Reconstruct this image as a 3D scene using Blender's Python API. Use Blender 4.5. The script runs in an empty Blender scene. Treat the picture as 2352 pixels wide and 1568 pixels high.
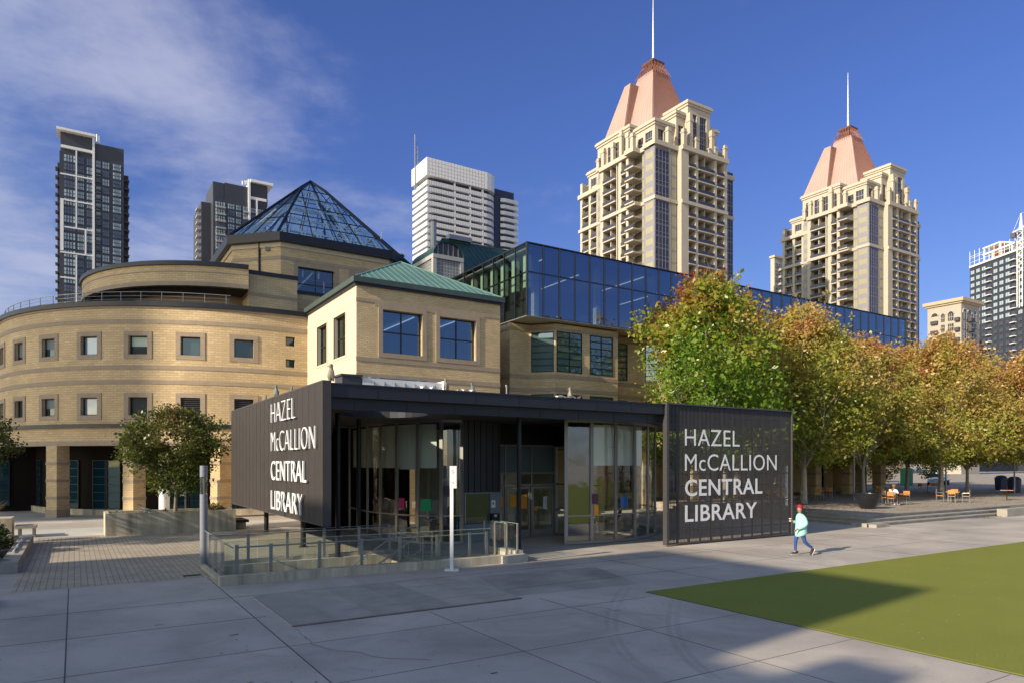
import bpy, math, random
import numpy as np
from mathutils import Vector, Matrix, noise as mnoise
random.seed(7)
R_ = math.radians
sc = bpy.context.scene
COL = sc.collection

# ------------------------------------------------------------------ camera, sky, sun
cam_d = bpy.data.cameras.new('camera'); cam = bpy.data.objects.new('camera', cam_d); COL.objects.link(cam)
cam.location = (0, 0, 3.1); cam.rotation_euler = (R_(90), 0, R_(57.7 - 90))
cam_d.lens = 24.34; cam_d.sensor_width = 36; cam_d.shift_y = 0.1195
cam_d.clip_start = 0.1; cam_d.clip_end = 5000
sc.camera = cam
SUN_EL, SUN_AZ = 24.4, 7.5          # light travels towards +X turned SUN_AZ towards +Y
sd = bpy.data.lights.new('sun', 'SUN'); sd.energy = 3.75; sd.angle = R_(0.53); sd.color = (1, 0.87, 0.68)
so = bpy.data.objects.new('sun', sd); COL.objects.link(so); so.location = (-60, -10, 40)
sv = Vector((math.cos(R_(SUN_EL)) * math.cos(R_(SUN_AZ)), math.cos(R_(SUN_EL)) * math.sin(R_(SUN_AZ)), -math.sin(R_(SUN_EL))))
so.rotation_euler = sv.to_track_quat('-Z', 'Y').to_euler()
sc.view_settings.view_transform = 'Standard'; sc.view_settings.look = 'None'
sc.view_settings.exposure = 0.82; sc.view_settings.gamma = 1
sc.view_settings.use_curve_mapping = False
sc.cycles.max_bounces = 10; sc.cycles.transparent_max_bounces = 16; sc.cycles.glossy_bounces = 4; sc.cycles.diffuse_bounces = 3
sc.cycles.caustics_reflective = False; sc.cycles.caustics_refractive = False

W = bpy.data.worlds.new('World'); sc.world = W; W.use_nodes = True
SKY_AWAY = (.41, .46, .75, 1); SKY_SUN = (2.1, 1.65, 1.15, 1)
def world():
    nt = W.node_tree; n = nt.nodes; l = nt.links
    bg = n['Background']; bg.inputs['Strength'].default_value = 0.115
    sky = n.new('ShaderNodeTexSky'); sky.sky_type = 'NISHITA'; sky.sun_disc = False
    sky.sun_elevation = R_(SUN_EL); sky.sun_rotation = math.atan2(-sv.x, -sv.y)
    sky.altitude = 150; sky.air_density = 1.0; sky.dust_density = 0.3; sky.ozone_density = 3.2
    tc = n.new('ShaderNodeTexCoord')
    # deep polarised blue
    gm = n.new('ShaderNodeMixRGB'); gm.blend_type = 'MULTIPLY'; gm.inputs[0].default_value = 1.0
    l.new(sky.outputs[0], gm.inputs[1])
    # polarised deep blue away from the sun, bright pale haze on the sun's side
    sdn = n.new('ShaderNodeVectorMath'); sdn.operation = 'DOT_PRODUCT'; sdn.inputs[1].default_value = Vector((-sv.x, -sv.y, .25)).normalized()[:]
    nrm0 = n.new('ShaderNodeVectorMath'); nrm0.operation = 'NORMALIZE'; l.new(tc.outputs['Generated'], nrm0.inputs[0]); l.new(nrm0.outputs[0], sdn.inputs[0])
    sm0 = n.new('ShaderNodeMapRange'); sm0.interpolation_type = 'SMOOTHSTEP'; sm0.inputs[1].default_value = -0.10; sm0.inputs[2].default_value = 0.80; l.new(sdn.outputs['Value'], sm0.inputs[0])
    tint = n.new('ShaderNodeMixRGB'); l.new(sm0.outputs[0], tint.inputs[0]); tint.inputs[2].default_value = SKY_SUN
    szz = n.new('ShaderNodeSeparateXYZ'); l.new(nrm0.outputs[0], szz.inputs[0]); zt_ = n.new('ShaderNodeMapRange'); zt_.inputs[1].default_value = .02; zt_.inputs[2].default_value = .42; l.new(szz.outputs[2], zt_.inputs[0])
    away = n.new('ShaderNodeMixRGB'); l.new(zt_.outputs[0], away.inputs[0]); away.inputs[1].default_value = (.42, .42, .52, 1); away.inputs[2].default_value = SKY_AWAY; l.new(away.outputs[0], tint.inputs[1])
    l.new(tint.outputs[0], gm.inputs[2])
    # high thin cloud, laid on a plane far above
    sx = n.new('ShaderNodeSeparateXYZ'); l.new(tc.outputs['Generated'], sx.inputs[0])
    zm = n.new('ShaderNodeMath'); zm.operation = 'MAXIMUM'; zm.inputs[1].default_value = 0.0; l.new(sx.outputs[2], zm.inputs[0])
    za = n.new('ShaderNodeMath'); za.operation = 'ADD'; za.inputs[1].default_value = 0.16; l.new(zm.outputs[0], za.inputs[0])
    dv = n.new('ShaderNodeVectorMath'); dv.operation = 'DIVIDE'; l.new(tc.outputs['Generated'], dv.inputs[0])
    cz = n.new('ShaderNodeCombineXYZ')
    for i in range(3): l.new(za.outputs[0], cz.inputs[i])
    l.new(cz.outputs[0], dv.inputs[1])
    mp = n.new('ShaderNodeMapping'); mp.inputs['Rotation'].default_value = (0, 0, R_(20)); mp.inputs['Scale'].default_value = (0.9, 1.05, 0.2)
    mp.inputs['Location'].default_value = (1.3, 0.4, 0)
    l.new(dv.outputs[0], mp.inputs[0])
    n1 = n.new('ShaderNodeTexNoise'); n1.inputs['Scale'].default_value = 1.25; n1.inputs['Detail'].default_value = 9
    n1.inputs['Roughness'].default_value = 0.60; n1.inputs['Distortion'].default_value = 0.12
    l.new(mp.outputs[0], n1.inputs['Vector'])
    # cover is thicker towards the north-west corner of the sky and near the skyline
    dt = n.new('ShaderNodeVectorMath'); dt.operation = 'DOT_PRODUCT'; dt.inputs[1].default_value = Vector((-0.28, 0.83, 0.42)).normalized()[:]
    nm = n.new('ShaderNodeVectorMath'); nm.operation = 'NORMALIZE'; l.new(tc.outputs['Generated'], nm.inputs[0]); l.new(nm.outputs[0], dt.inputs[0])
    mr = n.new('ShaderNodeMapRange'); mr.inputs[1].default_value = 0.80; mr.inputs[2].default_value = 1.0; mr.inputs[3].default_value = 0.0; mr.inputs[4].default_value = 0.26
    l.new(dt.outputs['Value'], mr.inputs[0])
    mh = n.new('ShaderNodeMapRange'); mh.inputs[1].default_value = 0.0; mh.inputs[2].default_value = 0.34; mh.inputs[3].default_value = 0.06; mh.inputs[4].default_value = -0.10
    l.new(sx.outputs[2], mh.inputs[0])
    ad = n.new('ShaderNodeMath'); ad.operation = 'ADD'; l.new(mr.outputs[0], ad.inputs[0]); l.new(mh.outputs[0], ad.inputs[1])
    a2 = n.new('ShaderNodeMath'); a2.operation = 'ADD'; l.new(ad.outputs[0], a2.inputs[0]); l.new(n1.outputs['Fac'], a2.inputs[1])
    cr = n.new('ShaderNodeMapRange'); cr.interpolation_type = 'SMOOTHSTEP'
    cr.inputs[1].default_value = 0.46; cr.inputs[2].default_value = 0.74; cr.inputs[3].default_value = 0; cr.inputs[4].default_value = 0.66
    l.new(a2.outputs[0], cr.inputs[0])
    mx = n.new('ShaderNodeMixRGB'); l.new(cr.outputs[0], mx.inputs[0]); l.new(gm.outputs[0], mx.inputs[1])
    mx.inputs[2].default_value = (3.0, 3.1, 3.9, 1)
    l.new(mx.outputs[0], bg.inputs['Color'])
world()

# ------------------------------------------------------------------ mesh helpers
class MB:
    def __init__(s): s.v = []; s.f = []; s.m = []; s.uv = []; s.sm = []
    def face(s, pts, mi=0, uv=None, smooth=False):
        b = len(s.v); s.v += [tuple(p) for p in pts]; s.f.append(list(range(b, b + len(pts)))); s.m.append(mi); s.sm.append(smooth)
        if uv is None:
            a, c, d = Vector(pts[0]), Vector(pts[1]), Vector(pts[2])
            nrm = (c - a).cross(d - a)
            if nrm.length > 1e-12: nrm.normalize()
            if abs(nrm.z) > 0.75: uv = [(p[0], p[1]) for p in pts]
            else:
                t = Vector((-nrm.y, nrm.x, 0))
                if t.length < 1e-9: t = Vector((1, 0, 0))
                t.normalize()
                if abs(t.x) > abs(t.y): t = t if t.x > 0 else -t
                else: t = t if t.y > 0 else -t
                uv = [(p[0] * t.x + p[1] * t.y, p[2]) for p in pts]
        s.uv += list(uv)
    def mesh(s, vs, fs, mi=0, smooth=False):
        for f in fs: s.face([vs[i] for i in f], mi, None, smooth)
    def hexa(s, p, mi=0):   # p: 8 points, bottom 0-3, top 4-7
        for q in ((3, 2, 1, 0), (4, 5, 6, 7), (0, 1, 5, 4), (1, 2, 6, 5), (2, 3, 7, 6), (3, 0, 4, 7)):
            s.face([p[i] for i in q], mi)
    def box(s, x0, x1, y0, y1, z0, z1, mi=0):
        s.hexa([(x0, y0, z0), (x1, y0, z0), (x1, y1, z0), (x0, y1, z0), (x0, y0, z1), (x1, y0, z1), (x1, y1, z1), (x0, y1, z1)], mi)
    def rbox(s, c, sx, sy, z0, z1, ang, mi=0):
        ca, sa = math.cos(ang), math.sin(ang)
        q = [(c[0] + x * ca - y * sa, c[1] + x * sa + y * ca) for x, y in ((-sx / 2, -sy / 2), (sx / 2, -sy / 2), (sx / 2, sy / 2), (-sx / 2, sy / 2))]
        s.hexa([(a, b, z0) for a, b in q] + [(a, b, z1) for a, b in q], mi)
    def frus(s, x0, x1, y0, y1, z0, X0, X1, Y0, Y1, z1, mi=0):
        s.hexa([(x0, y0, z0), (x1, y0, z0), (x1, y1, z0), (x0, y1, z0), (X0, Y0, z1), (X1, Y0, z1), (X1, Y1, z1), (X0, Y1, z1)], mi)
    def tube(s, a, b, r0, r1=None, n=8, mi=0, cap=True):
        a = Vector(a); b = Vector(b); r1 = r0 if r1 is None else r1
        d = (b - a)
        if d.length < 1e-9: return
        d.normalize(); u = d.orthogonal().normalized(); w = d.cross(u)
        A = [a + (u * math.cos(t) + w * math.sin(t)) * r0 for t in [2 * math.pi * i / n for i in range(n)]]
        B = [b + (u * math.cos(t) + w * math.sin(t)) * r1 for t in [2 * math.pi * i / n for i in range(n)]]
        for i in range(n):
            j = (i + 1) % n; s.face([A[i], A[j], B[j], B[i]], mi, None, True)
        if cap: s.face(A[::-1], mi); s.face(B, mi)
    def path(s, pts, r, n=6, mi=0):
        for a, b in zip(pts, pts[1:]): s.tube(a, b, r, r, n, mi)
    def lathe(s, c, prof, n=20, mi=0):
        rings = [[(c[0] + r * math.cos(2 * math.pi * i / n), c[1] + r * math.sin(2 * math.pi * i / n), z) for i in range(n)] for r, z in prof]
        for A, B in zip(rings, rings[1:]):
            for i in range(n):
                j = (i + 1) % n; s.face([A[i], A[j], B[j], B[i]], mi, None, True)
        s.face(rings[0][::-1], mi); s.face(rings[-1], mi)
    def loft(s, rings, n=10, mi=0):   # rings: (centre, axis_u * ru, axis_w * rw)
        L = []
        for c, u, w in rings:
            c = Vector(c); u = Vector(u); w = Vector(w)
            L.append([c + u * math.cos(2 * math.pi * i / n) + w * math.sin(2 * math.pi * i / n) for i in range(n)])
        for A, B in zip(L, L[1:]):
            for i in range(n):
                j = (i + 1) % n; s.face([A[i], A[j], B[j], B[i]], mi, None, True)
        s.face(L[0][::-1], mi); s.face(L[-1], mi)
    def build(s, name, mats, parent=None, label=None, weld=False):
        me = bpy.data.meshes.new(name); me.from_pydata(s.v, [], s.f)
        if not isinstance(mats, (list, tuple)): mats = [mats]
        for m in mats: me.materials.append(m)
        me.polygons.foreach_set('material_index', s.m); me.polygons.foreach_set('use_smooth', s.sm)
        ul = me.uv_layers.new(name='UVMap'); ul.data.foreach_set('uv', [c for u in s.uv for c in u])
        if weld:
            import bmesh
            bm = bmesh.new(); bm.from_mesh(me); bmesh.ops.remove_doubles(bm, verts=bm.verts, dist=1e-4)
            bmesh.ops.recalc_face_normals(bm, faces=bm.faces); bm.to_mesh(me); bm.free()
        me.update()
        return link(name, me, parent, label)
ROOTOFF = {}
def link(name, data, parent=None, label=None):
    o = bpy.data.objects.new(name, data); COL.objects.link(o)
    if parent is not None:
        o.parent = parent
        if parent.parent is None and parent.type == 'EMPTY': o.location = -parent.location
    if label: o['label'] = label
    return o
def tag(o, label=None, cat=None, group=None, kind=None):
    if label: o['label'] = label
    if cat: o['category'] = cat
    if group: o['group'] = group
    if kind: o['kind'] = kind
    return o
def thing(name, label, cat, loc=(0, 0, 0), group=None):
    o = bpy.data.objects.new(name, None); COL.objects.link(o); o.location = loc; o.empty_display_size = 0.3
    return tag(o, label, cat, group)
def copy_tree(o, parent=None):
    c = o.copy(); COL.objects.link(c)
    if parent is not None: c.parent = parent
    for ch in list(o.children): copy_tree(ch, c)
    return c
def dup(o, loc, rz, label, group=None):
    c = copy_tree(o); c.location = loc; c.rotation_euler.z = rz; c['label'] = label
    if group: c['group'] = group
    return c
def many(parent, name, proto, mats, xf, cap=100, sub=None):
    """proto: MB about its own origin; xf: list of (location, (sx,sy,sz), rz). First `cap` become parts, the rest one mesh."""
    mo = Vector((0, 0, 0))
    root = parent
    off = -root.location if (root.parent is None and root.type == 'EMPTY') else Vector((0, 0, 0))
    me = None
    for k, (p, s, rz) in enumerate(xf[:cap]):
        if me is None:
            o = proto.build(name, mats, parent); me = o.data
            o.location = off
        else:
            o = bpy.data.objects.new(name, me); COL.objects.link(o); o.parent = parent
        o.location = off + Vector(p); o.scale = s; o.rotation_euler.z = rz
        if sub:
            for sn, sp, sm in sub:
                if k == 0:
                    so_ = sp.build(sn, sm, o); so_.location = (0, 0, 0); sub_me = so_.data; sp._me = sub_me
                else:
                    so_ = bpy.data.objects.new(sn, sp._me); COL.objects.link(so_); so_.parent = o
    rest = xf[cap:]
    if rest:
        for nm, pr, mt in [(name, proto, mats)] + ([(x[0], x[1], x[2]) for x in sub] if sub else []):
            b = MB()
            for p, s, rz in rest:
                ca, sa = math.cos(rz), math.sin(rz); base = len(b.v)
                for x, y, z in pr.v:
                    x *= s[0]; y *= s[1]; z *= s[2]
                    b.v.append((p[0] + x * ca - y * sa, p[1] + x * sa + y * ca, p[2] + z))
                b.f += [[base + i for i in f] for f in pr.f]; b.m += pr.m; b.uv += pr.uv; b.sm += pr.sm
            o = b.build(nm, mt, parent); o['kind'] = 'stuff'

# ------------------------------------------------------------------ materials
def mat(name, col=(.5, .5, .5), rough=.6, metal=0.0, spec=.5, noise=0.0, nscale=3.0, bump=0.0, bscale=40.0, emit=None, coords='Object', stain=0.0):
    m = bpy.data.materials.new(name); m.use_nodes = True; nt = m.node_tree; n = nt.nodes; l = nt.links
    b = n['Principled BSDF']; b.inputs['Base Color'].default_value = (*col, 1); b.inputs['Roughness'].default_value = rough
    b.inputs['Metallic'].default_value = metal; b.inputs['Specular IOR Level'].default_value = spec
    if emit: b.inputs['Emission Color'].default_value = (*emit[:3], 1); b.inputs['Emission Strength'].default_value = emit[3]
    tc = n.new('ShaderNodeTexCoord')
    if noise > 0:
        t = n.new('ShaderNodeTexNoise'); t.inputs['Scale'].default_value = nscale; t.inputs['Detail'].default_value = 6; t.inputs['Roughness'].default_value = .65
        l.new(tc.outputs[coords], t.inputs['Vector'])
        mr = n.new('ShaderNodeMapRange'); mr.inputs[1].default_value = .25; mr.inputs[2].default_value = .75; mr.inputs[3].default_value = 1 - noise; mr.inputs[4].default_value = 1 + noise
        l.new(t.outputs['Fac'], mr.inputs[0])
        mu = n.new('ShaderNodeVectorMath'); mu.operation = 'SCALE'; mu.inputs[0].default_value = col
        l.new(mr.outputs[0], mu.inputs['Scale']); l.new(mu.outputs[0], b.inputs['Base Color'])
        rr = n.new('ShaderNodeMapRange'); rr.inputs[3].default_value = max(.02, rough - .08); rr.inputs[4].default_value = min(1, rough + .08)
        l.new(t.outputs['Fac'], rr.inputs[0]); l.new(rr.outputs[0], b.inputs['Roughness'])
    if bump > 0:
        t = n.new('ShaderNodeTexNoise'); t.inputs['Scale'].default_value = bscale; t.inputs['Detail'].default_value = 4
        l.new(tc.outputs[coords], t.inputs['Vector'])
        bp = n.new('ShaderNodeBump'); bp.inputs['Strength'].default_value = bump; bp.inputs['Distance'].default_value = .02
        l.new(t.outputs['Fac'], bp.inputs['Height']); l.new(bp.outputs[0], b.inputs['Normal'])
    return m

def brick_mat(name, c1, c2, cm, bw, bh, ms, off=.5, bump=.5, noise=.12, rough=.85, coords='UV', nscale=.35, rot=0):
    m = bpy.data.materials.new(name); m.use_nodes = True; nt = m.node_tree; n = nt.nodes; l = nt.links
    b = n['Principled BSDF']; b.inputs['Roughness'].default_value = rough; b.inputs['Specular IOR Level'].default_value = .3
    tc = n.new('ShaderNodeTexCoord'); src = tc.outputs[coords]
    if rot:
        mp = n.new('ShaderNodeMapping'); mp.inputs['Rotation'].default_value = (0, 0, rot); l.new(src, mp.inputs[0]); src = mp.outputs[0]
    br = n.new('ShaderNodeTexBrick'); l.new(src, br.inputs['Vector'])
    br.offset = off; br.inputs['Color1'].default_value = (*c1, 1); br.inputs['Color2'].default_value = (*c2, 1); br.inputs['Mortar'].default_value = (*cm, 1)
    br.inputs['Scale'].default_value = 1; br.inputs['Brick Width'].default_value = bw; br.inputs['Row Height'].default_value = bh
    br.inputs['Mortar Size'].default_value = ms; br.inputs['Mortar Smooth'].default_value = .2; br.inputs['Bias'].default_value = 0
    t = n.new('ShaderNodeTexNoise'); t.inputs['Scale'].default_value = nscale; t.inputs['Detail'].default_value = 8; t.inputs['Roughness'].default_value = .6
    l.new(tc.outputs['Object'], t.inputs['Vector'])
    mr = n.new('ShaderNodeMapRange'); mr.inputs[1].default_value = .3; mr.inputs[2].default_value = .7; mr.inputs[3].default_value = 1 - noise; mr.inputs[4].default_value = 1 + noise
    l.new(t.outputs['Fac'], mr.inputs[0])
    mu = n.new('ShaderNodeVectorMath'); mu.operation = 'SCALE'; l.new(br.outputs['Color'], mu.inputs[0]); l.new(mr.outputs[0], mu.inputs['Scale'])
    l.new(mu.outputs[0], b.inputs['Base Color'])
    bp = n.new('ShaderNodeBump'); bp.invert = True; bp.inputs['Strength'].default_value = bump; bp.inputs['Distance'].default_value = .012
    l.new(br.outputs['Fac'], bp.inputs['Height']); l.new(bp.outputs[0], b.inputs['Normal'])
    return m

def glass_mat(name, tint=(.7, .78, .8), refl=.10, rcol=(1, 1, 1), rough=.01, ior=1.5, wob=0.0):
    """thin pane: tinted see-through plus mirror reflection by angle"""
    m = bpy.data.materials.new(name); m.use_nodes = True; nt = m.node_tree; n = nt.nodes; l = nt.links
    n.remove(n['Principled BSDF']); out = n['Material Output']
    tr = n.new('ShaderNodeBsdfTransparent'); tr.inputs[0].default_value = (*tint, 1)
    gl = n.new('ShaderNodeBsdfGlossy'); gl.inputs[0].default_value = (*rcol, 1); gl.inputs['Roughness'].default_value = rough
    # two-sided Schlick reflectance, so either side of a thin pane mirrors alike
    ge = n.new('ShaderNodeNewGeometry'); dp = n.new('ShaderNodeVectorMath'); dp.operation = 'DOT_PRODUCT'; l.new(ge.outputs['Normal'], dp.inputs[0]); l.new(ge.outputs['Incoming'], dp.inputs[1])
    ab = n.new('ShaderNodeMath'); ab.operation = 'ABSOLUTE'; l.new(dp.outputs['Value'], ab.inputs[0])
    om = n.new('ShaderNodeMath'); om.operation = 'SUBTRACT'; om.inputs[0].default_value = 1.0; l.new(ab.outputs[0], om.inputs[1])
    pw = n.new('ShaderNodeMath'); pw.operation = 'POWER'; pw.inputs[1].default_value = 5; l.new(om.outputs[0], pw.inputs[0])
    F0 = ((ior - 1) / (ior + 1)) ** 2 * 1.8 + refl
    ad = n.new('ShaderNodeMath'); ad.operation = 'MULTIPLY_ADD'; ad.use_clamp = True; ad.inputs[1].default_value = 1 - F0; ad.inputs[2].default_value = F0; l.new(pw.outputs[0], ad.inputs[0])
    if wob > 0:
        tc = n.new('ShaderNodeTexCoord'); t = n.new('ShaderNodeTexNoise'); t.inputs['Scale'].default_value = .8; l.new(tc.outputs['Object'], t.inputs['Vector'])
        bp = n.new('ShaderNodeBump'); bp.inputs['Strength'].default_value = wob; bp.inputs['Distance'].default_value = .05
        l.new(t.outputs['Fac'], bp.inputs['Height']); l.new(bp.outputs[0], gl.inputs['Normal'])
    mx = n.new('ShaderNodeMixShader'); l.new(ad.outputs[0], mx.inputs[0]); l.new(tr.outputs[0], mx.inputs[1]); l.new(gl.outputs[0], mx.inputs[2])
    l.new(mx.outputs[0], out.inputs[0])
    return m
def dglass(name, col=(.02, .03, .04), refl=(.5, .6, .7), ior=1.9, rough=.04, wob=.1):
    """opaque dark window glass with strong reflection"""
    m = mat(name, col, rough, 0, .5); b = m.node_tree.nodes['Principled BSDF']; b.inputs['IOR'].default_value = ior
    b.inputs['Specular Tint'].default_value = (*refl, 1)
    n = m.node_tree.nodes; l = m.node_tree.links
    tc = n.new('ShaderNodeTexCoord'); t = n.new('ShaderNodeTexNoise'); t.inputs['Scale'].default_value = .5; t.inputs['Detail'].default_value = 1; l.new(tc.outputs['Object'], t.inputs['Vector'])
    bp = n.new('ShaderNodeBump'); bp.inputs['Strength'].default_value = wob; bp.inputs['Distance'].default_value = .05
    l.new(t.outputs['Fac'], bp.inputs['Height']); l.new(bp.outputs[0], b.inputs['Normal'])
    return m

def concrete_mat(name, col, scale=.35, stain=.22, streak=False):
    m = bpy.data.materials.new(name); m.use_nodes = True; nt = m.node_tree; n = nt.nodes; l = nt.links
    b = n['Principled BSDF']; b.inputs['Roughness'].default_value = .82; b.inputs['Specular IOR Level'].default_value = .35
    tc = n.new('ShaderNodeTexCoord')
    a = n.new('ShaderNodeTexNoise'); a.inputs['Scale'].default_value = scale; a.inputs['Detail'].default_value = 9; a.inputs['Roughness'].default_value = .62; a.inputs['Distortion'].default_value = .6
    c = n.new('ShaderNodeTexNoise'); c.inputs['Scale'].default_value = 22; c.inputs['Detail'].default_value = 6; c.inputs['Roughness'].default_value = .7
    src = tc.outputs['Object']
    if streak:
        mp = n.new('ShaderNodeMapping'); mp.inputs['Scale'].default_value = (3, 3, .35); l.new(src, mp.inputs[0]); src = mp.outputs[0]
    l.new(src, a.inputs['Vector']); l.new(tc.outputs['Object'], c.inputs['Vector'])
    m1 = n.new('ShaderNodeMapRange'); m1.inputs[1].default_value = .3; m1.inputs[2].default_value = .7; m1.inputs[3].default_value = 1 - stain; m1.inputs[4].default_value = 1 + stain * .6
    l.new(a.outputs['Fac'], m1.inputs[0])
    m2 = n.new('ShaderNodeMapRange'); m2.inputs[1].default_value = .25; m2.inputs[2].default_value = .75; m2.inputs[3].default_value = .9; m2.inputs[4].default_value = 1.08
    l.new(c.outputs['Fac'], m2.inputs[0])
    mm = n.new('ShaderNodeMath'); mm.operation = 'MULTIPLY'; l.new(m1.outputs[0], mm.inputs[0]); l.new(m2.outputs[0], mm.inputs[1])
    mu = n.new('ShaderNodeVectorMath'); mu.operation = 'SCALE'; mu.inputs[0].default_value = col; l.new(mm.outputs[0], mu.inputs['Scale'])
    l.new(mu.outputs[0], b.inputs['Base Color'])
    bp = n.new('ShaderNodeBump'); bp.inputs['Strength'].default_value = .25; bp.inputs['Distance'].default_value = .006
    l.new(c.outputs['Fac'], bp.inputs['Height']); l.new(bp.outputs[0], b.inputs['Normal'])
    return m

def leaf_mat(name, stops, zlo, zhi, zw=.5, trans=.35):
    m = bpy.data.materials.new(name); m.use_nodes = True; nt = m.node_tree; n = nt.nodes; l = nt.links
    n.remove(n['Principled BSDF']); out = n['Material Output']
    g = n.new('ShaderNodeNewGeometry'); tc = n.new('ShaderNodeTexCoord'); oi = n.new('ShaderNodeObjectInfo')
    sx = n.new('ShaderNodeSeparateXYZ'); l.new(tc.outputs['Object'], sx.inputs[0])
    mz = n.new('ShaderNodeMapRange'); mz.inputs[1].default_value = zlo; mz.inputs[2].default_value = zhi; mz.inputs[3].default_value = 0; mz.inputs[4].default_value = zw
    l.new(sx.outputs[2], mz.inputs[0])
    ns = n.new('ShaderNodeTexNoise'); ns.inputs['Scale'].default_value = .45; ns.inputs['Detail'].default_value = 3; l.new(g.outputs['Position'], ns.inputs['Vector'])
    mn = n.new('ShaderNodeMapRange'); mn.inputs[1].default_value = .3; mn.inputs[2].default_value = .7; mn.inputs[3].default_value = -.20; mn.inputs[4].default_value = .42
    l.new(ns.outputs['Fac'], mn.inputs[0])
    mr = n.new('ShaderNodeMapRange'); mr.inputs[3].default_value = -.13; mr.inputs[4].default_value = .22; l.new(g.outputs['Random Per Island'], mr.inputs[0])
    mo = n.new('ShaderNodeMapRange'); mo.inputs[3].default_value = -.12; mo.inputs[4].default_value = .14; l.new(oi.outputs['Random'], mo.inputs[0])
    s = mz.outputs[0]
    for x in (mn, mr, mo):
        a = n.new('ShaderNodeMath'); a.operation = 'ADD'; l.new(s, a.inputs[0]); l.new(x.outputs[0], a.inputs[1]); s = a.outputs[0]
    cr = n.new('ShaderNodeValToRGB'); l.new(s, cr.inputs[0])
    e = cr.color_ramp.elements
    while len(e) < len(stops): e.new(.5)
    for i, (p, c) in enumerate(stops): e[i].position = p; e[i].color = (*c, 1)
    di = n.new('ShaderNodeBsdfDiffuse'); tl = n.new('ShaderNodeBsdfTranslucent'); gs = n.new('ShaderNodeBsdfGlossy'); gs.inputs['Roughness'].default_value = .35
    gs.inputs[0].default_value = (.9, .9, .85, 1)
    l.new(cr.outputs[0], di.inputs[0]); l.new(cr.outputs[0], tl.inputs[0])
    m1 = n.new('ShaderNodeMixShader'); m1.inputs[0].default_value = trans; l.new(di.outputs[0], m1.inputs[1]); l.new(tl.outputs[0], m1.inputs[2])
    m2 = n.new('ShaderNodeMixShader'); m2.inputs[0].default_value = .025; l.new(m1.outputs[0], m2.inputs[1]); l.new(gs.outputs[0], m2.inputs[2])
    l.new(m2.outputs[0], out.inputs[0])
    return m

M = {}
M['brick'] = brick_mat('buff_brick', (.66, .49, .275), (.55, .40, .215), (.44, .34, .22), .40, .135, .018, noise=.16)
M['brick_small'] = brick_mat('buff_brick_small', (.66, .49, .275), (.54, .39, .21), (.42, .32, .20), .30, .10, .015, noise=.16)
M['stone'] = mat('trim_stone', (.34, .265, .19), .8, noise=.14, nscale=2.5, bump=.15)
M['stone_lt'] = mat('light_stone', (.52, .45, .34), .8, noise=.1, nscale=2.5, bump=.1)
M['cap'] = mat('dark_metal_coping', (.022, .022, .028), .42, .3, noise=.2, nscale=2)
M['ztrim'] = mat('zinc_panel', (.028, .030, .038), .42, .35, noise=.18, nscale=1.3)
M['slat'] = mat('bronze_slat', (.066, .056, .052), .6, .1, noise=.15, nscale=3)
M['slatback'] = mat('slat_backing', (.012, .012, .013), .7)
M['black'] = mat('black_metal', (.015, .015, .017), .45, .3)
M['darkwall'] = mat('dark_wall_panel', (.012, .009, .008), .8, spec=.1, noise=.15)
M['soffit'] = mat('soffit_panel', (.05, .047, .045), .6, noise=.1)
M['white'] = mat('white_paint', (.78, .78, .78), .45)
M['whiteletter'] = mat('white_letter', (.88, .88, .88), .5)
M['steel'] = mat('brushed_steel', (.36, .345, .32), .45, .7, noise=.1, nscale=8)
M['alu'] = mat('aluminium_frame', (.30, .29, .28), .4, .6)
M['winframe'] = mat('dark_window_frame', (.025, .03, .035), .45, .4)
M['teal'] = mat('teal_metal_roof', (.135, .245, .205), .45, .25, noise=.12, nscale=.8)
M['teal_dk'] = mat('dark_teal_metal_roof', (.035, .085, .08), .42, .35, noise=.15, nscale=.5)
M['teal_edge'] = mat('weathered_green_fascia', (.06, .085, .075), .5, .2, noise=.2)
M['cream'] = mat('cream_render', (.54, .48, .36), .85, noise=.05, nscale=.7, bump=.08, bscale=60)
M['beige'] = mat('beige_precast', (.43, .38, .305), .85, noise=.06, nscale=.4)
M['beige_dk'] = mat('beige_precast_dark', (.44, .35, .24), .85, noise=.06, nscale=.4)  # slightly deeper, yellower beige than the plain precast
M['greypanel'] = mat('grey_spandrel', (.24, .23, .25), .5, .2, noise=.06)
M['copper'] = mat('pink_copper', (.37, .262, .225), .6, .0, noise=.08, nscale=.15)
M['copper_rib'] = mat('copper_rib', (.27, .12, .085), .6, .0)
M['rust'] = mat('rusty_metal', (.14, .05, .03), .7, .3)
M['dktower'] = mat('charcoal_cladding', (.052, .054, .066), .5, .3, noise=.1, nscale=.1)
M['dkpanel'] = mat('charcoal_panel', (.055, .055, .065), .5, .2)
M['whitecl'] = mat('white_cladding', (.70, .70, .70), .5, noise=.04)
M['whitegl'] = mat('white_balcony_panel', (.60, .61, .63), .35, noise=.06, nscale=.3)
M['conc'] = concrete_mat('plaza_concrete', (.46, .41, .355), .35, .26)
M['conc2'] = concrete_mat('new_concrete', (.52, .50, .46), .5, .12)
M['concw'] = concrete_mat('stained_concrete', (.50, .445, .33), .8, .45, True)
M['terr'] = concrete_mat('terrace_paving', (.36, .31, .25), 1.2, .25)
M['step'] = concrete_mat('step_concrete', (.36, .33, .28), 1.2, .25)
M['paver'] = brick_mat('paver', (.42, .36, .28), (.36, .31, .24), (.20, .17, .13), .30, .15, .010, off=.5, bump=.5, noise=.15, rough=.9, coords='Object', rot=R_(90), nscale=.8)
M['joint'] = mat('joint_seam', (.07, .065, .06), .9)
M['patch'] = concrete_mat('concrete_patch', (.27, .255, .235), .9, .2)
M['grate'] = mat('steel_grating', (.38, .36, .345), .55, .0, noise=.2, nscale=2)
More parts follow.
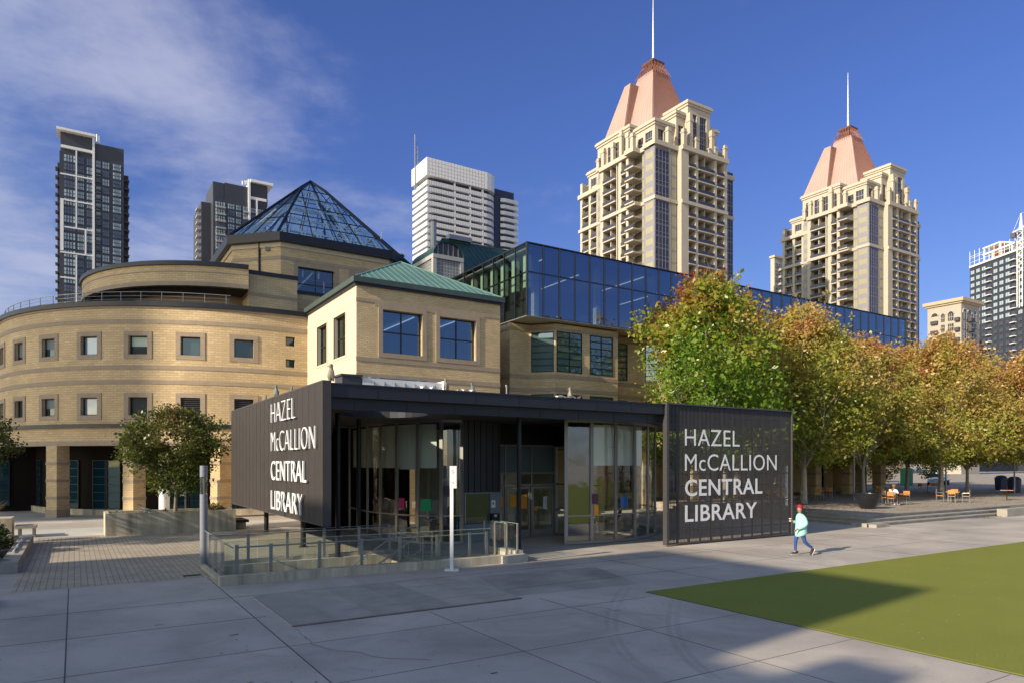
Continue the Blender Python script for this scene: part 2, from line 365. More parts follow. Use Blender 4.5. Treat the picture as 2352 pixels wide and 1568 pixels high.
M['grate2'] = mat('steel_grating_pale', (.42, .40, .385), .55, noise=.2, nscale=2); M['grate3'] = mat('steel_grating_dark', (.34, .325, .31), .55, noise=.2, nscale=2)
M['gratebed'] = mat('grating_bed', (.20, .19, .18), .8)
M['rustedge'] = mat('rust_edge', (.20, .16, .13), .9, noise=.4, nscale=3)
M['soil'] = mat('soil', (.06, .045, .03), .95, noise=.4, nscale=6, bump=.5)
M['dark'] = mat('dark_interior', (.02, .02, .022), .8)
M['intfloor'] = mat('interior_floor', (.42, .40, .36), .35, noise=.1)
M['intwall'] = mat('interior_wall', (.70, .66, .52), .8, noise=.08)
M['intceil'] = mat('interior_ceiling', (.25, .25, .25), .8)
M['blind'] = mat('roller_blind', (.78, .80, .76), .8)
M['bluesh'] = mat('blue_transom_film', (.10, .14, .17), .5)
M['strip'] = mat('light_strip', (.8, .8, .8), .5, emit=(1, .95, .85, .7))
M['greenpan'] = mat('pale_green_panel', (.45, .55, .45), .6)
M['wood'] = mat('orange_wood_slats', (.62, .25, .055), .5, noise=.15, nscale=8)
M['bark'] = mat('bark', (.20, .165, .13), .9, noise=.35, nscale=6, bump=.6, bscale=25)
M['bark_lt'] = mat('pale_bark', (.36, .31, .25), .9, noise=.3, nscale=5, bump=.5, bscale=25)
M['statue'] = mat('bronze_statue', (.24, .205, .16), .6, .2, noise=.35, nscale=14, bump=.4, bscale=30)
M['statue_g'] = mat('verdigris_statue', (.16, .20, .18), .6, .2, noise=.3, nscale=14, bump=.3)
M['orangecone'] = mat('orange_plastic', (.7, .2, .06), .5)
M['skin'] = mat('skin', (.36, .20, .13), .5)
M['skin2'] = mat('skin_dark', (.17, .085, .05), .5)
M['hair'] = mat('dark_hair', (.02, .014, .012), .6)
M['curls'] = mat('brown_hair', (.22, .11, .06), .9, noise=.4, nscale=40, bump=.8, bscale=60)
M['beanie'] = mat('red_knit', (.38, .012, .03), .9, bump=.4, bscale=120)
M['mint'] = mat('mint_fabric', (.36, .68, .62), .9, noise=.08, nscale=6, bump=.25, bscale=60)
M['jeans'] = mat('blue_denim', (.03, .075, .26), .85, noise=.15, nscale=10)
M['shoe'] = mat('shoe_dark', (.02, .02, .02), .7)
M['sole'] = mat('shoe_sole', (.6, .58, .53), .7)
M['cup'] = mat('paper_cup_red', (.55, .05, .06), .5)
M['whitecloth'] = mat('white_cloth', (.78, .77, .75), .85)
M['yellow'] = mat('yellow_notice', (.75, .30, .02), .6); M['pink'] = mat('pink_notice', (.75, .05, .20), .6)
M['green'] = mat('green_notice', (.03, .42, .16), .6); M['blue'] = mat('blue_notice', (.02, .16, .55), .6)
M['maroon'] = mat('maroon_notice', (.10, .03, .07), .6); M['paperw'] = mat('white_notice', (.75, .76, .8), .6)
M['canopy'] = mat('green_plastic', (.02, .22, .10), .5); M['binblue'] = mat('navy_plastic', (.02, .03, .08), .4)
M['rose'] = mat('red_flower', (.45, .05, .05), .7)
G = {}
G['rail'] = glass_mat('railing_glass', (.84, .90, .87), .02)
M['gedge'] = mat('pale_glass_edge', (.35, .45, .42), .3)
G['pav'] = glass_mat('pavilion_glass', (.86, .92, .89), .05, wob=.15)
G['dark'] = dglass('dark_glass', (.02, .028, .035), ior=1.7)
G['tealg'] = dglass('teal_glass', (.004, .03, .045), (.5, .8, .9), 1.5)
G['win'] = dglass('window_glass', (.03, .045, .055), (.85, .95, 1), 1.8)
G['mirror'] = dglass('sky_painted_glass', (.20, .26, .33), (.8, .9, 1), 2.0, .02)  # pale blue sky reflection painted into the base colour
G['towerw'] = dglass('tower_window', (.05, .06, .075), (.85, .9, 1), 1.9, .08)
G['towerl'] = dglass('tower_window_light', (.34, .43, .48), (.9, .95, 1), 1.6, .1)
G['towery'] = dglass('tower_window_drapes', (.33, .30, .19), (.8, .8, .8), 1.5, .2)
G['towerb'] = dglass('blue_tower_glass', (.045, .045, .06), (.8, .85, .95), 1.55, .08)
G['box'] = glass_mat('blue_curtain_glass', (.28, .34, .41), .23, (.52, .64, .82), ior=1.7, wob=.06)
G['boxside'] = glass_mat('clear_curtain_glass', (.50, .58, .54), .03, (.8, .9, 1.0), ior=1.22)
G['pyr'] = glass_mat('skylight_glass', (.80, .92, .96), .12, (.85, .95, 1), ior=1.5)
G['room'] = glass_mat('blue_window_glass', (.20, .32, .48), .16, (.7, .85, 1.0), ior=1.6, wob=.05)

# ------------------------------------------------------------------ wall helpers
def plane(o, d, i):
    o = Vector((o[0], o[1], 0)); d = Vector((d[0], d[1], 0)).normalized(); i = Vector((i[0], i[1], 0)).normalized()
    return lambda u, z, k=0.0: (o.x + d.x * u + i.x * k, o.y + d.y * u + i.y * k, z)
def drum(cx, cy, r):   # u = arc length measured at r, k inward
    def P(u, z, k=0.0):
        a = u / r; return (cx + (r - k) * math.cos(a), cy + (r - k) * math.sin(a), z)
    return P
def wall(mb, P, u0, u1, z0, z1, holes=(), depth=.25, mi=0, mj=None, du=None):
    us = {u0, u1}; zs = {z0, z1}
    for a, b, c, d in holes: us |= {a, b}; zs |= {c, d}
    if du:
        k = max(1, int(round((u1 - u0) / du)))
        us |= {u0 + (u1 - u0) * i / k for i in range(k + 1)}
    us = sorted(x for x in us if u0 - 1e-9 <= x <= u1 + 1e-9); zs = sorted(x for x in zs if z0 - 1e-9 <= x <= z1 + 1e-9)
    for a, b in zip(us, us[1:]):
        for c, d in zip(zs, zs[1:]):
            m_, n_ = (a + b) / 2, (c + d) / 2
            if any(h[0] < m_ < h[1] and h[2] < n_ < h[3] for h in holes): continue
            mb.face([P(a, c), P(b, c), P(b, d), P(a, d)], mi, [(a, c), (b, c), (b, d), (a, d)])
    mj = mi if mj is None else mj
    for a, b, c, d in holes:
        for q in (((a, c), (a, d)), ((b, c), (b, d)), ((a, c), (b, c)), ((a, d), (b, d))):
            (p, r), (s, t) = q
            mb.face([P(p, r), P(s, t), P(s, t, depth), P(p, r, depth)], mj)
def pbox(mb, P, u0, u1, z0, z1, k0, k1, mi=0, n=1):
    for i in range(n):
        a = u0 + (u1 - u0) * i / n; b = u0 + (u1 - u0) * (i + 1) / n
        mb.hexa([P(a, z0, k0), P(b, z0, k0), P(b, z0, k1), P(a, z0, k1), P(a, z1, k0), P(b, z1, k0), P(b, z1, k1), P(a, z1, k1)], mi)
def ring(mb, P, u0, u1, z0, z1, w, k0, k1, mi=0, n=1):
    pbox(mb, P, u0 - w, u1 + w, z1, z1 + w, k0, k1, mi, n); pbox(mb, P, u0 - w, u1 + w, z0 - w, z0, k0, k1, mi, n)
    pbox(mb, P, u0 - w, u0, z0, z1, k0, k1, mi); pbox(mb, P, u1, u1 + w, z0, z1, k0, k1, mi)
def window(P, u0, u1, z0, z1, depth, parent, mu=(), mz=(), glass=None, frame=None, t=.05, name='window', label=None, extra=None):
    b = MB(); k0, k1 = depth - .09, depth + .01; T = t
    pbox(b, P, u0, u1, z0, z0 + T, k0, k1); pbox(b, P, u0, u1, z1 - T, z1, k0, k1)
    pbox(b, P, u0, u0 + T, z0 + T, z1 - T, k0, k1); pbox(b, P, u1 - T, u1, z0 + T, z1 - T, k0, k1)
    for f in mu: c = u0 + (u1 - u0) * f; pbox(b, P, c - T / 2, c + T / 2, z0 + T, z1 - T, k0 + .01, k1 - .003)
    for f in mz: c = z0 + (z1 - z0) * f; pbox(b, P, u0 + T, u1 - T, c - T / 2, c + T / 2, k0 + .013, k1 - .006)
    w = b.build(name, frame or M['winframe'], parent, label)
    g = MB(); g.face([P(u0 + T, z0 + T, depth - .035), P(u1 - T, z0 + T, depth - .035), P(u1 - T, z1 - T, depth - .035), P(u0 + T, z1 - T, depth - .035)])
    g.build('pane', glass or G['win'], w)
    if extra: extra(w)
    return w

# ------------------------------------------------------------------ ground
HOLE = (3.55, 11.3, 19.25, 22.55)
def ground():
    b = MB(); hx0, hx1, hy0, hy1 = HOLE; S = 1600
    for x0, x1, y0, y1 in ((-S, hx0, -S, S), (hx1, S, -S, S), (hx0, hx1, -S, hy0), (hx0, hx1, hy1, S)):
        b.face([(x0, y0, 0), (x1, y0, 0), (x1, y1, 0), (x0, y1, 0)])
    tag(b.build('ground', M['conc']), kind='structure')
    b = MB()
    b.box(hx0 - .12, hx0, hy0, hy1, -3, -.004); b.box(hx1, hx1 + .12, hy0, hy1, -3, -.004)
    b.box(hx0 - .12, hx1 + .12, hy0 - .12, hy0, -3, -.004); b.box(hx0 - .12, hx1 + .12, hy1, hy1 + .12, -3, -.004)
    b.box(hx0, hx1, hy0, hy1, -3.1, -2.95)
    for k in range(16):
        b.box(9.6 - .29 * (k + 1), 9.6 - .29 * k, hy0 + .01, hy1 - .01, -2.94, -.17 * (k + 1) - .002)
    b.box(9.6, hx1, hy0, hy1, -2.94, -.01)
    tag(b.build('stairwell', M['concw']), kind='structure')
    def sheet(name, x0, x1, y0, y1, z, m, kind='structure'):
        b = MB(); b.face([(x0, y0, z), (x1, y0, z), (x1, y1, z), (x0, y1, z)]); return tag(b.build(name, m), kind=kind)
    sheet('paver_field', -1.3, 3.2, 20.6, 35.0, .004, M['paver'])
    sheet('paver_field', 3.2, 3.42, 22.9, 35.0, .0041, M['paver'])
    sheet('paver_field', 3.42, 11.0, 22.9, 34.3, .0042, M['paver'])
    sheet('pale_pavement', -14, 14, 35.2, 39.6, .0046, M['conc2'])
    b = MB(); x0, y1 = 11.72, 12.42
    b.box(x0, 75, -60, y1, .002, .022); b.box(x0 - .03, x0 - .004, -60, y1, .001, .010, 1); b.box(x0 - .03, 75, y1 + .004, y1 + .03, .001, .010, 1)
    tag(b.build('turf', [M['turf'], M['joint']]), kind='structure')
    b = MB()
    def ln(x0, x1, y0, y1, w=.02):
        if abs(x0 - x1) < 1e-6: b.box(x0 - w / 2, x0 + w / 2, y0, y1, .001, .0045)
        else: b.box(x0, x1, y0 - w / 2, y0 + w / 2, .001, .0035)
    for x in (-3.3, -.12, 3.08): ln(x, x, -4, 20.5, .018)
    for x in (6.3, 9.1, ): ln(x, x, 2, 13.2, .010)
    for x in (14.6, 19.5, 24.4, 29.4): ln(x, x, 12.5, 18.3, .012)
    for y in (4.7, 7.15, 9.6, 12.0): ln(-20, 11.66, y, y, .009)
    for y in (14.6,): ln(-20, 3.3, y, y, .014); ln(9, 32, y, y, .012)
    ln(-20, 32, 17.1, 17.1, .014)
    for x in (-.7, 2.3): ln(x, x, 35.2, 39.6, .03)
    tag(b.build('paving_joints', M['joint']), kind='structure')
    # cracks and repairs
    b = MB()
    for sx, sy, n, a0 in ((3.5, 13.2, 26, -1.1), (4.2, 8.7, 22, -1.9), (6.6, 11.9, 24, -.5), (2.2, 9.6, 9, -1.4), (9.3, 12.0, 18, -1.3)):
        x, y, a = sx, sy, a0
        for k in range(n):
            a += random.uniform(-.6, .6); a = a * .7 + a0 * .3; L = random.uniform(.08, .22); x2, y2 = x + math.cos(a) * L, y + math.sin(a) * L
            w = random.uniform(.003, .007); nx, ny = -math.sin(a) * w, math.cos(a) * w
            b.face([(x - nx, y - ny, .0052), (x2 - nx, y2 - ny, .0052), (x2 + nx, y2 + ny, .0052), (x + nx, y + ny, .0052)]); x, y = x2, y2
    for x, y in ((2.36, 13.3), (2.0, 10.25), (2.15, 10.1), (1.3, 14.9), (.2, 9.9), (-.35, 11.2), (5.2, 8.8)):
        b.face([(x, y, .0054), (x + random.uniform(.08, .22), y + .01, .0054), (x + random.uniform(.1, .2), y + random.uniform(.03, .07), .0054), (x + .01, y + .04, .0054)])
    tag(b.build('pavement_cracks', M['joint']), kind='structure')
    b = MB()
    for _ in range(170):
        x, y = random.uniform(-6, 30), random.uniform(6.5, 20); 
        if x > 11.5 and y < 12.6: continue
        a = random.uniform(0, 6.3); r_ = random.uniform(.008, .03); b.face([(x + math.cos(a + q * 1.57) * r_ * (1 if q % 2 else .5), y + math.sin(a + q * 1.57) * r_, .0075) for q in range(4)])
    tag(b.build('plaza_litter', M['litterd']), 'tiny dark bits of leaf and grit scattered over the plaza concrete', 'litter', kind='stuff')
    # tyre marks: darker film on the slab
    b = MB()
    for off in (0, .22, 1.5, 1.72):
        pts = []
        for k in range(30):
            t = k / 29; pts.append((7.2 + 4.4 * t ** 1.5 + off * (.4 + .5 * t), 7.6 + 5.6 * t - off * .45))
        for (x, y), (X, Y) in zip(pts, pts[1:]):
            d = Vector((X - x, Y - y)).normalized(); nx, ny = -d.y * .05, d.x * .05
            b.face([(x - nx, y - ny, .0058), (X - nx, Y - ny, .0058), (X + nx, Y + ny, .0058), (x + nx, y + ny, .0058)])
    tag(b.build('tyre_marks', M['tyre']), kind='structure')
    b = MB(); b.face([(8.6, 13.7, .0062), (12.4, 13.4, .0062), (13.3, 16.3, .0062), (9.4, 16.6, .0062)])
    tag(b.build('repair_patch', M['patch']), kind='structure')
    # steel walkway grating set in the slab
    g = thing('floor_grating', 'large rectangular steel grating set flush in the shaded plaza', 'grating', (6.1, 15.2, 0))
    b = MB(); y = 13.5
    b.face([(3.52, 13.45, .003), (8.7, 13.35, .003), (8.7, 16.88, .003), (3.52, 16.9, .003)], 1)
    x = 3.56
    while x < 8.66:
        b.box(x, x + .024, 13.42, 16.88, .004, .030, (0, 2, 0, 3, 2, 0)[int((x - 3.5) / .87) % 6]); x += .056
    b.build('bars', [M['grate'], M['gratebed'], M['grate2'], M['grate3']], g)
    b = MB()
    for yy in (14.25, 15.1, 15.95): b.box(3.55, 8.68, yy - .012, yy + .012, .031, .034)
    for xx in (4.4, 5.25, 6.1, 6.95, 7.8): b.box(xx - .014, xx + .014, 13.42, 16.88, .0345, .0375)
    b.box(3.48, 3.52, 13.38, 16.94, .001, .03); b.box(3.52, 8.7, 16.90, 16.94, .001, .03); b.box(8.7, 8.74, 13.38, 16.94, .001, .03)
    b.build('frame', M['grate'], g)
    b = MB(); b.box(3.52, 8.7, 13.355, 13.38, .001, .026); b.build('edge_strip', M['rustedge'], g)
    # dark drain by the railing corner
    b = MB(); b.box(2.55, 3.0, 20.95, 21.2, .002, .012)
    for k in range(8): b.box(2.57 + k * .055, 2.59 + k * .055, 20.96, 21.19, .0125, .018)
    tag(b.build('drain_cover', M['black']), 'small dark drain cover in the pavers near the railing corner', 'drain')
def slab_variation(m):
    nt = m.node_tree; n = nt.nodes; l = nt.links; b = n['Principled BSDF']; old = b.inputs['Base Color'].links[0].from_socket
    tc = n.new('ShaderNodeTexCoord'); mp = n.new('ShaderNodeMapping'); mp.inputs['Location'].default_value = (.12, -4.7 + 2.42 * 2, 0); l.new(tc.outputs['Object'], mp.inputs[0])
    br = n.new('ShaderNodeTexBrick'); br.offset = 0; br.inputs['Scale'].default_value = 1; br.inputs['Brick Width'].default_value = 3.2; br.inputs['Row Height'].default_value = 2.42
    br.inputs['Mortar Size'].default_value = 0; br.inputs['Color1'].default_value = (.90, .90, .91, 1); br.inputs['Color2'].default_value = (1.06, 1.05, 1.04, 1); l.new(mp.outputs[0], br.inputs['Vector'])
    vo = n.new('ShaderNodeTexVoronoi'); vo.inputs['Scale'].default_value = 2.2; l.new(tc.outputs['Object'], vo.inputs['Vector'])
    vr = n.new('ShaderNodeMapRange'); vr.inputs[1].default_value = .035; vr.inputs[2].default_value = .06; vr.inputs[3].default_value = .72; vr.inputs[4].default_value = 1; l.new(vo.outputs['Distance'], vr.inputs[0])
    w = n.new('ShaderNodeTexNoise'); w.inputs['Scale'].default_value = 1.1; w.inputs['Detail'].default_value = 10; w.inputs['Roughness'].default_value = .75; w.inputs['Distortion'].default_value = 1.2; l.new(tc.outputs['Object'], w.inputs['Vector'])
    wr = n.new('ShaderNodeMapRange'); wr.inputs[1].default_value = .52; wr.inputs[2].default_value = .75; wr.inputs[3].default_value = 1; wr.inputs[4].default_value = .82; l.new(w.outputs['Fac'], wr.inputs[0])
    a = n.new('ShaderNodeVectorMath'); a.operation = 'MULTIPLY'; l.new(old, a.inputs[0]); l.new(br.outputs['Color'], a.inputs[1])
    c = n.new('ShaderNodeMath'); c.operation = 'MULTIPLY'; l.new(vr.outputs[0], c.inputs[0]); l.new(wr.outputs[0], c.inputs[1])
    d = n.new('ShaderNodeVectorMath'); d.operation = 'SCALE'; l.new(a.outputs[0], d.inputs[0]); l.new(c.outputs[0], d.inputs['Scale']); l.new(d.outputs[0], b.inputs['Base Color'])
slab_variation(M['conc'])
M['litterd'] = mat('dark_grit', (.08, .06, .045), .9)
def turf_mat():
    m = bpy.data.materials.new('artificial_turf'); m.use_nodes = True; nt = m.node_tree; n = nt.nodes; l = nt.links
    b = n['Principled BSDF']; b.inputs['Roughness'].default_value = .95; b.inputs['Specular IOR Level'].default_value = .1
    tc = n.new('ShaderNodeTexCoord')
    a = n.new('ShaderNodeTexNoise'); a.inputs['Scale'].default_value = .55; a.inputs['Detail'].default_value = 8; a.inputs['Roughness'].default_value = .7; l.new(tc.outputs['Object'], a.inputs['Vector'])
    c = n.new('ShaderNodeTexNoise'); c.inputs['Scale'].default_value = 28; c.inputs['Detail'].default_value = 6; c.inputs['Roughness'].default_value = .8; l.new(tc.outputs['Object'], c.inputs['Vector'])
    cr = n.new('ShaderNodeMixRGB'); cr.inputs[1].default_value = (.15, .165, .028, 1); cr.inputs[2].default_value = (.27, .28, .065, 1)
    ad = n.new('ShaderNodeMath'); ad.operation = 'MULTIPLY_ADD'; ad.inputs[1].default_value = .45; l.new(a.outputs['Fac'], ad.inputs[0])
    mm = n.new('ShaderNodeMath'); mm.operation = 'MULTIPLY'; mm.inputs[1].default_value = .55; l.new(c.outputs['Fac'], mm.inputs[0]); l.new(mm.outputs[0], ad.inputs[2])
    l.new(ad.outputs[0], cr.inputs[0]); l.new(cr.outputs[0], b.inputs['Base Color'])
    bp = n.new('ShaderNodeBump'); bp.inputs['Strength'].default_value = .9; bp.inputs['Distance'].default_value = .02
    l.new(c.outputs['Fac'], bp.inputs['Height']); l.new(bp.outputs[0], b.inputs['Normal'])
    return m
M['turf'] = turf_mat()
def film_mat(name, col, a):
    m = bpy.data.materials.new(name); m.use_nodes = True; nt = m.node_tree; n = nt.nodes; l = nt.links
    b = n['Principled BSDF']; b.inputs['Base Color'].default_value = (*col, 1); b.inputs['Roughness'].default_value = .8
    tc = n.new('ShaderNodeTexCoord'); t = n.new('ShaderNodeTexNoise'); t.inputs['Scale'].default_value = .9; t.inputs['Detail'].default_value = 5; l.new(tc.outputs['Object'], t.inputs['Vector'])
    mr = n.new('ShaderNodeMapRange'); mr.inputs[1].default_value = .2; mr.inputs[2].default_value = .8; mr.inputs[4].default_value = a
    l.new(t.outputs['Fac'], mr.inputs[0]); l.new(mr.outputs[0], b.inputs['Alpha']); return m
M['tyre'] = film_mat('tyre_rubber', (.07, .07, .075), .13)
M['patch'] = film_mat('old_stain', (.10, .095, .09), .30)
ground()

# ------------------------------------------------------------------ main round brick building
ZB = ((11.15, 11.4), (8.55, 8.78), (7.7, 7.93))
def drum_building():
    t = thing('round_brick_building', 'curved buff brick library building with square windows and a glass ground floor', 'building', (10.78, 58.1, 0))
    cx, cy, r = 10.78, 58.1, 15.1
    P = drum(cx, cy, r)
    ua = lambda deg: R_(deg) * r
    u0, u1 = ua(-235), ua(-90)
    angs = [-210.5, -199.4, -188.3, -177.2, -166.0, -154.4, -143.0, -131.75, -120.6, -109.7, -98.7]
    holes = []
    for a in angs:
        for z0, z1 in ((9.4, 10.46), (5.92, 6.95)):
            holes.append((ua(a) - .53, ua(a) + .53, z0, z1))
    b = MB(); wall(b, P, u0, u1, 5.42, 12.15, holes, .28, 0, du=.5)
    # straight run on to the square pavilion
    Q = plane((cx, cy - r), (1, 0), (0, 1))
    sm = [(.1, .65, 10.3, 10.85), (.1, .65, 9.0, 9.5)]
    wall(b, Q, 0, 3.0, 5.42, 12.15, sm, .22)
    b.build('wall', M['brick'], t)
    b = MB(); wall(b, drum(cx, cy, r + .05), R_(-235) * (r + .05), R_(-90) * (r + .05), 4.42, 5.20, (), du=.5); wall(b, plane((cx, cy - r - .05), (1, 0), (0, 1)), 0, 3.0, 4.42, 5.2)
    b.build('lower_wall', M['brick'], t)
    b = MB()
    for z0, z1 in ZB:
        pbox(b, P, u0, u1, z0, z1, -.03, .02, 0, 60); pbox(b, Q, 0, 3, z0, z1, -.03, .02)
    pbox(b, P, u0, u1, 4.17, 4.42, -.09, .6, 0, 60); pbox(b, Q, 0, 3, 4.17, 4.42, -.09, .6)
    pbox(b, P, u0, u1, 12.03, 12.15, -.05, .0, 0, 60); pbox(b, Q, 0, 3, 12.03, 12.15, -.05, .0)
    b.build('string_course', M['stone'], t)
    b = MB(); pbox(b, P, u0, u1, 12.15, 12.42, -.16, .35, 0, 60); pbox(b, Q, 0, 3, 12.15, 12.42, -.16, .35)
    b.build('coping', M['cap'], t)
    b = MB(); pbox(b, P, u0, u1, 5.20, 5.42, -.2, .3, 0, 60); pbox(b, Q, 0, 3, 5.2, 5.42, -.2, .3)
    b.build('ledge_flashing', M['cap'], t)
    b = MB()  # deck of the terrace and soffit over the ground-floor walk
    n = 60
    for i in range(n):
        a, c = u0 + (u1 - u0) * i / n, u0 + (u1 - u0) * (i + 1) / n
        b.face([P(a, 12.0, .3), P(c, 12.0, .3), P(c, 12.0, 9), P(a, 12.0, 9)]); b.face([P(a, 4.30, .5), P(c, 4.30, .5), P(c, 4.30, 3.2), P(a, 4.30, 3.2)])
    b.build('terrace_deck', M['soffit'], t)
    for a, c, d, e in holes: b = MB(); ring(b, P, a, c, d, e, .26, -.045, .03); b.build('window_surround', M['stone'], t)
    for i, a in enumerate(angs):
        for j, (z0, z1) in enumerate(((9.4, 10.46), (5.92, 6.95))):
            if j == 1 and i >= 9:
                bb = MB(); U0, U1 = ua(a) - .53, ua(a) + .53
                for k in range(9): pbox(bb, P, U0 + .03, U1 - .03, z0 + .04 + k * .11, z0 + .08 + k * .11, .04, .16)
                pbox(bb, P, U0, U1, z0, z1, .2, .24, 1)
                lv = bb.build('louvre', [M['dkpanel'], M['black']], t, 'square opening filled with dark louvres'); continue
            gm = G['mirror'] if i == 7 else G['win']
            U0, U1 = ua(a) - .53, ua(a) + .53
            def ex(w, U0=U0, U1=U1, z0=z0, z1=z1, i=i, j=j):
                if (i, j) in ((8, 0), (6, 1), (5, 0), (6, 0)):
                    b2 = MB(); pbox(b2, P, U0 + .08, U1 - .08, z0 + (z1 - z0) * (.45 if i != 5 else .2), z1 - .06, .19, .21); b2.build('blind', M['greenpan'] if i == 8 else M['bluesh'], w)
            window(P, U0, U1, z0, z1, .25, t, (), (), gm, t=.06, extra=ex)
    for h_ in sm: window(Q, *h_, .2, t, (), (), G['win'], t=.05)
    # ground floor: recessed dark wall with teal glazing
    rg = 13.1; PG = drum(cx, cy, rg); g = lambda d: R_(d) * rg
    b = MB(); wall(b, PG, g(-225), g(-88), 0, 4.4, (), du=.6); b.build('recessed_wall', M['darkwall'], t)
    b = MB(); pbox(b, drum(cx, cy, rg + .25), R_(-225) * (rg + .25), R_(-88) * (rg + .25), 0, .36, 0, .22, 0, 50); b.build('plinth', M['concw'], t)
    rayp = lambda px: (.534 + .845 * (px - 1176) / 1590, .845 - .534 * (px - 1176) / 1590)
    def angp(px):
        a_, b_ = rayp(px); A_ = a_ * a_ + b_ * b_; B_ = -2 * (a_ * cx + b_ * cy); C_ = cx * cx + cy * cy - rg * rg; t_ = (-B_ - math.sqrt(max(0, B_ * B_ - 4 * A_ * C_))) / (2 * A_); return math.degrees(math.atan2(t_ * b_ - cy, t_ * a_ - cx))
    spans = [(angp(p), angp(q)) for p, q in ((2, 34), (36, 61), (88, 97), (151, 184), (216, 246), (248, 279), (371, 406), (408, 436), (438, 470), (512, 545), (548, 580), (583, 620))]
    for a, c in spans:
        k = 1
        window(PG, g(a), g(c), .38, 3.35, -.02, t, [.5] if k == 2 else [], [.17, .34, .5, .66, .83], G['tealg'], M['winframe'], t=.05, name='glazed_panel')
    b = MB(); b.box(-16, 0, 56.2, 56.5, 0, 4.3); b.build('side_glazed_wall', M['darkwall'], t)
    for x_ in (-7.6, -6.2, -4.8): window(plane((0, 56.2), (1, 0), (0, 1)), x_, x_ + 1.2, .38, 3.35, -.02, t, [], [.17, .34, .5, .66, .83], G['tealg'], M['winframe'], t=.05, name='glazed_panel')
    # entrance door in the glazing
    d = MB(); pbox(d, PG, g(-112.9), g(-112.5), .38, 2.6, -.16, -.11); pbox(d, PG, g(-113.5), g(-112.9), 1.2, 1.75, -.16, -.13, 1)
    dd = d.build('door_frame', [M['alu'], M['paperw']], t)
    # canted brick piers
    for a in (-141.1, -121.8, -103.5):
        x, y = cx + (r - .2) * math.cos(R_(a)), cy + (r - .2) * math.sin(R_(a))
        ang = math.atan2(-y, -x) + math.pi + R_(45 - 6)
        b = MB(); s = .82
        b.rbox((x, y), s, s, .44, 4.17, ang); p = b.build('pier', M['brick_small'], t)
        for z, hh in ((1.05, .17), (2.05, .17), (3.05, .17), (0, .44)): b = MB(); b.rbox((x, y), s + .05, s + .05, z, z + hh, ang); b.build('stone_band', M['stone'], p)
    # metal cantilever railing along the terrace edge
    rr = MB(); pr = drum(cx, cy, 14.75); q = lambda d: R_(d) * 14.75
    A0, A1 = -198, -101.5; n = 46
    for z, s in ((12.62, .014), (12.82, .014), (13.05, .022)):
        for i in range(n): rr.tube(pr(q(A0 + (A1 - A0) * i / n), z), pr(q(A0 + (A1 - A0) * (i + 1) / n), z), s, s, 5)
    rl = rr.build('terrace_railing', M['steel'], t)
    k = A0
    while k <= A1 + .1:
        b = MB(); b.box(pr(q(k), 0)[0] - .02, pr(q(k), 0)[0] + .02, pr(q(k), 0)[1] - .02, pr(q(k), 0)[1] + .02, 12.3, 13.05); b.build('railing_post', M['steel'], rl); k += 4.55
    # interior blocker so windows stay dark
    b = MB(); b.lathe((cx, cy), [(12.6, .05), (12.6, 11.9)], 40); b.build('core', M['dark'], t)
    # ---- upper set-back drum
    u = t
    cx2, cy2, r2 = 10.43, 55.34, 10.0
    P2 = drum(cx2, cy2, r2); a0, a1 = R_(-235) * r2, R_(-97) * r2
    b = MB(); wall(b, P2, a0, a1, 14.25, 15.25, (), du=.4); b.build('upper_parapet', M['brick'], u)
    b = MB(); pbox(b, P2, a0, a1, 15.25, 15.5, -.14, .4, 0, 40); b.build('upper_coping', M['cap'], u)
    b = MB(); pbox(b, P2, a0, a1, 14.0, 14.25, -.06, .5, 0, 40); b.build('upper_string_course', M['stone'], u); b = MB(); pbox(b, P2, a0, a1, 14.82, 14.9, -.02, .0, 0, 40); b.build('upper_string_course', M['stone'], u)
    P3 = drum(cx2, cy2, 7.6); b = MB(); wall(b, P3, R_(-235) * 7.6, R_(-90) * 7.6, 12, 14.2, (), du=.4); b.build('upper_recessed_wall', M['beige_dk'], u)
    for a in (-205, -185, -165, -147, -132, -118, -104):
        window(P3, R_(a - 5) * 7.6, R_(a + 5) * 7.6, 12.1, 13.4, -.03, u, [.5], [], G['win'], name='terrace_window')
    b = MB()
    for i in range(40):
        a, c = a0 + (a1 - a0) * i / 40, a0 + (a1 - a0) * (i + 1) / 40
        b.face([P2(a, 14.0, .3), P2(c, 14.0, .3), P2(c, 14.0, 4), P2(a, 14.0, 4)]); b.face([P2(a, 15.4, .3), P2(c, 15.4, .3), P2(c, 15.4, 9), P2(a, 15.4, 9)])
    b.build('upper_soffit', M['soffit'], u)
    # square stair block joining the drum to the pyramid hall
    b = MB(); b.box(9.3, 12.35, 45.9, 50, 12, 15.1); b.box(12.36, 21, 48.6, 52, 12, 14.9); bk = b.build('stair_block', M['brick'], u)
    b = MB(); b.box(9.25, 12.40, 45.85, 50, 15.1, 15.36); b.box(12.42, 21.05, 48.55, 52, 14.9, 15.14); b.build('block_coping', M['cap'], bk)
    b = MB(); b.box(9.28, 12.37, 45.87, 50, 13.75, 13.95); b.box(12.38, 21.02, 48.58, 52, 13.4, 13.6); b.build('block_string_course', M['stone'], bk)
    b = MB()
    for p in ((12.9, 48.75), (15, 48.75), (17.2, 48.75)):
        b.tube((p[0], p[1], 15.1), (p[0], p[1], 16.0), .02)
    b.tube((12.9, 48.75, 16), (20, 48.75, 16), .02); b.tube((12.9, 48.75, 15.55), (20, 48.75, 15.55), .015)
    b.build('roof_railing', M['alu'], u)
drum_building()

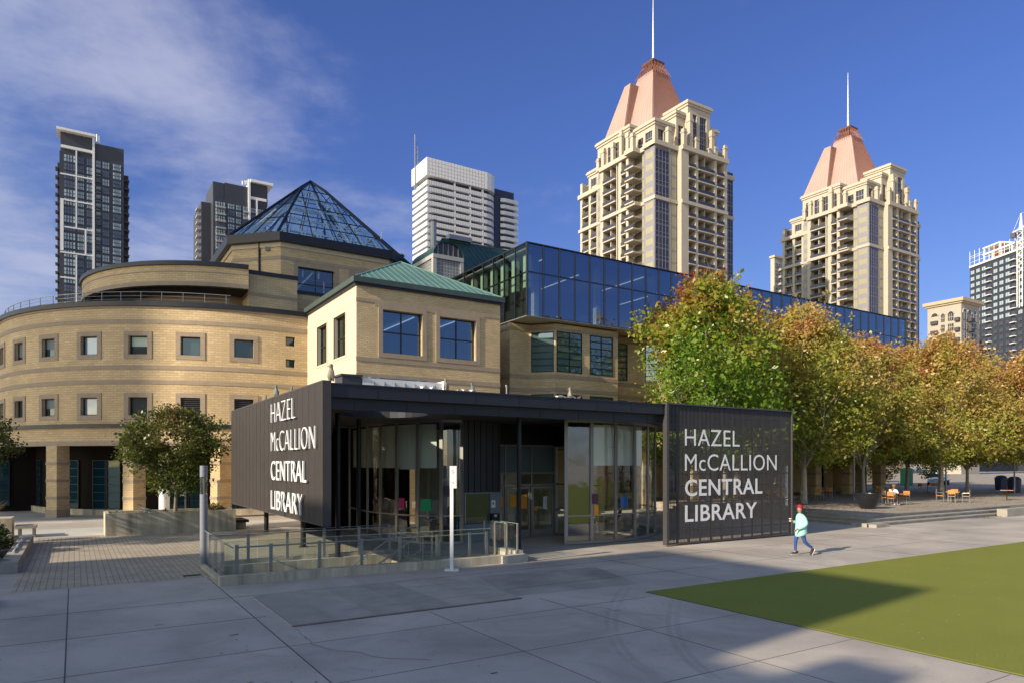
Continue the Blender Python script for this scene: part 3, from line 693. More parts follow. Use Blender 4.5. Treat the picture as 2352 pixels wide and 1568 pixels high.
# ------------------------------------------------------------------ pyramid hall
def pyramid_hall():
    t = thing('glass_pyramid_hall', 'octagonal brick hall topped by a dark framed glass pyramid', 'building', (17, 59, 0))
    cx, cy, s, c = 17.0, 59.0, 7.0, 2.8
    def octo(s, c): return [(cx - s + c, cy - s), (cx + s - c, cy - s), (cx + s, cy - s + c), (cx + s, cy + s - c), (cx + s - c, cy + s), (cx - s + c, cy + s), (cx - s, cy + s - c), (cx - s, cy - s + c)]
    V = octo(s, c)
    ze = 19.35
    # front face with two windows
    b = MB(); surr = MB()
    P = plane(V[0], (1, 0), (0, 1)); L = V[1][0] - V[0][0]
    hs = [(1.25, 4.0, 15.35, 17.75), (5.45, 8.2, 15.35, 17.75)]
    # slightly offset toward left as seen
    wall(b, P, 0, L, 12, ze, hs, .35)
    for i in range(1, 8):
        a, d = V[i], V[(i + 1) % 8]
        Pi = plane(a, (d[0] - a[0], d[1] - a[1]), (cx - (a[0] + d[0]) / 2, cy - (a[1] + d[1]) / 2))
        wall(b, Pi, 0, math.dist(a, d), 8, ze)
    b.build('wall', M['brick'], t)
    for h_ in hs:
        surr = MB(); ring(surr, P, *h_, .3, -.04, .03); surr.build('window_surround', M['stone'], t); window(P, *h_, .3, t, [.5], [.5], G['pyr'], t=.07)
    for (z0, z1, e, nm, m) in ((18.1, 18.35, .03, 'string_course', M['stone']), (19.0, 19.35, .08, 'cornice_stone', M['stone_lt']), (19.35, 20.0, .45, 'eaves', M['cap'])):
        A = octo(s + e, c + e * .6); bb = MB()
        bb.face([(x, y, z0) for x, y in A][::-1]); bb.face([(x, y, z1) for x, y in A])
        for i in range(8): a, d = A[i], A[(i + 1) % 8]; bb.face([(*a, z0), (*d, z0), (*d, z1), (*a, z1)])
        bb.build(nm, m, t)
    A = octo(s + .25, c); zb, za = 20.02, 27.1
    apex = Vector((cx, cy, za))
    S = s + .25
    cor = [(-1, -1), (1, -1), (1, 1), (-1, 1)]
    tt = .865
    Pc = [apex + Vector((sx * S * (1 - tt), sy * S * (1 - tt), -(za - zb) * (1 - tt))) for sx, sy in cor]
    gl = MB(); fr = MB()
    A3 = [Vector((x, y, zb)) for x, y in A]
    mains = [([A3[0], A3[1], Pc[1], apex, Pc[0]], 0), ([A3[2], A3[3], Pc[2], apex, Pc[1]], 1), ([A3[4], A3[5], Pc[3], apex, Pc[2]], 2), ([A3[6], A3[7], Pc[0], apex, Pc[3]], 3)]
    ch = [[A3[7], A3[0], Pc[0]], [A3[1], A3[2], Pc[1]], [A3[3], A3[4], Pc[2]], [A3[5], A3[6], Pc[3]]]
    for q, _ in mains: gl.face(q)
    for q in ch: gl.face(q)
    gp = gl.build('glass_roof', G['pyr'], t)
    for q in ch: fr.tube(q[0], q[2], .11, .11, 6); fr.tube(q[1], q[2], .11, .11, 6)
    for p in Pc: fr.tube(p, apex, .11, .11, 6)
    fr.build('ridge_frame', M['black'], gp)
    # glazing bars
    gb = MB(); inner = MB()
    def clip(poly, a, b_):   # points where line a-b crosses the polygon
        pts = []
        for i in range(len(poly)):
            p, q = poly[i], poly[(i + 1) % len(poly)]
            r1, r2 = q - p, b_ - a
            # solve in least squares for coplanar lines
            n_ = (poly[1] - poly[0]).cross(poly[2] - poly[0]).normalized()
            den = r1.cross(r2).dot(n_)
            if abs(den) < 1e-7: continue
            s_ = (a - p).cross(r2).dot(n_) / den
            if -1e-6 <= s_ <= 1 + 1e-6: pts.append(p + r1 * s_)
        return pts
    for q, k in mains:
        base = (q[1] - q[0]); bm = (q[0] + q[1]) / 2; up = (apex - bm); bd = base.normalized()
        for f in (-2, -1, 0, 1, 2):
            a = bm + bd * f * 1.9
            # fan of bars converging at the apex
            pts = clip(q, a, a + (up * 1.0 + bd * (-f) * .9))
            if len(pts) >= 2: gb.tube(pts[0], pts[-1] if (pts[-1] - pts[0]).length > .5 else pts[1], .045, .045, 5)
        for f in (.17, .33, .49, .65, .81):
            a = bm + up * f
            pts = clip(q, a, a + bd)
            if len(pts) >= 2: gb.tube(pts[0], pts[1], .04, .04, 5)
    for q in ch:
        bm = (q[0] + q[1]) / 2; bd = (q[1] - q[0]).normalized(); up = q[2] - bm
        for f in (-1, 0, 1):
            a = bm + bd * f * 1.0; pts = clip(q, a, a + up)
            if len(pts) >= 2: gb.tube(pts[0], max(pts, key=lambda p: (p - pts[0]).length), .04, .04, 5)
        for f in (.3, .6):
            a = bm + up * f; pts = clip(q, a, a + bd)
            if len(pts) >= 2: gb.tube(pts[0], pts[1], .04, .04, 5)
    gb.build('glazing_bars', M['black'], gp)
    # steel trusses inside the roof
    sh = .82
    for (q, k) in mains:
        bm = (q[0] + q[1]) / 2; bd = (q[1] - q[0]).normalized(); up = apex - bm; inn = Vector((cx, cy, 0)) - Vector((bm.x, bm.y, 0)); inn.normalize()
        for f in range(-3, 4):
            a = bm + bd * f * 1.2 + inn * .7; b_ = a + up * max(.15, (.88 - abs(f) * .22)); inner.tube(a, b_, .085, .085, 4)
            inner.tube(a, bm + bd * (f + 1) * 1.2 + inn * .7 + up * .35, .06, .06, 4); inner.tube(a + Vector((0, 0, -2.8)) + inn * .3, a, .07, .07, 4)
        for f in (.1, .3, .5, .7): inner.tube(bm + up * f - bd * 4.2 * (1 - f) + inn * .7, bm + up * f + bd * 4.2 * (1 - f) + inn * .7, .08, .08, 4)
        inner.tube(bm - bd * 3.5 + inn + Vector((0, 0, -4.5)), bm + bd * .5 + inn, .08, .08, 4); inner.tube(bm + bd * 3.5 + inn + Vector((0, 0, -4.5)), bm - bd * .5 + inn, .08, .08, 4)
    inner.build('roof_truss', M['steeltr'], t)
    b = MB(); b.box(cx - 5.6, cx + 5.6, cy - 5.6, cy + 5.6, 12.5, 12.6); b.build('hall_floor', M['hallfloor'], t)
    b = MB(); x, y = cx - s + c - 1.25, cy - s + 1.25
    b.box(x - .07, x + .07, y - .12, y - .02, 12, 19.9); b.build('downpipe', M['cap'], t)
    b = MB(); x = cx - s + c - .8; y = cy - s + .8
    b.box(x - .12, x + .12, y - .25, y - .05, 18.75, 19.0); b.build('floodlight', M['alu'], t)
M['steeltr'] = mat('pale_steel_truss', (.80, .84, .84), .5)
M['hallfloor'] = mat('pale_hall_floor', (.6, .6, .56), .6)
pyramid_hall()

# ------------------------------------------------------------------ square brick pavilion with green roof
def brick_box():
    t = thing('green_roofed_brick_block', 'square buff brick block with four large windows and pale green metal hip roof', 'building', (12.2, 34.2, 0))
    x0, x1, y0, y1, zt = 12.2, 20.8, 34.2, 43.0, 12.25
    F = plane((x0, y0), (1, 0), (0, 1)); L = plane((x0, y0), (0, 1), (1, 0))
    hf = [(1.42, 3.69, 8.92, 11.16), (4.73, 7.0, 8.92, 11.16)]
    hl = [(1.66, 3.63, 8.9, 11.17), (4.89, 6.75, 8.9, 11.17)]
    b = MB(); wall(b, F, 0, 8.6, 0, zt, hf, .32); wall(b, plane((x1, y0), (0, 1), (-1, 0)), 0, 8.8, 0, zt); b.build('front_wall', M['brick_small'], t)
    b = MB(); wall(b, L, 0, 8.8, 6.2, zt, hl, .32); b.build('side_wall', M['cream'], t, 'pale rendered side wall in full sun')
    b = MB(); wall(b, L, 0, 8.8, 0, 6.2); b.build('lower_side_wall', M['brick_small'], t)
    b = MB()
    for z0, z1 in ((11.45, 11.62), (8.4, 8.62), (7.55, 7.78)):
        pbox(b, F, -.02, 8.6, z0, z1, -.03, .02)
    for z0, z1 in ((11.3, 11.45),): pbox(b, F, 1.0, 7.5, z0, z1, -.032, .02)
    for h_ in hf: ring(b, F, *h_, .24, -.05, .03)
    b.build('string_course', M['stone'], t)
    b = MB()
    for z0, z1 in ((11.42, 11.46), (8.6, 8.64), (7.75, 7.79)): pbox(b, L, 0, 8.8, z0, z1, -.012, .02)
    for h_ in hl: ring(b, L, *h_, .12, -.025, .03)
    pbox(b, L, 0, 8.8, 6.1, 6.35, -.25, .02)
    b.build('side_trim', M['cream'], t)
    for h_ in hf: window(F, *h_, .3, t, [.5], [.5], G['room'], t=.06)
    for h_ in hl: window(L, *h_, .3, t, [.5], [.48], G['room2'], t=.06)
    b = MB(); b.box(x0 - .12, x1 + .12, y0 - .12, y1, 12.25, 12.38); b.build('eaves_shadow_board', M['cap'], t)
    b = MB(); b.box(x0 - .22, x1 + .22, y0 - .22, y1, 12.38, 12.66); b.build('fascia', M['teal_edge'], t)
    # hip roof with standing seams
    X0, X1, Y0, Y1, ze = x0 - .1, x1 + .1, y0 - .1, y1 + .1, 12.66
    ap = Vector(((x0 + x1) / 2, (y0 + y1) / 2, 15.15)); C = [Vector((X0, Y0, ze)), Vector((X1, Y0, ze)), Vector((X1, Y1, ze)), Vector((X0, Y1, ze))]
    b = MB()
    for i in range(4): b.face([C[i], C[(i + 1) % 4], ap])
    rf = b.build('roof', M['teal'], t)
    b = MB()
    for i in range(4):
        p, q = C[i], C[(i + 1) % 4]; mid = (p + q) / 2; n = 20
        for k in range(1, n):
            f = k / n; a = p.lerp(q, f); g = min(f, 1 - f) * 2; e = a + (ap - mid) * g
            if (e - a).length > .3: b.tube(a + Vector((0, 0, .02)), e + Vector((0, 0, .02)), .028, .028, 4)
    for c_ in C: b.tube(c_, ap, .06, .06, 5)
    b.build('standing_seams', M['teal'], rf)
    # rooms behind the windows
    b = MB(); b.box(x0 + .5, x1 - .4, y0 + .6, y1 - .5, 8.3, 8.4, 0); b.box(x0 + .5, x1 - .4, y0 + .5, y1 - .5, 11.6, 11.7, 1)
    b.box(x0 + .5, x1 - .4, y1 - .8, y1 - .7, 8.4, 11.6, 2); b.box(x1 - .6, x1 - .5, y0 + .5, y1 - .8, 8.4, 11.6, 2)
    b.build('interior', [M['intfloor'], M['intceil'], M['intblue']], t)
    b = MB()
    for x, ya, yb_ in ((14.2, 35.3, 40.5), (16.4, 36.5, 41.0), (18.9, 35.6, 40.0)): b.box(x, x + .07, ya, yb_, 11.45, 11.5)
    b.build('ceiling_light', M['strip'], t)
    b = MB(); b.box(19.4, 19.7, 35.3, 35.5, 8.4, 11.6); b.box(17.7, 17.95, 37.3, 37.5, 8.4, 10.9); b.box(18.9, 19.1, 37.3, 37.5, 8.4, 11.1); b.box(13.3, 15.2, 35.6, 35.9, 8.4, 8.95); b.build('interior_column', M['intwall'], t)
M['intblue'] = mat('interior_blue_grey', (.20, .24, .28), .8)
G['room2'] = glass_mat('side_window_glass', (.35, .42, .38), .30, (.85, .85, .75), ior=1.6)
brick_box()

# ------------------------------------------------------------------ east wing: brick bays under the long glass box
def wing():
    t = thing('brick_wing', 'buff brick wing with canted bay windows below the long blue glass storey', 'building', (23.2, 36.8, 0))
    zt = 11.95
    b = MB(); st = MB()
    wins = []
    def seg(p, q, holes=(), lo=4.2):
        d = (q[0] - p[0], q[1] - p[1]); Ld = math.hypot(*d); inn = (-d[1], d[0])
        Pp = plane(p, d, inn); wall(b, Pp, 0, Ld, lo, zt, holes, .22)
        for z0, z1 in ZB: 
            if z0 < 11: pbox(st, Pp, 0, Ld, z0, z1, -.03, .02)
            else: pbox(st, Pp, 0, Ld, 11.55, 11.72, -.04, .02)
        pbox(st, Pp, 0, Ld, 4.2, 4.45, -.05, .02)
        for h_ in holes: wins.append((Pp, h_))
    seg((23.1, 43.5), (23.1, 36.8), lo=0)     # facing west
    x = 23.1; k = 0
    while x < 62:
        Y1, Y2 = 36.8, 35.5
        W1 = [(0.15, 1.62, 8.95, 11.45), (0.15, 1.62, 5.3, 7.55)]
        seg((x, Y1), (x + 1.45, Y1))
        seg((x + 1.45, Y1), (x + 2.6, Y2), W1)
        W2 = [(0.08, 2.1, 8.95, 11.5), (2.75, 4.7, 8.95, 11.5), (0.08, 2.1, 5.3, 7.55), (2.75, 4.7, 5.3, 7.55)]
        seg((x + 2.6, Y2), (x + 7.75, Y2), W2)
        seg((x + 7.75, Y2), (x + 7.75, Y1))
        seg((x + 7.75, Y1), (x + 9.8, Y1), [(.75, 2.0, 8.95, 11.5), (.75, 2.0, 5.3, 7.55)])
        x += 9.8; k += 1
    xe = x
    seg((xe, 36.8), (xe, 52), lo=0)
    b.build('wall', M['brick_small'], t); st.build('string_course', M['stone'], t)
    for Pp, h_ in wins:
        wide = h_[1] - h_[0] > 1.6
        window(Pp, *h_, .06, t, [.5] if wide else [], [.17, .34, .5, .67, .84] if h_[2] > 8 else [.25, .5, .75], G['bay'], t=.05)
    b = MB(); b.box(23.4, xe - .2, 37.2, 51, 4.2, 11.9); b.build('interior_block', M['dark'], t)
    # ground-floor arcade
    b = MB(); b.box(23.1, xe, 35.5, 40.2, 4.1, 4.2); b.build('arcade_soffit', M['soffit'], t)
    b = MB(); R = plane((23.1, 40.2), (1, 0), (0, 1)); hs = [(2.2 + 4.9 * k, 3.5 + 4.9 * k, .9, 3.2) for k in range(9)]
    wall(b, R, 0, xe - 23.1, 0, 4.1, hs, .2); b.build('arcade_wall', M['brick_small'], t)
    for h_ in hs: window(R, *h_, .18, t, [], [.3], G['win'], t=.06)
    for k in range(9):
        xx = 23.5 + 4.9 * k; pb = MB(); pb.box(xx, xx + .8, 35.7, 36.5, 0, 4.1); p = pb.build('pier', M['brick_small'], t)
        for z in (1.2, 2.2, 3.2): pb = MB(); pb.box(xx - .025, xx + .825, 35.675, 36.525, z, z + .16); pb.build('stone_band', M['stone'], p)
G['bay'] = dglass('bay_glass', (.06, .12, .12), (.85, .97, 1), 2.3, .02)
wing()

def glass_box():
    t = thing('glass_storey', 'long blue glass box storey cantilevered above the brick wing', 'building', (23.2, 35, 12))
    x0, x1, y0, y1, z0, z1 = 23.2, 65.6, 35.0, 47.0, 12.1, 16.5
    F = plane((x0, y0), (1, 0), (0, 1)); L = plane((x0, y0), (0, 1), (1, 0))
    # panes: one part each; every other pane leans a hair, as real curtain walls do
    n = 35; w = (x1 - x0) / n
    random.seed(3)
    for k in range(n):
        a = k * w; e = random.uniform(-.007, .007); e2 = random.uniform(-.004, .004)
        b = MB(); b.face([F(a + .03, z0 + .05, e), F(a + w - .03, z0 + .05, -e), F(a + w - .03, z1 - .05, -e + e2), F(a + .03, z1 - .05, e + e2)])
        b.build('pane', G['box'], t)
    m = 9; w2 = (y1 - y0) / m
    for k in range(m):
        a = k * w2; b = MB(); b.face([L(a + .03, z0 + .05), L(a + w2 - .03, z0 + .05), L(a + w2 - .03, z1 - .05), L(a + .03, z1 - .05)]); b.build('pane', G['boxside'], t)
    b = MB()
    for k in range(n + 1): pbox(b, F, k * w - .022, k * w + .022, z0, z1, -.07, .10)
    for k in range(m + 1): pbox(b, L, k * w2 - .025, k * w2 + .025, z0, z1, -.03, .08)
    pbox(b, F, 0, x1 - x0, 14.72, 14.80, -.012, .2); pbox(b, L, .3, y1 - y0, 14.72, 14.8, .012, .1)
    b.build('mullion', M['boxfr'], t)
    b = MB(); b.box(x0 - .03, x1, y0 - .03, y1, z1, z1 + .07); b.build('roof_edge', M['cap'], t)
    b = MB(); b.box(x0 - .04, x1, y0 - .04, y0 + .06, z0 - .06, z0); b.box(x0 - .04, x0 + .05, y0 + .06, y1, z0 - .06, z0); b.build('bottom_trim', M['alu'], t)
    b = MB(); b.box(x0 + .06, x1 - .05, y0 + .07, y1, z0 - .05, z0 + .02); b.build('soffit', M['cream'], t)
    b = MB(); b.box(x0 + .2, x1 - .2, y0 + .25, y1 - .1, z0 + .03, z0 + .1, 0); b.box(x0 + .2, x1 - .2, y0 + .25, y1 - .1, z1 - .25, z1 - .15, 1)
    b.box(x0 + 5, x1 - .3, y1 - 3, y1 - 2.9, z0 + .1, z1 - .25, 2); b.box(x1 - .4, x1 - .3, y0 + .2, y1 - 3, z0 + .1, z1 - .25, 2)
    b.box(x0 + 1.9, x0 + 2.1, y0 + 2.6, y1 - .2, z0 + .1, z1 - .25, 3)
    b.build('interior', [M['intfloor'], M['intceil'], M['intblue'], M['dark']], t)
    b = MB()
    for k, yy in ((0, 1.5), (1, 3.2), (2, 1.2), (3, 4), (4, 1.4), (6, 2), (8, 3)): b.box(x0 + 2.2 + k * 4.2, x0 + 2.26 + k * 4.2, y0 + yy, y0 + yy + 4.5, z1 - .32, z1 - .28)
    b.build('ceiling_light', M['strip'], t)
    b = MB()
    for k in range(6): b.box(x0 + 11 + k * 2.2, x0 + 12.8 + k * 2.2, y1 - 3.2, y1 - 3.1, 13.6, 15.0)
    b.build('pale_panel', M['greenpan'], t)
    b = MB()
    for k in range(8): b.box(x0 + .6, x0 + .85, y0 + .8 + k * 1.35, y0 + 1.35 + k * 1.35, 14.1, 16.2)
    b.build('pale_green_fin', M['greenlit'], t)
    b = MB()
    for k in range(9): b.box(x0 + 1.2 + k * 5, x0 + 1.55 + k * 5, y0 + 1, y0 + 1.35, z0 + .1, z1 - .25)
    b.build('inner_column', M['intwall'], t)
M['boxfr'] = mat('curtain_wall_frame', (.03, .035, .05), .4, .5)
M['greenlit'] = mat('lit_green_blind', (.5, .62, .48), .7)
glass_box()

# ------------------------------------------------------------------ old roofs behind
def teal_hall():
    t = thing('teal_roofed_hall', 'dark clad hall with dark teal standing seam hip roof and vents', 'building', (28, 52, 0))
    ze, zr = 17.4, 23.3
    A = [Vector((22.5, 49.5, ze)), Vector((48, 49.5, ze)), Vector((48, 63, ze)), Vector((22.5, 63, ze))]; r0, r1 = Vector((28, 56, zr)), Vector((43, 56, zr))
    b = MB(); b.face([A[0], A[1], r1, r0]); b.face([A[1], A[2], r1]); b.face([A[2], A[3], r0, r1]); b.face([A[3], A[0], r0])
    rf = b.build('roof', M['teal_dk'], t)
    b = MB()
    for k in range(1, 50):
        f = k / 50; a = A[0].lerp(A[1], f); x = a.x
        if x < r0.x: e = A[0].lerp(r0, (x - A[0].x) / (r0.x - A[0].x))
        elif x > r1.x: e = A[1].lerp(r1, (A[1].x - x) / (A[1].x - r1.x))
        else: e = Vector((x, 56, zr))
        b.tube(a + Vector((0, 0, .03)), e + Vector((0, 0, .03)), .05, .05, 4)
    for k in range(1, 14):
        f = k / 14; a = A[3].lerp(A[0], f); g = min(f / .5, (1 - f) / .5); e = a + (r0 - (A[3] + A[0]) / 2) * g; b.tube(a, e, .05, .05, 4)
    b.tube(r0, r1, .12, .12, 6); b.tube(A[0], r0, .1, .1, 6)
    b.build('standing_seams', M['teal_dk'], rf)
    b = MB(); b.box(23, 47.5, 50, 62.5, 10, ze); b.build('wall', M['dkpanel'], t)
    b = MB()
    for k in range(60): b.box(23 + k * .41, 23.05 + k * .41, 49.94, 49.999, 10, ze)
    b.build('cladding_seam', M['black'], t)
    for x, y, z, h in ((26.6, 55.0, 21.6, 2.7), (23.9, 56, 19.2, 1.9)):
        b = MB(); b.tube((x, y, z), (x, y, z + h), .28, .28, 12); b.tube((x, y, z + h), (x, y, z + h + .12), .42, .36, 12); b.build('vent_stack', M['steel'], t)
    b = MB(); b.box(28.5, 30.8, 55.6, 56.3, 23.35, 23.75); b.build('roof_unit', M['alu'], t)
    # reddish clad dormer beside the roof
    b = MB(); b.box(27.2, 33.5, 46.5, 49.9, 10, 17.2); b.build('lower_block', M['maroonclad'], t)
    b = MB(); b.box(27.0, 33.7, 46.3, 49.9, 17.2, 17.5); b.build('block_coping', M['cap'], t)
    b = MB()
    for k in range(20): b.box(27.25 + k * .32, 27.29 + k * .32, 46.44, 46.499, 10, 17.2)
    b.build('block_seam', M['black'], t)
M['maroonclad'] = mat('brown_cladding', (.06, .025, .02), .5, .2)
teal_hall()
def turret():
    t = thing('glass_block_turret', 'square glass block stair turret with concrete corners and arched dark top', 'turret', (21.9, 45.4, 0))
    x0, x1, y0, y1, z1 = 21.9, 24.4, 45.3, 49.0, 18.0
    b = MB(); b.box(x0 + .08, x1 - .08, y0 + .08, y1, 12.0, z1 - .02); b.build('glass_block_wall', M['gblock'], t)
    b = MB()
    for x in (x0, x1 - .28): b.box(x, x + .28, y0, y0 + .28, 12, z1)
    b.box(x0, x0 + .28, y1 - .3, y1, 12, z1); b.box(x0, x1, y0 - .02, y0 + .3, z1, z1 + .3); b.box(x0, x0 + .3, y0 + .3, y1, z1, z1 + .3)
    b.build('concrete_frame', M['stonegrey'], t)
    b = MB(); n = 12; c = (x0 + x1) / 2; ra = (x1 - x0) / 2
    pts = [(c - ra * math.cos(math.pi * i / n), z1 + .3 + .95 * math.sin(math.pi * i / n)) for i in range(n + 1)]
    b.face([(x, y0 + .1, z) for x, z in pts]); b.face([(x, y1, z) for x, z in pts][::-1])
    for (xa, za), (xb, zb) in zip(pts, pts[1:]): b.face([(xa, y0 - .05, za), (xb, y0 - .05, zb), (xb, y1, zb), (xa, y1, za)], 1)
    b.build('arched_roof', [M['dkpanel'], M['teal_dk']], t)
    b = MB()
    for k in range(1, 6): x = x0 + k * (x1 - x0) / 6; b.box(x - .03, x + .03, y0 + .04, y0 + .095, z1 + .3, z1 + .3 + .9 * math.sin(math.acos(abs(x - c) / ra)))
    b.build('fanlight_bars', M['alu'], t)
M['gblock'] = brick_mat('glass_block', (.20, .21, .21), (.15, .16, .165), (.32, .32, .31), .24, .24, .03, off=0, bump=.9, rough=.15, noise=.15)
M['stonegrey'] = mat('grey_concrete', (.36, .35, .34), .8, noise=.1)
turret()

# ------------------------------------------------------------------ entrance pavilion
CAPX0, CAPX1, CAPY0, CAPY1 = 5.85, 26.3, 18.95, 31.95
def text_mesh(s, width, height, weight=0.0, ext=.03):
    cu = bpy.data.curves.new('txt', 'FONT'); cu.body = s; cu.size = 1; cu.extrude = 0.0; cu.offset = weight; cu.resolution_u = 4; cu.space_character = 1.05
    o = bpy.data.objects.new('txt', cu); COL.objects.link(o)
    dg = bpy.context.evaluated_depsgraph_get(); me = bpy.data.meshes.new_from_object(o.evaluated_get(dg))
    bpy.data.objects.remove(o)
    xs = [v.co.x for v in me.vertices]; ys = [v.co.y for v in me.vertices]
    ref = bpy.data.curves.new('ref', 'FONT'); ref.body = 'H'; ref.size = 1; ref.offset = weight
    o2 = bpy.data.objects.new('ref', ref); COL.objects.link(o2); dg = bpy.context.evaluated_depsgraph_get()
    m2 = bpy.data.meshes.new_from_object(o2.evaluated_get(dg)); bpy.data.objects.remove(o2)
    hy = [v.co.y for v in m2.vertices]; y0, y1 = min(hy), max(hy)
    kx = width / (max(xs) - min(xs)); ky = height / (y1 - y0); mx = min(xs)
    import bmesh
    bm = bmesh.new(); bm.from_mesh(me)
    for v in bm.verts: v.co = ((v.co.x - mx) * kx, (v.co.y - y0) * ky, 0)
    r = bmesh.ops.extrude_face_region(bm, geom=bm.faces[:])
    for v in [g for g in r['geom'] if isinstance(g, bmesh.types.BMVert)]: v.co.z += ext
    bmesh.ops.recalc_face_normals(bm, faces=bm.faces)
    for f_ in bm.faces: f_.smooth = False
    out = bpy.data.meshes.new('lettering'); bm.to_mesh(out); bm.free(); return out
LINES = [('HAZEL', 3.13, 3.82, -.004), ('McCALLION', 5.49, 2.85, -.004), ('CENTRAL', 4.55, 1.87, .013), ('LIBRARY', 4.21, .88, .013)]
def pavilion():
    t = thing('entrance_pavilion', 'low black flat roofed glass entrance pavilion with dark columns', 'pavilion', (16, 25, 0))
    x0, x1, y0, y1 = CAPX0 + .2, CAPX1, CAPY0 + .02, CAPY1
    # roof plate with an oval opening
    oc, ra, rb = (9.1, 22.7), 1.45, 1.75
    b = MB(); n = 32
    el = [(oc[0] + ra * math.cos(2 * math.pi * i / n), oc[1] + rb * math.sin(2 * math.pi * i / n)) for i in range(n)]
    bx0, bx1, by0, by1 = oc[0] - 2.2, oc[0] + 2.2, oc[1] - 2.3, oc[1] + 2.3
    def sq(a):
        c, s = math.cos(a), math.sin(a); k = min(2.2 / abs(c) if abs(c) > 1e-6 else 9, 2.3 / abs(s) if abs(s) > 1e-6 else 9); return (oc[0] + c * k, oc[1] + s * k)
    ou = [sq(2 * math.pi * i / n) for i in range(n)]
    for z, mi in ((4.82, 0), (5.25, 1)):
        for i in range(n):
            j = (i + 1) % n; b.face([(*el[i], z), (*ou[i], z), (*ou[j], z), (*el[j], z)], mi)
        for (a, c, d, e) in ((x0 + .3, bx0, y0 + .3, y1), (bx1, x1, y0 + .3, y1), (bx0, bx1, y0 + .3, by0), (bx0, bx1, by1, y1)):
            b.face([(a, d, z), (c, d, z), (c, e, z), (a, e, z)], mi)
        for i in range(n):   # square corners of the ring
            j = (i + 1) % n
            if abs(ou[i][0] - ou[j][0]) > 1e-4 and abs(ou[i][1] - ou[j][1]) > 1e-4:
                cxx = bx0 if ou[i][0] + ou[j][0] < 2 * oc[0] else bx1; cyy = by0 if ou[i][1] + ou[j][1] < 2 * oc[1] else by1
                b.face([(*ou[i], z), (cxx, cyy, z), (*ou[j], z)], mi)
    for i in range(n):
        j = (i + 1) % n; b.face([(*el[i], 4.82), (*el[j], 4.82), (*el[j], 5.6), (*el[i], 5.6)], 2)
    b.build('roof_slab', [M['soffit'], M['roofmem'], M['ztrim']], t)
    # two-step zinc fascia with panel joints
    b = MB(); b.box(x0, x1, y0, y0 + .12, 4.98, 5.33); b.box(x0 + .05, x1, y0 + .26, y0 + .34, 4.66, 4.975); b.box(x0, x1, y0 + .12, y0 + .4, 4.975, 5.02)
    b.box(x1 - .12, x1, y0 + .12, y1, 4.98, 5.33); b.box(x0, x1 - .12, y1 - .12, y1, 4.98, 5.33)
    fa = b.build('fascia', M['ztrim'], t)
    b = MB(); x = x0 + 1.35
    while x < x1: b.box(x - .008, x + .008, y0 - .006, y0 + .01, 4.98, 5.33); b.box(x - .6, x - .585, y0 + .25, y0 + .27, 4.66, 4.97); x += 1.62
    b.build('panel_joint', M['black'], fa)
    b = MB(); b.box(x0, x1, y0 - .03, y0 + .2, 5.33, 5.37); b.build('roof_edge_flashing', M['ztrim'], t)
    # columns
    for x, y, r in ((7.48, 22.78, .09), (9.15, 25.4, .09), (12.93, 20.0, .08), (7.25, 26.1, .10), (7.25, 32.0, .10)):
        b = MB(); b.tube((x, y, 0), (x, y, 4.82), r, r, 14); b.tube((x, y, 0), (x, y, .03), r + .07, r + .07, 14); b.build('column', M['black'], t)
    # curved curtain walls
    def arc(pts, name_, skip=()):
        dense = []
        for i, (a, c) in enumerate(zip(pts, pts[1:])):
            pm = pts[i - 1] if i else a; pn = pts[i + 2] if i + 2 < len(pts) else c
            for k in range(4):
                s = k / 4; h = lambda p0, p1, p2, p3: .5 * ((2 * p1) + (-p0 + p2) * s + (2 * p0 - 5 * p1 + 4 * p2 - p3) * s * s + (-p0 + 3 * p1 - 3 * p2 + p3) * s ** 3)
                dense.append((h(pm[0], a[0], c[0], pn[0]), h(pm[1], a[1], c[1], pn[1])))
        dense.append(pts[-1])
        for i, (a, c) in enumerate(zip(pts, pts[1:])):
            g = MB()
            for k in range(4):
                p, q = dense[i * 4 + k], dense[i * 4 + k + 1]
                g.face([(*p, .12), (*q, .12), (*q, 4.72), (*p, 4.72)], 0, None, False)
            g.build('glass_panel', G['pav'], t)
        for z, hgt, w in ((.02, .1, .06), (1.08, .05, .03), (4.72, .1, .06)):
            f = MB()
            for p, q in zip(dense, dense[1:]):
                d = Vector((q[0] - p[0], q[1] - p[1])).normalized(); nx, ny = -d.y * w, d.x * w
                f.hexa([(p[0] - nx, p[1] - ny, z), (q[0] - nx, q[1] - ny, z), (q[0] + nx, q[1] + ny, z), (p[0] + nx, p[1] + ny, z)] + [(p[0] - nx, p[1] - ny, z + hgt), (q[0] - nx, q[1] - ny, z + hgt), (q[0] + nx, q[1] + ny, z + hgt), (p[0] + nx, p[1] + ny, z + hgt)])
            f.build('rail_frame', M['alu'], t)
        for p in pts:
            m_ = MB(); m_.rbox(p, .07, .14, .02, 4.8, math.atan2(p[1] - 28, p[0] - 18)); m_.build('mullion', M['alu'], t)
        return dense
    Lp = [(12.72, 23.78), (11.95, 24.0), (11.3, 24.75), (10.85, 25.75), (10.62, 26.9), (10.55, 28.2), (10.62, 29.6), (10.8, 31.2)]
    Rp = [(16.0, 21.42), (17.08, 21.2), (18.2, 21.08), (19.4, 21.28), (20.6, 21.8), (21.7, 22.5), (22.6, 23.4), (23.3, 24.6), (23.8, 26.2)]
    dl = arc(Lp, 'l'); dr = arc(Rp, 'r')
    # roller blinds in the top third, just behind the glass
    def inset(p, c, k=.16): v = Vector((c[0] - p[0], c[1] - p[1])).normalized(); return (p[0] + v.x * k, p[1] + v.y * k)
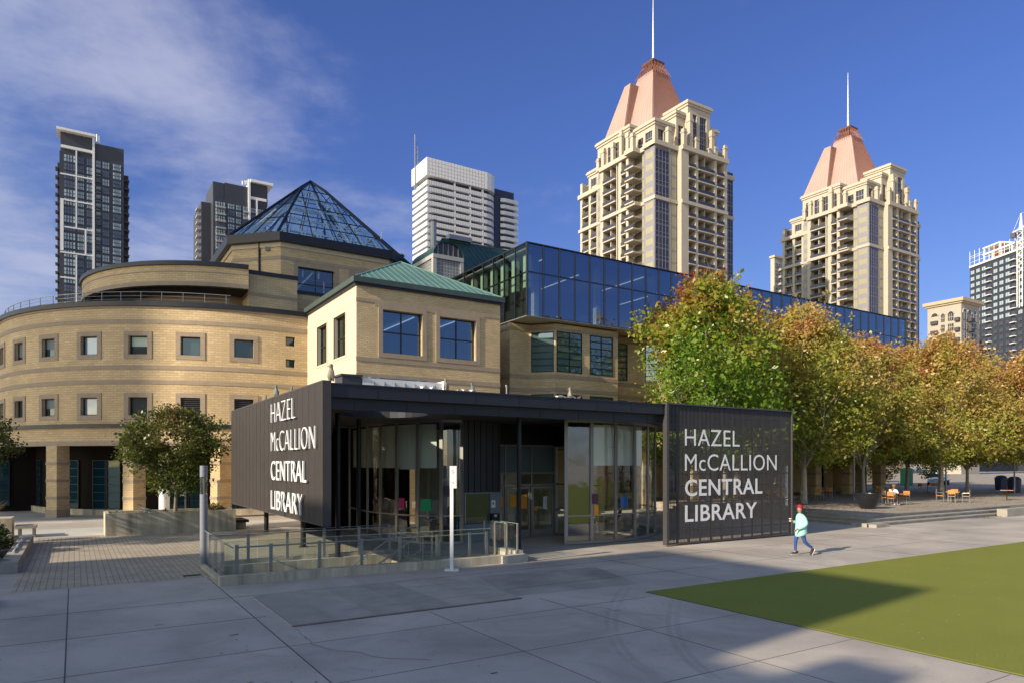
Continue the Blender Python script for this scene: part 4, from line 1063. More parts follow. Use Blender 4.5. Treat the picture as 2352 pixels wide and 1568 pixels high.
    def blind(dense, i0, i1, cen, z0, m_):
        b = MB()
        for p, q in zip(dense[i0:i1], dense[i0 + 1:i1 + 1]):
            a, c = inset(p, cen), inset(q, cen); b.face([(*a, z0), (*c, z0), (*c, 4.66), (*a, 4.66)])
        b.build('roller_blind', m_, t)
    blind(dl, 5, 8, (15, 28), 2.95, M['blind']); blind(dl, 8, 12, (15, 28), 2.9, M['blind']); blind(dl, 12, 16, (15, 28), 2.95, M['blind']); blind(dl, 16, 20, (15, 28), 2.95, M['blind']); blind(dl, 20, 24, (15, 28), 2.95, M['blind']); blind(dl, 24, 28, (15, 28), 2.95, M['blind'])
    blind(dr, 4, 8, (18, 28), 3.05, M['blind']); blind(dr, 8, 12, (18, 28), 3.05, M['blind']); blind(dr, 12, 15, (18, 28), 3.05, M['blind'])
    # dark solid panel beside the left frame post
    b = MB(); b.face([(12.66, 23.84, .12), (12.0, 24.02, .12), (12.0, 24.02, 4.7), (12.66, 23.84, 4.7)]); b.build('dark_glass_panel', G['dark'], t)
    b = MB(); b.face([(16.06, 21.47, .12), (17.02, 21.26, .12), (17.02, 21.26, 4.7), (16.06, 21.47, 4.7)]); b.build('dark_glass_panel', G['pavdark'], t)
    # recessed front wall of dark ribbed metal with a service window
    F = plane((12.8, 24.05), (1, 0), (0, 1))
    b = MB(); wall(b, F, 0, 1.85, 1.98, 4.8); 
    for k in range(7): pbox(b, F, .08 + k * .28, .12 + k * .28, 1.98, 4.8, -.035, 0)
    b.build('ribbed_metal_wall', M['ztrim'], t)
    b = MB(); pbox(b, F, 0, 1.85, 1.92, 1.98, -.02, .1); pbox(b, F, 0, 1.85, .02, .72, 0, .1); pbox(b, F, 1.35, 1.85, .72, 1.92, 0, .1); pbox(b, F, 0, .18, .72, 1.92, 0, .1)
    sw = b.build('service_window', M['bluegrey'], t)
    g = MB(); g.face([F(.18, .72, .05), F(1.35, .72, .05), F(1.35, 1.92, .05), F(.18, 1.92, .05)]); g.build('pane', G['svc'], sw)
    b = MB(); pbox(b, F, .22, .26, .75, 1.9, .02, .04); b.build('frame', M['alu'], sw)
    b = MB(); pbox(b, F, 1.42, 1.6, 1.35, 1.65, -.015, 0, 1); pbox(b, F, 1.47, 1.53, 1.48, 1.56, -.018, -.015, 0); pbox(b, F, 1.35, 1.72, .82, 1.12, -.14, 0, 0); pbox(b, F, 1.47, 1.6, .98, 1.08, -.145, -.14, 2)
    b.build('card_reader', [M['black'], M['white'], M['greenpan']], sw)
    # vestibule: transom, doors, side return
    D = plane((14.65, 24.75), (1, 0), (0, 1))
    b = MB(); pbox(b, D, 0, 3.25, 3.9, 4.8, 0, .1); pbox(b, plane((17.9, 21.6), (0, 1), (1, 0)), 0, 3.15, 3.9, 4.8, 0, .1); b.build('bulkhead', M['black'], t)
    b = MB(); pbox(b, D, 0, 3.25, 2.75, 3.88, .02, .05); b.build('transom_panel', M['bluesh'], t)
    b = MB()
    for u in (0, .62, 1.95, 3.18): pbox(b, D, u, u + .07, .02, 3.88, -.03, .08)
    for z in (2.18, 2.68, 3.86): pbox(b, D, .07, 3.18, z, z + .07, -.02, .07)
    b.build('door_frame', M['alu'], t)
    for u0, u1 in ((.12, .6), (.72, 1.3), (1.34, 1.92), (2.05, 3.15)):
        b = MB()
        for a, c, d, e in ((u0, u0 + .08, .06, 2.15), (u1 - .08, u1, .06, 2.15), (u0 + .08, u1 - .08, .06, .3), (u0 + .08, u1 - .08, 2.05, 2.15)): pbox(b, D, a, c, d, e, 0, .05)
        dr_ = b.build('door', M['alu'], t)
        g = MB(); g.face([D(u0 + .08, .3, .02), D(u1 - .08, .3, .02), D(u1 - .08, 2.05, .02), D(u0 + .08, 2.05, .02)]); g.build('pane', G['pav'], dr_)
        h = MB(); pbox(h, D, u1 - .13, u1 - .1, .95, 1.35, -.07, -.03); h.build('handle', M['steel'], dr_)
    b = MB(); S2 = plane((17.93, 21.7), (0, 1), (1, 0)); g = MB(); g.face([S2(0, .1), S2(3, .1), S2(3, 3.85), S2(0, 3.85)]); g.build('side_glass', G['pav'], t)
    for z in (.02, 1.08, 2.2, 3.85): pbox(b, S2, 0, 3, z, z + .07, -.03, .03)
    b.build('side_glass_frame', M['alu'], t)
    # threshold slab, floor and inside walls
    b = MB(); b.box(12.9, 25.2, 24.8, 31.4, .005, .03); b.build('floor', M['intfloor'], t)
    for bx_, m_ in (((14.2, 17.5, 31.3, 31.4, .03, 4.8), 'intwall'), ((18.9, 21.2, 31.3, 31.4, .03, 4.8), 'intwall'), ((14.6, 14.7, 24.9, 29, .03, 4.8), 'blind'), ((17.98, 18.08, 24.8, 28, .03, 4.8), 'intwall'), ((8.7, 14, 31.6, 31.75, .0, 4.81), 'darkwall')): b = MB(); b.box(*bx_); b.build('inner_wall', M[m_], t)
    for x, y in ((13.6, 28.5), (19.8, 27.5), (22.0, 28.5)):
        b = MB(); b.tube((x, y, .03), (x, y, 4.8), .12, .12, 10); b.build('inner_column', M['intwall'], t)
    # notices on the glass
    for nm, x, y, z, w, h, m_, a in (('n', 10.92, 25.42, 1.35, .28, .42, 'pink', 1.1), ('n', 11.5, 24.40, 1.28, .42, .48, 'green', .85), ('n', 12.2, 23.84, 1.85, .26, .42, 'maroon', .2), ('n', 10.6, 27.0, 1.4, .1, .35, 'yellow', 1.4),
                                  ('n', 18.75, 21.2, 1.35, .45, .5, 'blue', -.1), ('n', 17.2, 21.12, 1.55, .26, .4, 'maroon', .1), ('n', 17.25, 21.12, 1.1, .2, .4, 'yellow', .1)):
        ca, sa = math.cos(-a), math.sin(-a); b = MB(); b.face([(x - ca * w / 2, y - sa * w / 2, z), (x + ca * w / 2, y + sa * w / 2, z), (x + ca * w / 2, y + sa * w / 2, z + h), (x - ca * w / 2, y - sa * w / 2, z + h)])
        b.build('notice', M[m_], t)
    for u, z, w, h, m_ in ((.28, 1.25, .24, .5, 'yellow'), (.2, 1.7, .2, .32, 'paperw'), (.9, 1.3, .3, .5, 'yellow'), (1.45, 1.2, .3, .6, 'yellow'), (2.15, 1.1, .14, .2, 'yellow'), (2.6, 1.15, .2, .55, 'paperw')):
        b = MB(); b.face([D(u, z, -.005), D(u + w, z, -.005), D(u + w, z + h, -.005), D(u, z + h, -.005)]); b.build('notice', M[m_], t)
G['pavdark'] = dglass('mirror_dark_glass', (.015, .02, .025), (1, 1, 1), 2.2, .01, .02)
G['svc'] = dglass('service_glass', (.07, .09, .05), (.8, .9, .8), 1.5, .02, .02)
M['bluegrey'] = mat('blue_grey_panel', (.17, .21, .25), .5, noise=.08)
M['roofmem'] = mat('roof_membrane', (.30, .29, .27), .9, noise=.15)
pavilion()

def slat_screen():
    # solid-looking lit screen on the left, facing west
    t = thing('slatted_sign_wall', 'brown slatted sign wall raised on posts with white lettering, in the sun', 'sign wall', (5.85, 25, 1.4))
    b = MB(); y = CAPY0; k = 0
    while y < CAPY1 - .02:
        pw = .020 if k % 10 else .012
        b.box(CAPX0 - .07, CAPX0 + .01, y, y + .042, 1.42, 5.38); y += .062; k += 1
    b.build('slats', M['slat'], t)
    b = MB(); b.box(CAPX0 + .02, CAPX0 + .05, CAPY0 + .02, CAPY1, 1.43, 5.35); b.build('backing', M['slatback'], t)
    b = MB(); b.box(CAPX0 - .075, CAPX0 + .17, CAPY0 - .05, CAPY0 - .005, 1.38, 5.42); b.box(CAPX0 - .075, CAPX0 + .17, CAPY0, CAPY1, 5.38, 5.42); b.box(CAPX0 - .05, CAPX0 + .17, CAPY0, CAPY1, 1.38, 1.42)
    for q in range(1, 20): b.box(CAPX0 - .078, CAPX0 - .05, CAPY0 + q * .62 + .045, CAPY0 + q * .62 + .058, 1.42, 5.38)
    b.box(CAPX0 - .075, CAPX0 + .17, CAPY1, CAPY1 + .05, 1.38, 5.42)
    b.build('frame', M['slat'], t)
    b = MB()
    for z in (2.0, 3.4, 4.8): b.box(CAPX0 + .06, CAPX0 + .14, CAPY0, CAPY1, z, z + .1)
    b.tube((CAPX0 + .1, 20.2, 3.3), (7.3, 22.7, 4.3), .05); b.tube((CAPX0 + .1, 26, 2.0), (7.25, 26.1, 2.0), .06); b.tube((CAPX0 + .1, 32, 2.0), (7.25, 32, 2.0), .06)
    b.build('brackets', M['black'], t)
    for (s, w, z, wt), w2 in zip(LINES, (3.02, 5.1, 4.26, 3.86)):
        me = text_mesh(s, w2, .63, wt - .022, .04); me.materials.append(M['whiteletter'])
        o = link('lettering', me, t); mtx = Matrix(((0, 0, -1, 0), (-1, 0, 0, 0), (0, 1, 0, 0), (0, 0, 0, 1)))
        mtx.translation = Vector((CAPX0 - .12, 24.47, z + .70)) - t.location; o.matrix_local = mtx
        pb = MB(); st = MB()
    # open screen on the right
    t = thing('slatted_sign_screen', 'open black slatted sign screen with white lettering, touching the ground', 'sign screen', (22.5, 18.95, 0))
    b = MB(); x = 18.92; k = 0
    while x < CAPX1 - .02:
        w = .030
        b.box(x, x + .026, CAPY0 - .010, CAPY0 + .004, .10, 5.36); x += .074; k += 1
    b.build('slats', M['slatd'], t)
    b = MB(); b.box(18.80, 18.91, CAPY0 - .09, CAPY0 + .12, .05, 5.42); b.box(18.91, CAPX1, CAPY0 - .07, CAPY0 + .1, 5.36, 5.42); b.box(18.91, CAPX1, CAPY0 - .05, CAPY0 + .1, .05, .10); b.box(CAPX1, CAPX1 + .05, CAPY0 - .08, CAPY0 + .1, .05, 5.42)
    for q in range(1, 12): b.box(18.85 + q * .62 - .04, 18.85 + q * .62 + .04, CAPY0 + .010, CAPY0 + .05, .1, 5.36)
    for z in (.5, 1.6, 2.7, 3.8): b.box(18.91, CAPX1, CAPY0 + .085, CAPY0 + .13, z, z + .05)
    b.build('frame', M['slatd'], t)
    for s, w, z, wt in LINES:
        me = text_mesh(s, w, .64, wt, .003); me.materials.append(M['whiteletter'])
        o = link('lettering', me, t); mtx = Matrix(((1, 0, 0, 0), (0, 0, -1, 0), (0, 1, 0, 0), (0, 0, 0, 1))); mtx.translation = Vector((19.84, CAPY0 - .015, z)) - t.location; o.matrix_local = mtx
M['slatd'] = mat('black_slat', (.075, .070, .072), .42, .2)
slat_screen()

def roof_stuff():
    t = thing('rooftop_duct', 'long white metal duct lying across the pavilion roof in front of the brick block', 'duct', (9, 20.8, 5.25))
    b = MB(); b.box(7.55, 10.3, 20.6, 21.0, 5.56, 5.78); b.build('casing', M['whitecl'], t)
    b = MB()
    for k in range(7): b.box(7.9 + k * .35, 7.93 + k * .35, 20.55, 20.599, 5.4, 5.68)
    b.box(7.9, 9.9, 20.85, 21.05, 5.84, 5.87); b.box(8.1, 8.2, 20.85, 21.0, 5.78, 5.84); b.box(9.5, 9.6, 20.85, 21.0, 5.78, 5.84); b.build('brackets', M['alu'], t)
    b = MB(); b.box(10.3, 10.36, 20.5, 21.05, 5.3, 5.84); b.build('end_plate', M['white'], t)
    b = MB(); b.box(6.9, 7.5, 20.6, 21.3, 5.26, 5.8); b.box(6.85, 7.54, 20.55, 21.35, 5.8, 5.86)
    tag(b.build('rooftop_hatch', M['dkpanel']), 'flat dark roof hatch behind the largest bird statue', 'hatch')
    b = MB(); b.tube((12.8, 20.6, 5.25), (12.8, 20.6, 5.82), .025); b.tube((12.8, 20.6, 5.82), (12.8, 20.62, 5.86), .04)
    tag(b.build('vent_pipe', M['alu']), 'thin vent pipe standing alone on the pavilion roof', 'pipe')
    for i, (x, y, w, l) in enumerate(((9.3, 20.1, .75, 'crumpled white plastic sheet nearest the duct on the pavilion roof'), (10.7, 20.1, .7, 'crumpled white sheet below the small bird on the pavilion roof'), (14.7, 20.1, 1.1, 'white plastic sheet on the roof beside the upright owl statue'))):
        b = MB(); n = 9
        for a in range(n):
            for c in range(3):
                f = lambda i_, j_: (x + w * i_ / n, y + .12 * j_, 5.46 + .14 * abs(math.sin(i_ * 2.3 + i + j_)))
                b.face([f(a, c), f(a + 1, c), f(a + 1, c + 1), f(a, c + 1)])
        tag(b.build('plastic_sheet', M['white']), l, 'sheet', 'white sheets on the pavilion roof')
roof_stuff()

# ------------------------------------------------------------------ statues of birds and lizards
def bird(loc, s, rz, label, m_='statue', lean=.15):
    t = thing('bird_statue', label, 'statue', loc, 'bird statues on the pavilion roof')
    b = MB(); X = Vector((1, 0, 0)); Y = Vector((0, 1, 0))
    prof = [(-.02, .02, .03, .0), (.0, .06, .08, .02), (.03, .14, .13, .1), (.03, .19, .16, .25), (.02, .19, .165, .4), (.01, .165, .15, .55), (.02, .12, .115, .68), (.03, .105, .10, .76), (.05, .125, .115, .85), (.05, .11, .105, .93), (.04, .06, .06, .99), (.04, .02, .02, 1.0)]
    b.loft([(Vector((x - lean * (z - .3) * .4, 0, z)), X * rx, Y * ry) for x, rx, ry, z in prof], 14)
    body = b.build('body', M[m_], t)
    b = MB(); b.loft([((.15, 0, .86), Vector((0, 0, .035)), Y * .03), ((.21, 0, .85), Vector((0, 0, .025)), Y * .02), ((.24, 0, .81), Vector((0, 0, .005)), Y * .004)], 8); b.build('beak', M[m_], t)
    for sy in (-1, 1):
        b = MB(); b.loft([((-.02, sy * .13, .66), X * .05, Y * .02), ((-.04, sy * .175, .5), X * .13, Y * .03), ((-.08, sy * .17, .28), X * .11, Y * .03), ((-.13, sy * .11, .02), X * .04, Y * .015)], 10); b.build('wing', M[m_], t)
        b = MB(); b.tube((.06, sy * .07, .1), (.09, sy * .07, -.02), .03, .025, 7)
        for a in (-.03, 0, .03): b.tube((.09, sy * .07 + a * .4, -.0), (.16, sy * .07 + a, -.0), .012, .008, 5)
        b.build('foot', M[m_], t)
    b = MB(); b.loft([((-.08, 0, .2), X * .05, Y * .08), ((-.16, 0, -.04), X * .02, Y * .06)], 8); b.build('tail', M[m_], t)
    t.scale = (s, s, s); t.rotation_euler.z = rz
    for c in t.children: c.location = (0, 0, 0)
    return t
bird((6.05, 19.0, 5.42), .48, R_(165), 'largest bird statue, a hawk on the near corner of the pavilion roof')
bird((5.9, 24.6, 5.42), .42, R_(150), 'upright bird statue on top of the brown sign wall', 'statue_g')
bird((5.9, 26.2, 5.42), .22, R_(150), 'small bird statue low on the far end of the brown sign wall', 'statue_g', .8)
bird((5.9, 22.6, 5.42), .20, R_(150), 'small bird statue on the sign wall between two larger ones', 'statue_g', .8)
bird((10.35, 20.4, 5.52), .40, R_(10), 'pale hooked bird statue at the end of the white roof duct', 'statue', .6)
bird((11.35, 20.4, 5.50), .34, R_(0), 'crouching bird statue on the pavilion roof in front of the brick block corner', 'statue_g', .9)
bird((15.5, 20.5, 5.48), .46, R_(120), 'owl like bird statue alone on the right half of the pavilion roof')
def lizard(loc, rz, label, m_='statue_g', s=1):
    t = thing('lizard_statue', label, 'statue', loc, 'lizard statues on the planter rim')
    b = MB(); Z = Vector((0, 0, 1)); Y = Vector((0, 1, 0))
    b.loft([((-.42, 0, .03), Z * .008, Y * .01), ((-.25, 0, .05), Z * .025, Y * .03), ((-.1, 0, .09), Z * .05, Y * .06), ((.05, 0, .13), Z * .06, Y * .075), ((.18, 0, .2), Z * .045, Y * .05), ((.26, 0, .27), Z * .05, Y * .055), ((.35, 0, .31), Z * .03, Y * .04), ((.4, 0, .32), Z * .008, Y * .015)], 10)
    b.build('body', M[m_], t)
    for x, sy in ((-.1, -1), (-.1, 1), (.12, -1), (.12, 1)):
        b = MB(); b.path([(x, sy * .05, .1), (x - .03, sy * .13, .1), (x + .02, sy * .15, .01), (x + .07, sy * .17, .01)], .018, 6); b.build('leg', M[m_], t)
    for c in t.children: c.location = (0, 0, 0)
    t.scale = (s, s, s); t.rotation_euler.z = rz; return t

# ------------------------------------------------------------------ railing around the stairwell
def stair_railing():
    t = thing('glass_railing', 'clear glass stairwell railing with steel posts on a low concrete kerb', 'railing', (7, 19, 0))
    def run(a, c, n, z0=.24, h=.86, post=True, top=None):
        a = Vector((*a, 0)); c = Vector((*c, 0)); d = (c - a).normalized()
        for k in range(n):
            p = a.lerp(c, k / n) + d * .02; q = a.lerp(c, (k + 1) / n) - d * .02
            g = MB(); nrm = Vector((-d.y, d.x, 0)) * .006
            g.face([tuple(p + Vector((0, 0, z0))), tuple(q + Vector((0, 0, z0))), tuple(q + Vector((0, 0, z0 + h))), tuple(p + Vector((0, 0, z0 + h)))])
            e = MB(); e.hexa([tuple(v + Vector((0, 0, z0 + h))) for v in (p - nrm, q - nrm, q + nrm, p + nrm)] + [tuple(v + Vector((0, 0, z0 + h + .01))) for v in (p - nrm, q - nrm, q + nrm, p + nrm)])
            gp_ = g.build('glass_panel', G['rail'], t); e.build('glass_edge', M['gedge'], gp_)
    run((3.25, 18.92), (11.0, 18.62), 5); run((3.25, 18.95), (3.32, 22.8), 3); run((3.4, 22.85), (9.4, 22.85), 4, .12)
    run((11.75, 18.9), (11.75, 20.0), 1, .3, .9); run((12.0, 18.6), (12.0, 20.2), 2, .35, .85)
    for p in [(4.45, 19.12), (5.75, 19.08), (6.95, 19.04), (8.1, 19.0), (9.3, 18.96), (10.4, 18.92), (3.62, 19.3), (4.6, 22.72), (5.8, 22.72), (7.0, 22.72), (8.2, 22.72), (9.3, 22.72), (3.42, 20.2), (3.42, 21.3), (3.42, 22.4), (11.0, 18.9)]:
        b = MB(); b.box(p[0] - .045, p[0] + .045, p[1] - .012, p[1] + .012, .0, .98); b.box(p[0] - .03, p[0] + .03, p[1] - .03, p[1] + .03, .9, .93); b.build('post', M['steel'], t)
    for p in ((11.72, 18.85), (11.72, 19.6), (12.0, 18.66), (12.0, 19.4), (12.0, 20.2), (11.72, 20.3)):
        b = MB(); b.box(p[0] - .02, p[0] + .02, p[1] - .03, p[1] + .03, .1, 1.2); b.build('post', M['steel'], t)
    b = MB(); b.path([(3.62, 19.2, .92), (11.0, 18.98, .92)], .022, 8); b.path([(3.5, 19.2, .92), (3.5, 22.7, .92)], .02, 8); b.path([(3.5, 22.68, .92), (9.4, 22.68, .92)], .02, 8); b.build('handrail', M['steel'], t)
    k = MB()
    k.hexa([(3.12, 18.80, 0), (11.25, 18.46, 0), (11.25, 18.76, 0), (3.12, 19.08, 0), (3.12, 18.80, .24), (11.25, 18.46, .24), (11.25, 18.76, .24), (3.12, 19.08, .24)])
    k.box(3.19, 3.33, 19.09, 23.0, 0, .10); k.box(3.47, 9.5, 22.76, 23.0, 0, .12)
    k.build('kerb', M['concw'], t)
    k = MB(); k.box(11.26, 12.2, 18.34, 18.62, 0, .24); k.box(11.9, 12.2, 18.63, 20.3, 0, .34); k.box(11.26, 11.89, 18.63, 20.3, 0, .12); k.build('end_kerb', M['stepl'], t, 'paler stepped concrete end of the kerb')
    h = MB()
    for y in (20.4, 21.9):
        h.path([(5.4, y, -1.6), (9.5, y, .92), (10.1, y, .92), (10.1, y, .05)], .024, 8); h.path([(9.5, y, .92), (9.5, y, .0)], .02, 8)
        h.path([(5.6, y, -1.95), (9.6, y, .45)], .014, 6)
        for q in range(10): xx = 5.8 + q * .4; zz = -1.6 + (xx - 5.4) * .615; h.path([(xx, y, zz), (xx, y, zz - .85)], .009, 5)
    h.build('stair_handrail', M['steel'], t)
M['stepl'] = concrete_mat('pale_concrete', (.45, .42, .36), 1.0, .2)
stair_railing()

# ------------------------------------------------------------------ small street things
def light_bollard():
    t = thing('light_column', 'tall grey cylindrical light column with a clear lamp window, beside the railing corner', 'light column', (3.3, 22.6, 0))
    x, y = 3.3, 22.62
    b = MB(); b.tube((x, y, 0), (x, y, 2.2), .11, .11, 20); b.tube((x, y, 2.72), (x, y, 3.06), .11, .11, 20); b.build('shaft', M['greyshaft'], t)
    b = MB(); b.tube((x, y, 2.2), (x, y, 2.72), .105, .105, 20, cap=False); b.build('lamp_window', G['rail'], t)
    b = MB(); b.tube((x, y, 2.2), (x, y, 2.72), .03, .05, 10); b.box(x - .1, x - .07, y - .02, y + .02, 2.2, 2.72); b.build('lamp', M['alu'], t)
    b = MB(); b.tube((x, y, 0), (x, y, .03), .16, .16, 20); b.build('base', M['greyshaft'], t)
M['greyshaft'] = mat('grey_paint', (.23, .24, .28), .45, .1)
light_bollard()
def sign_post():
    x, y = 9.3, 18.0
    t = thing('white_sign_post', 'slim white post with a small upright sign box in front of the railing', 'sign post', (x, y, 0))
    a = R_(57.7 - 90)
    b = MB(); b.rbox((x, y), .10, .08, .05, 2.42, a); b.build('post', M['white'], t)
    b = MB(); b.rbox((x + .04, y - .02), .20, .10, 2.40, 3.05, a); sb = b.build('sign_box', M['white'], t)
    b = MB(); b.rbox((x, y), .40, .22, 0, .05, a); b.build('base_plate', M['white'], t)
    ca, sa = math.cos(a), math.sin(a)
    def dec(u, z, w, h): cxp = x + .04 + ca * u + sa * .0525; cyp = y - .02 + sa * u - ca * .0525; bb.rbox((cxp, cyp), w, .004, z, z + h, a, mi_)
    bb = MB(); mi_ = 0; dec(-.01, 2.92, .05, .015); dec(.01, 2.86, .05, .015); dec(-.01, 2.88, .012, .05); dec(0, 2.83, .03, .015); mi_ = 1; dec(0, 2.56, .025, .02); dec(.0, 2.53, .03, .01)
    bb.build('printed_mark', [M['orangecone'], M['black']], sb)
sign_post()

def plant_blob(b, c, rx, ry, rz, n, s, seed):
    rnd = random.Random(seed)
    for _ in range(n):
        u = Vector((rnd.gauss(0, 1), rnd.gauss(0, 1), rnd.gauss(0, 1))).normalized() * rnd.uniform(.5, 1)
        p = Vector((c[0] + u.x * rx, c[1] + u.y * ry, c[2] + abs(u.z) * rz))
        a = Vector((rnd.uniform(-1, 1), rnd.uniform(-1, 1), rnd.uniform(-1, 1))).normalized(); d = a.orthogonal().normalized(); e = s * rnd.uniform(.6, 1.3)
        b.face([p - a * e, p + d * e * .5, p + a * e, p - d * e * .5])
LF_shrub = leaf_mat('shrub_leaf', [(0, (.03, .055, .012)), (.5, (.06, .09, .02)), (1, (.16, .11, .03))], 0, 2, .2)
LF_dry = leaf_mat('dry_leaf', [(0, (.12, .10, .035)), (.5, (.22, .16, .07)), (1, (.36, .26, .12))], 0, 2, .3)
def planter():
    t = thing('concrete_planter', 'long stained concrete planter box with a tree in it', 'planter', (3.8, 35.4, 0))
    x0, x1, y0, y1, z = 1.12, 6.4, 34.35, 36.4, .98
    b = MB(); b.box(x0, x1, y0, y0 + .16, 0, z); b.box(x0, x1, y1 - .16, y1, 0, z); b.box(x0, x0 + .16, y0 + .16, y1 - .16, 0, z); b.box(x1 - .16, x1, y0 + .16, y1 - .16, 0, z); b.build('wall', M['concw'], t)
    b = MB(); b.box(x0 + .16, x1 - .16, y0 + .16, y1 - .16, .7, .84); b.build('soil', M['soil'], t)
    lizard((2.7, 34.5, .98), R_(150), 'largest lizard statue, rearing up on the left half of the planter rim', 'statue_g', 1.1)
    lizard((1.5, 34.5, .98), R_(60), 'small dark lizard statue near the left end of the planter rim', 'statue_g', .5)
    lizard((3.45, 34.5, .98), R_(80), 'small black lizard statue between the tree and the rearing lizard', 'black', .5)
    lizard((6.2, 34.5, .98), R_(120), 'small lizard statue at the right end of the planter rim', 'statue', .5)
    b = MB(); plant_blob(b, (5.6, 35.1, .85), .5, .4, .45, 420, .05, 4); rnd = random.Random(2)
    for _ in range(40): p = Vector((5.6, 35.1, .82)); q = p + Vector((rnd.uniform(-.6, .6), rnd.uniform(-.4, .4), rnd.uniform(.2, .6))); b.tube(p, q, .008, .004, 4, 0)
    tag(b.build('dry_shrub', LF_dry), 'low brownish dry shrub at the right end of the concrete planter', 'shrub')
    b = MB(); b.box(6.42, 7.1, 34.9, 36.6, .32, .44)
    s = thing('bench', 'short dark bench behind the right end of the planter', 'bench', (6.9, 36, 0)); b.build('seat', M['black'], s)
    for y in (35.1, 36.3):
        b = MB(); b.box(6.5, 7.0, y, y + .1, 0, .32); b.build('leg', M['concw'], s)
planter()
def round_column():
    t = thing('white_column', 'round white column standing in front of the dark glass ground floor', 'column', (2.9, 39.6, 0))
    x, y = 4.2, 42.6
    b = MB(); b.tube((x, y, .25), (x, y, 3.4), .27, .27, 20); b.build('shaft', M['white'], t); b = MB(); b.tube((x, y, 0), (x, y, .25), .31, .31, 20); b.build('base', M['stonegrey'], t)
round_column()
def flower_bed():
    t = thing('flower_bed', 'raised flower bed with concrete kerb at the left edge of the pavers', 'flower bed', (-3, 28, 0))
    b = MB(); b.box(-1.78, -1.36, 24.2, 33.2, 0, .32); b.box(-7, -1.78, 24.2, 24.55, 0, .32); b.build('kerb', M['step'], t)
    b = MB(); b.box(-7, -1.78, 24.55, 33.2, 0, .24); b.build('soil', M['soil'], t)
    b = MB(); b.tube((-1.62, 26.6, .36), (-1.62, 30.9, .36), .025); b.build('handrail', M['white'], t)
    b = MB(); plant_blob(b, (-2.5, 29.6, .2), .75, 1.1, 1.05, 2600, .055, 1); plant_blob(b, (-2.9, 27.6, .2), .9, 1.2, .75, 2400, .055, 2); plant_blob(b, (-2.5, 25.8, .2), .8, .9, .45, 1500, .05, 3)
    tag(b.build('shrubs', LF_shrub), 'dark green leafy shrubs filling the raised flower bed', 'shrubs', kind='stuff')
    rnd = random.Random(5)
    for i, l in enumerate(('red rose low in the shrubs nearest the bed corner', 'red rose high on the dark shrub', 'red rose at the back of the flower bed shrubs')):
        b = MB(); c = ((-1.98, 25.4, .55), (-2.35, 28.7, 1.2), (-2.75, 29.8, 1.3))[i]
        b.loft([((c[0], c[1], c[2] + z), Vector((r, 0, 0)), Vector((0, r, 0))) for z, r in ((-.03, .02), (0, .07), (.04, .07), (.07, .03))], 8)
        tag(b.build('rose', M['rose']), l, 'flower', 'roses in the flower bed')
    b = MB(); b.box(-6.5, -2.2, 35.5, 37, 0, .85)
    tag(b.build('concrete_block', M['concw']), 'low concrete wall block at the left edge behind the flower bed', 'wall')
    b = MB(); b.box(-2.1, -1.35, 35.5, 36.4, .4, .52); 
    for y in (35.6, 36.2): b.box(-2.0, -1.9, y, y + .1, 0, .4); b.box(-1.5, -1.4, y, y + .1, 0, .4)
    tag(b.build('stone_bench', M['step']), 'small stone bench at the end of the low wall by the flower bed', 'bench')
    b = MB(); rnd = random.Random(8)
    for _ in range(420):
        p = Vector((-2.95 + rnd.uniform(-.15, .15), 33.6 + rnd.uniform(-.15, .15), .75)); d = Vector((rnd.gauss(0, .35), rnd.gauss(0, .35), 1)).normalized(); L = rnd.uniform(.7, 1.25); m_ = p + d * L * .6; e = p + d * L + Vector((d.x * .35, d.y * .35, -.12))
        w = Vector((-d.y, d.x, .0)).normalized() * .010; b.face([p - w, p + w, m_ + w, m_ - w]); b.face([m_ - w * 1.8, m_ + w * 1.8, e])
    tag(b.build('ornamental_grass', LF_dry), 'tall feathery straw coloured grass clump at the left edge', 'grass clump')
    b = MB(); b.box(-3.1 - 2.5, -1.55, 18.6, 19.55, 0, .3)
    tag(b.build('low_kerb', M['step']), 'concrete kerb corner at the left edge in the shade', 'kerb')
    lizard((-1.9, 24.45, .32), R_(200), 'dark frog like lizard statue on the near kerb of the flower bed', 'statue_g', .9)
flower_bed()

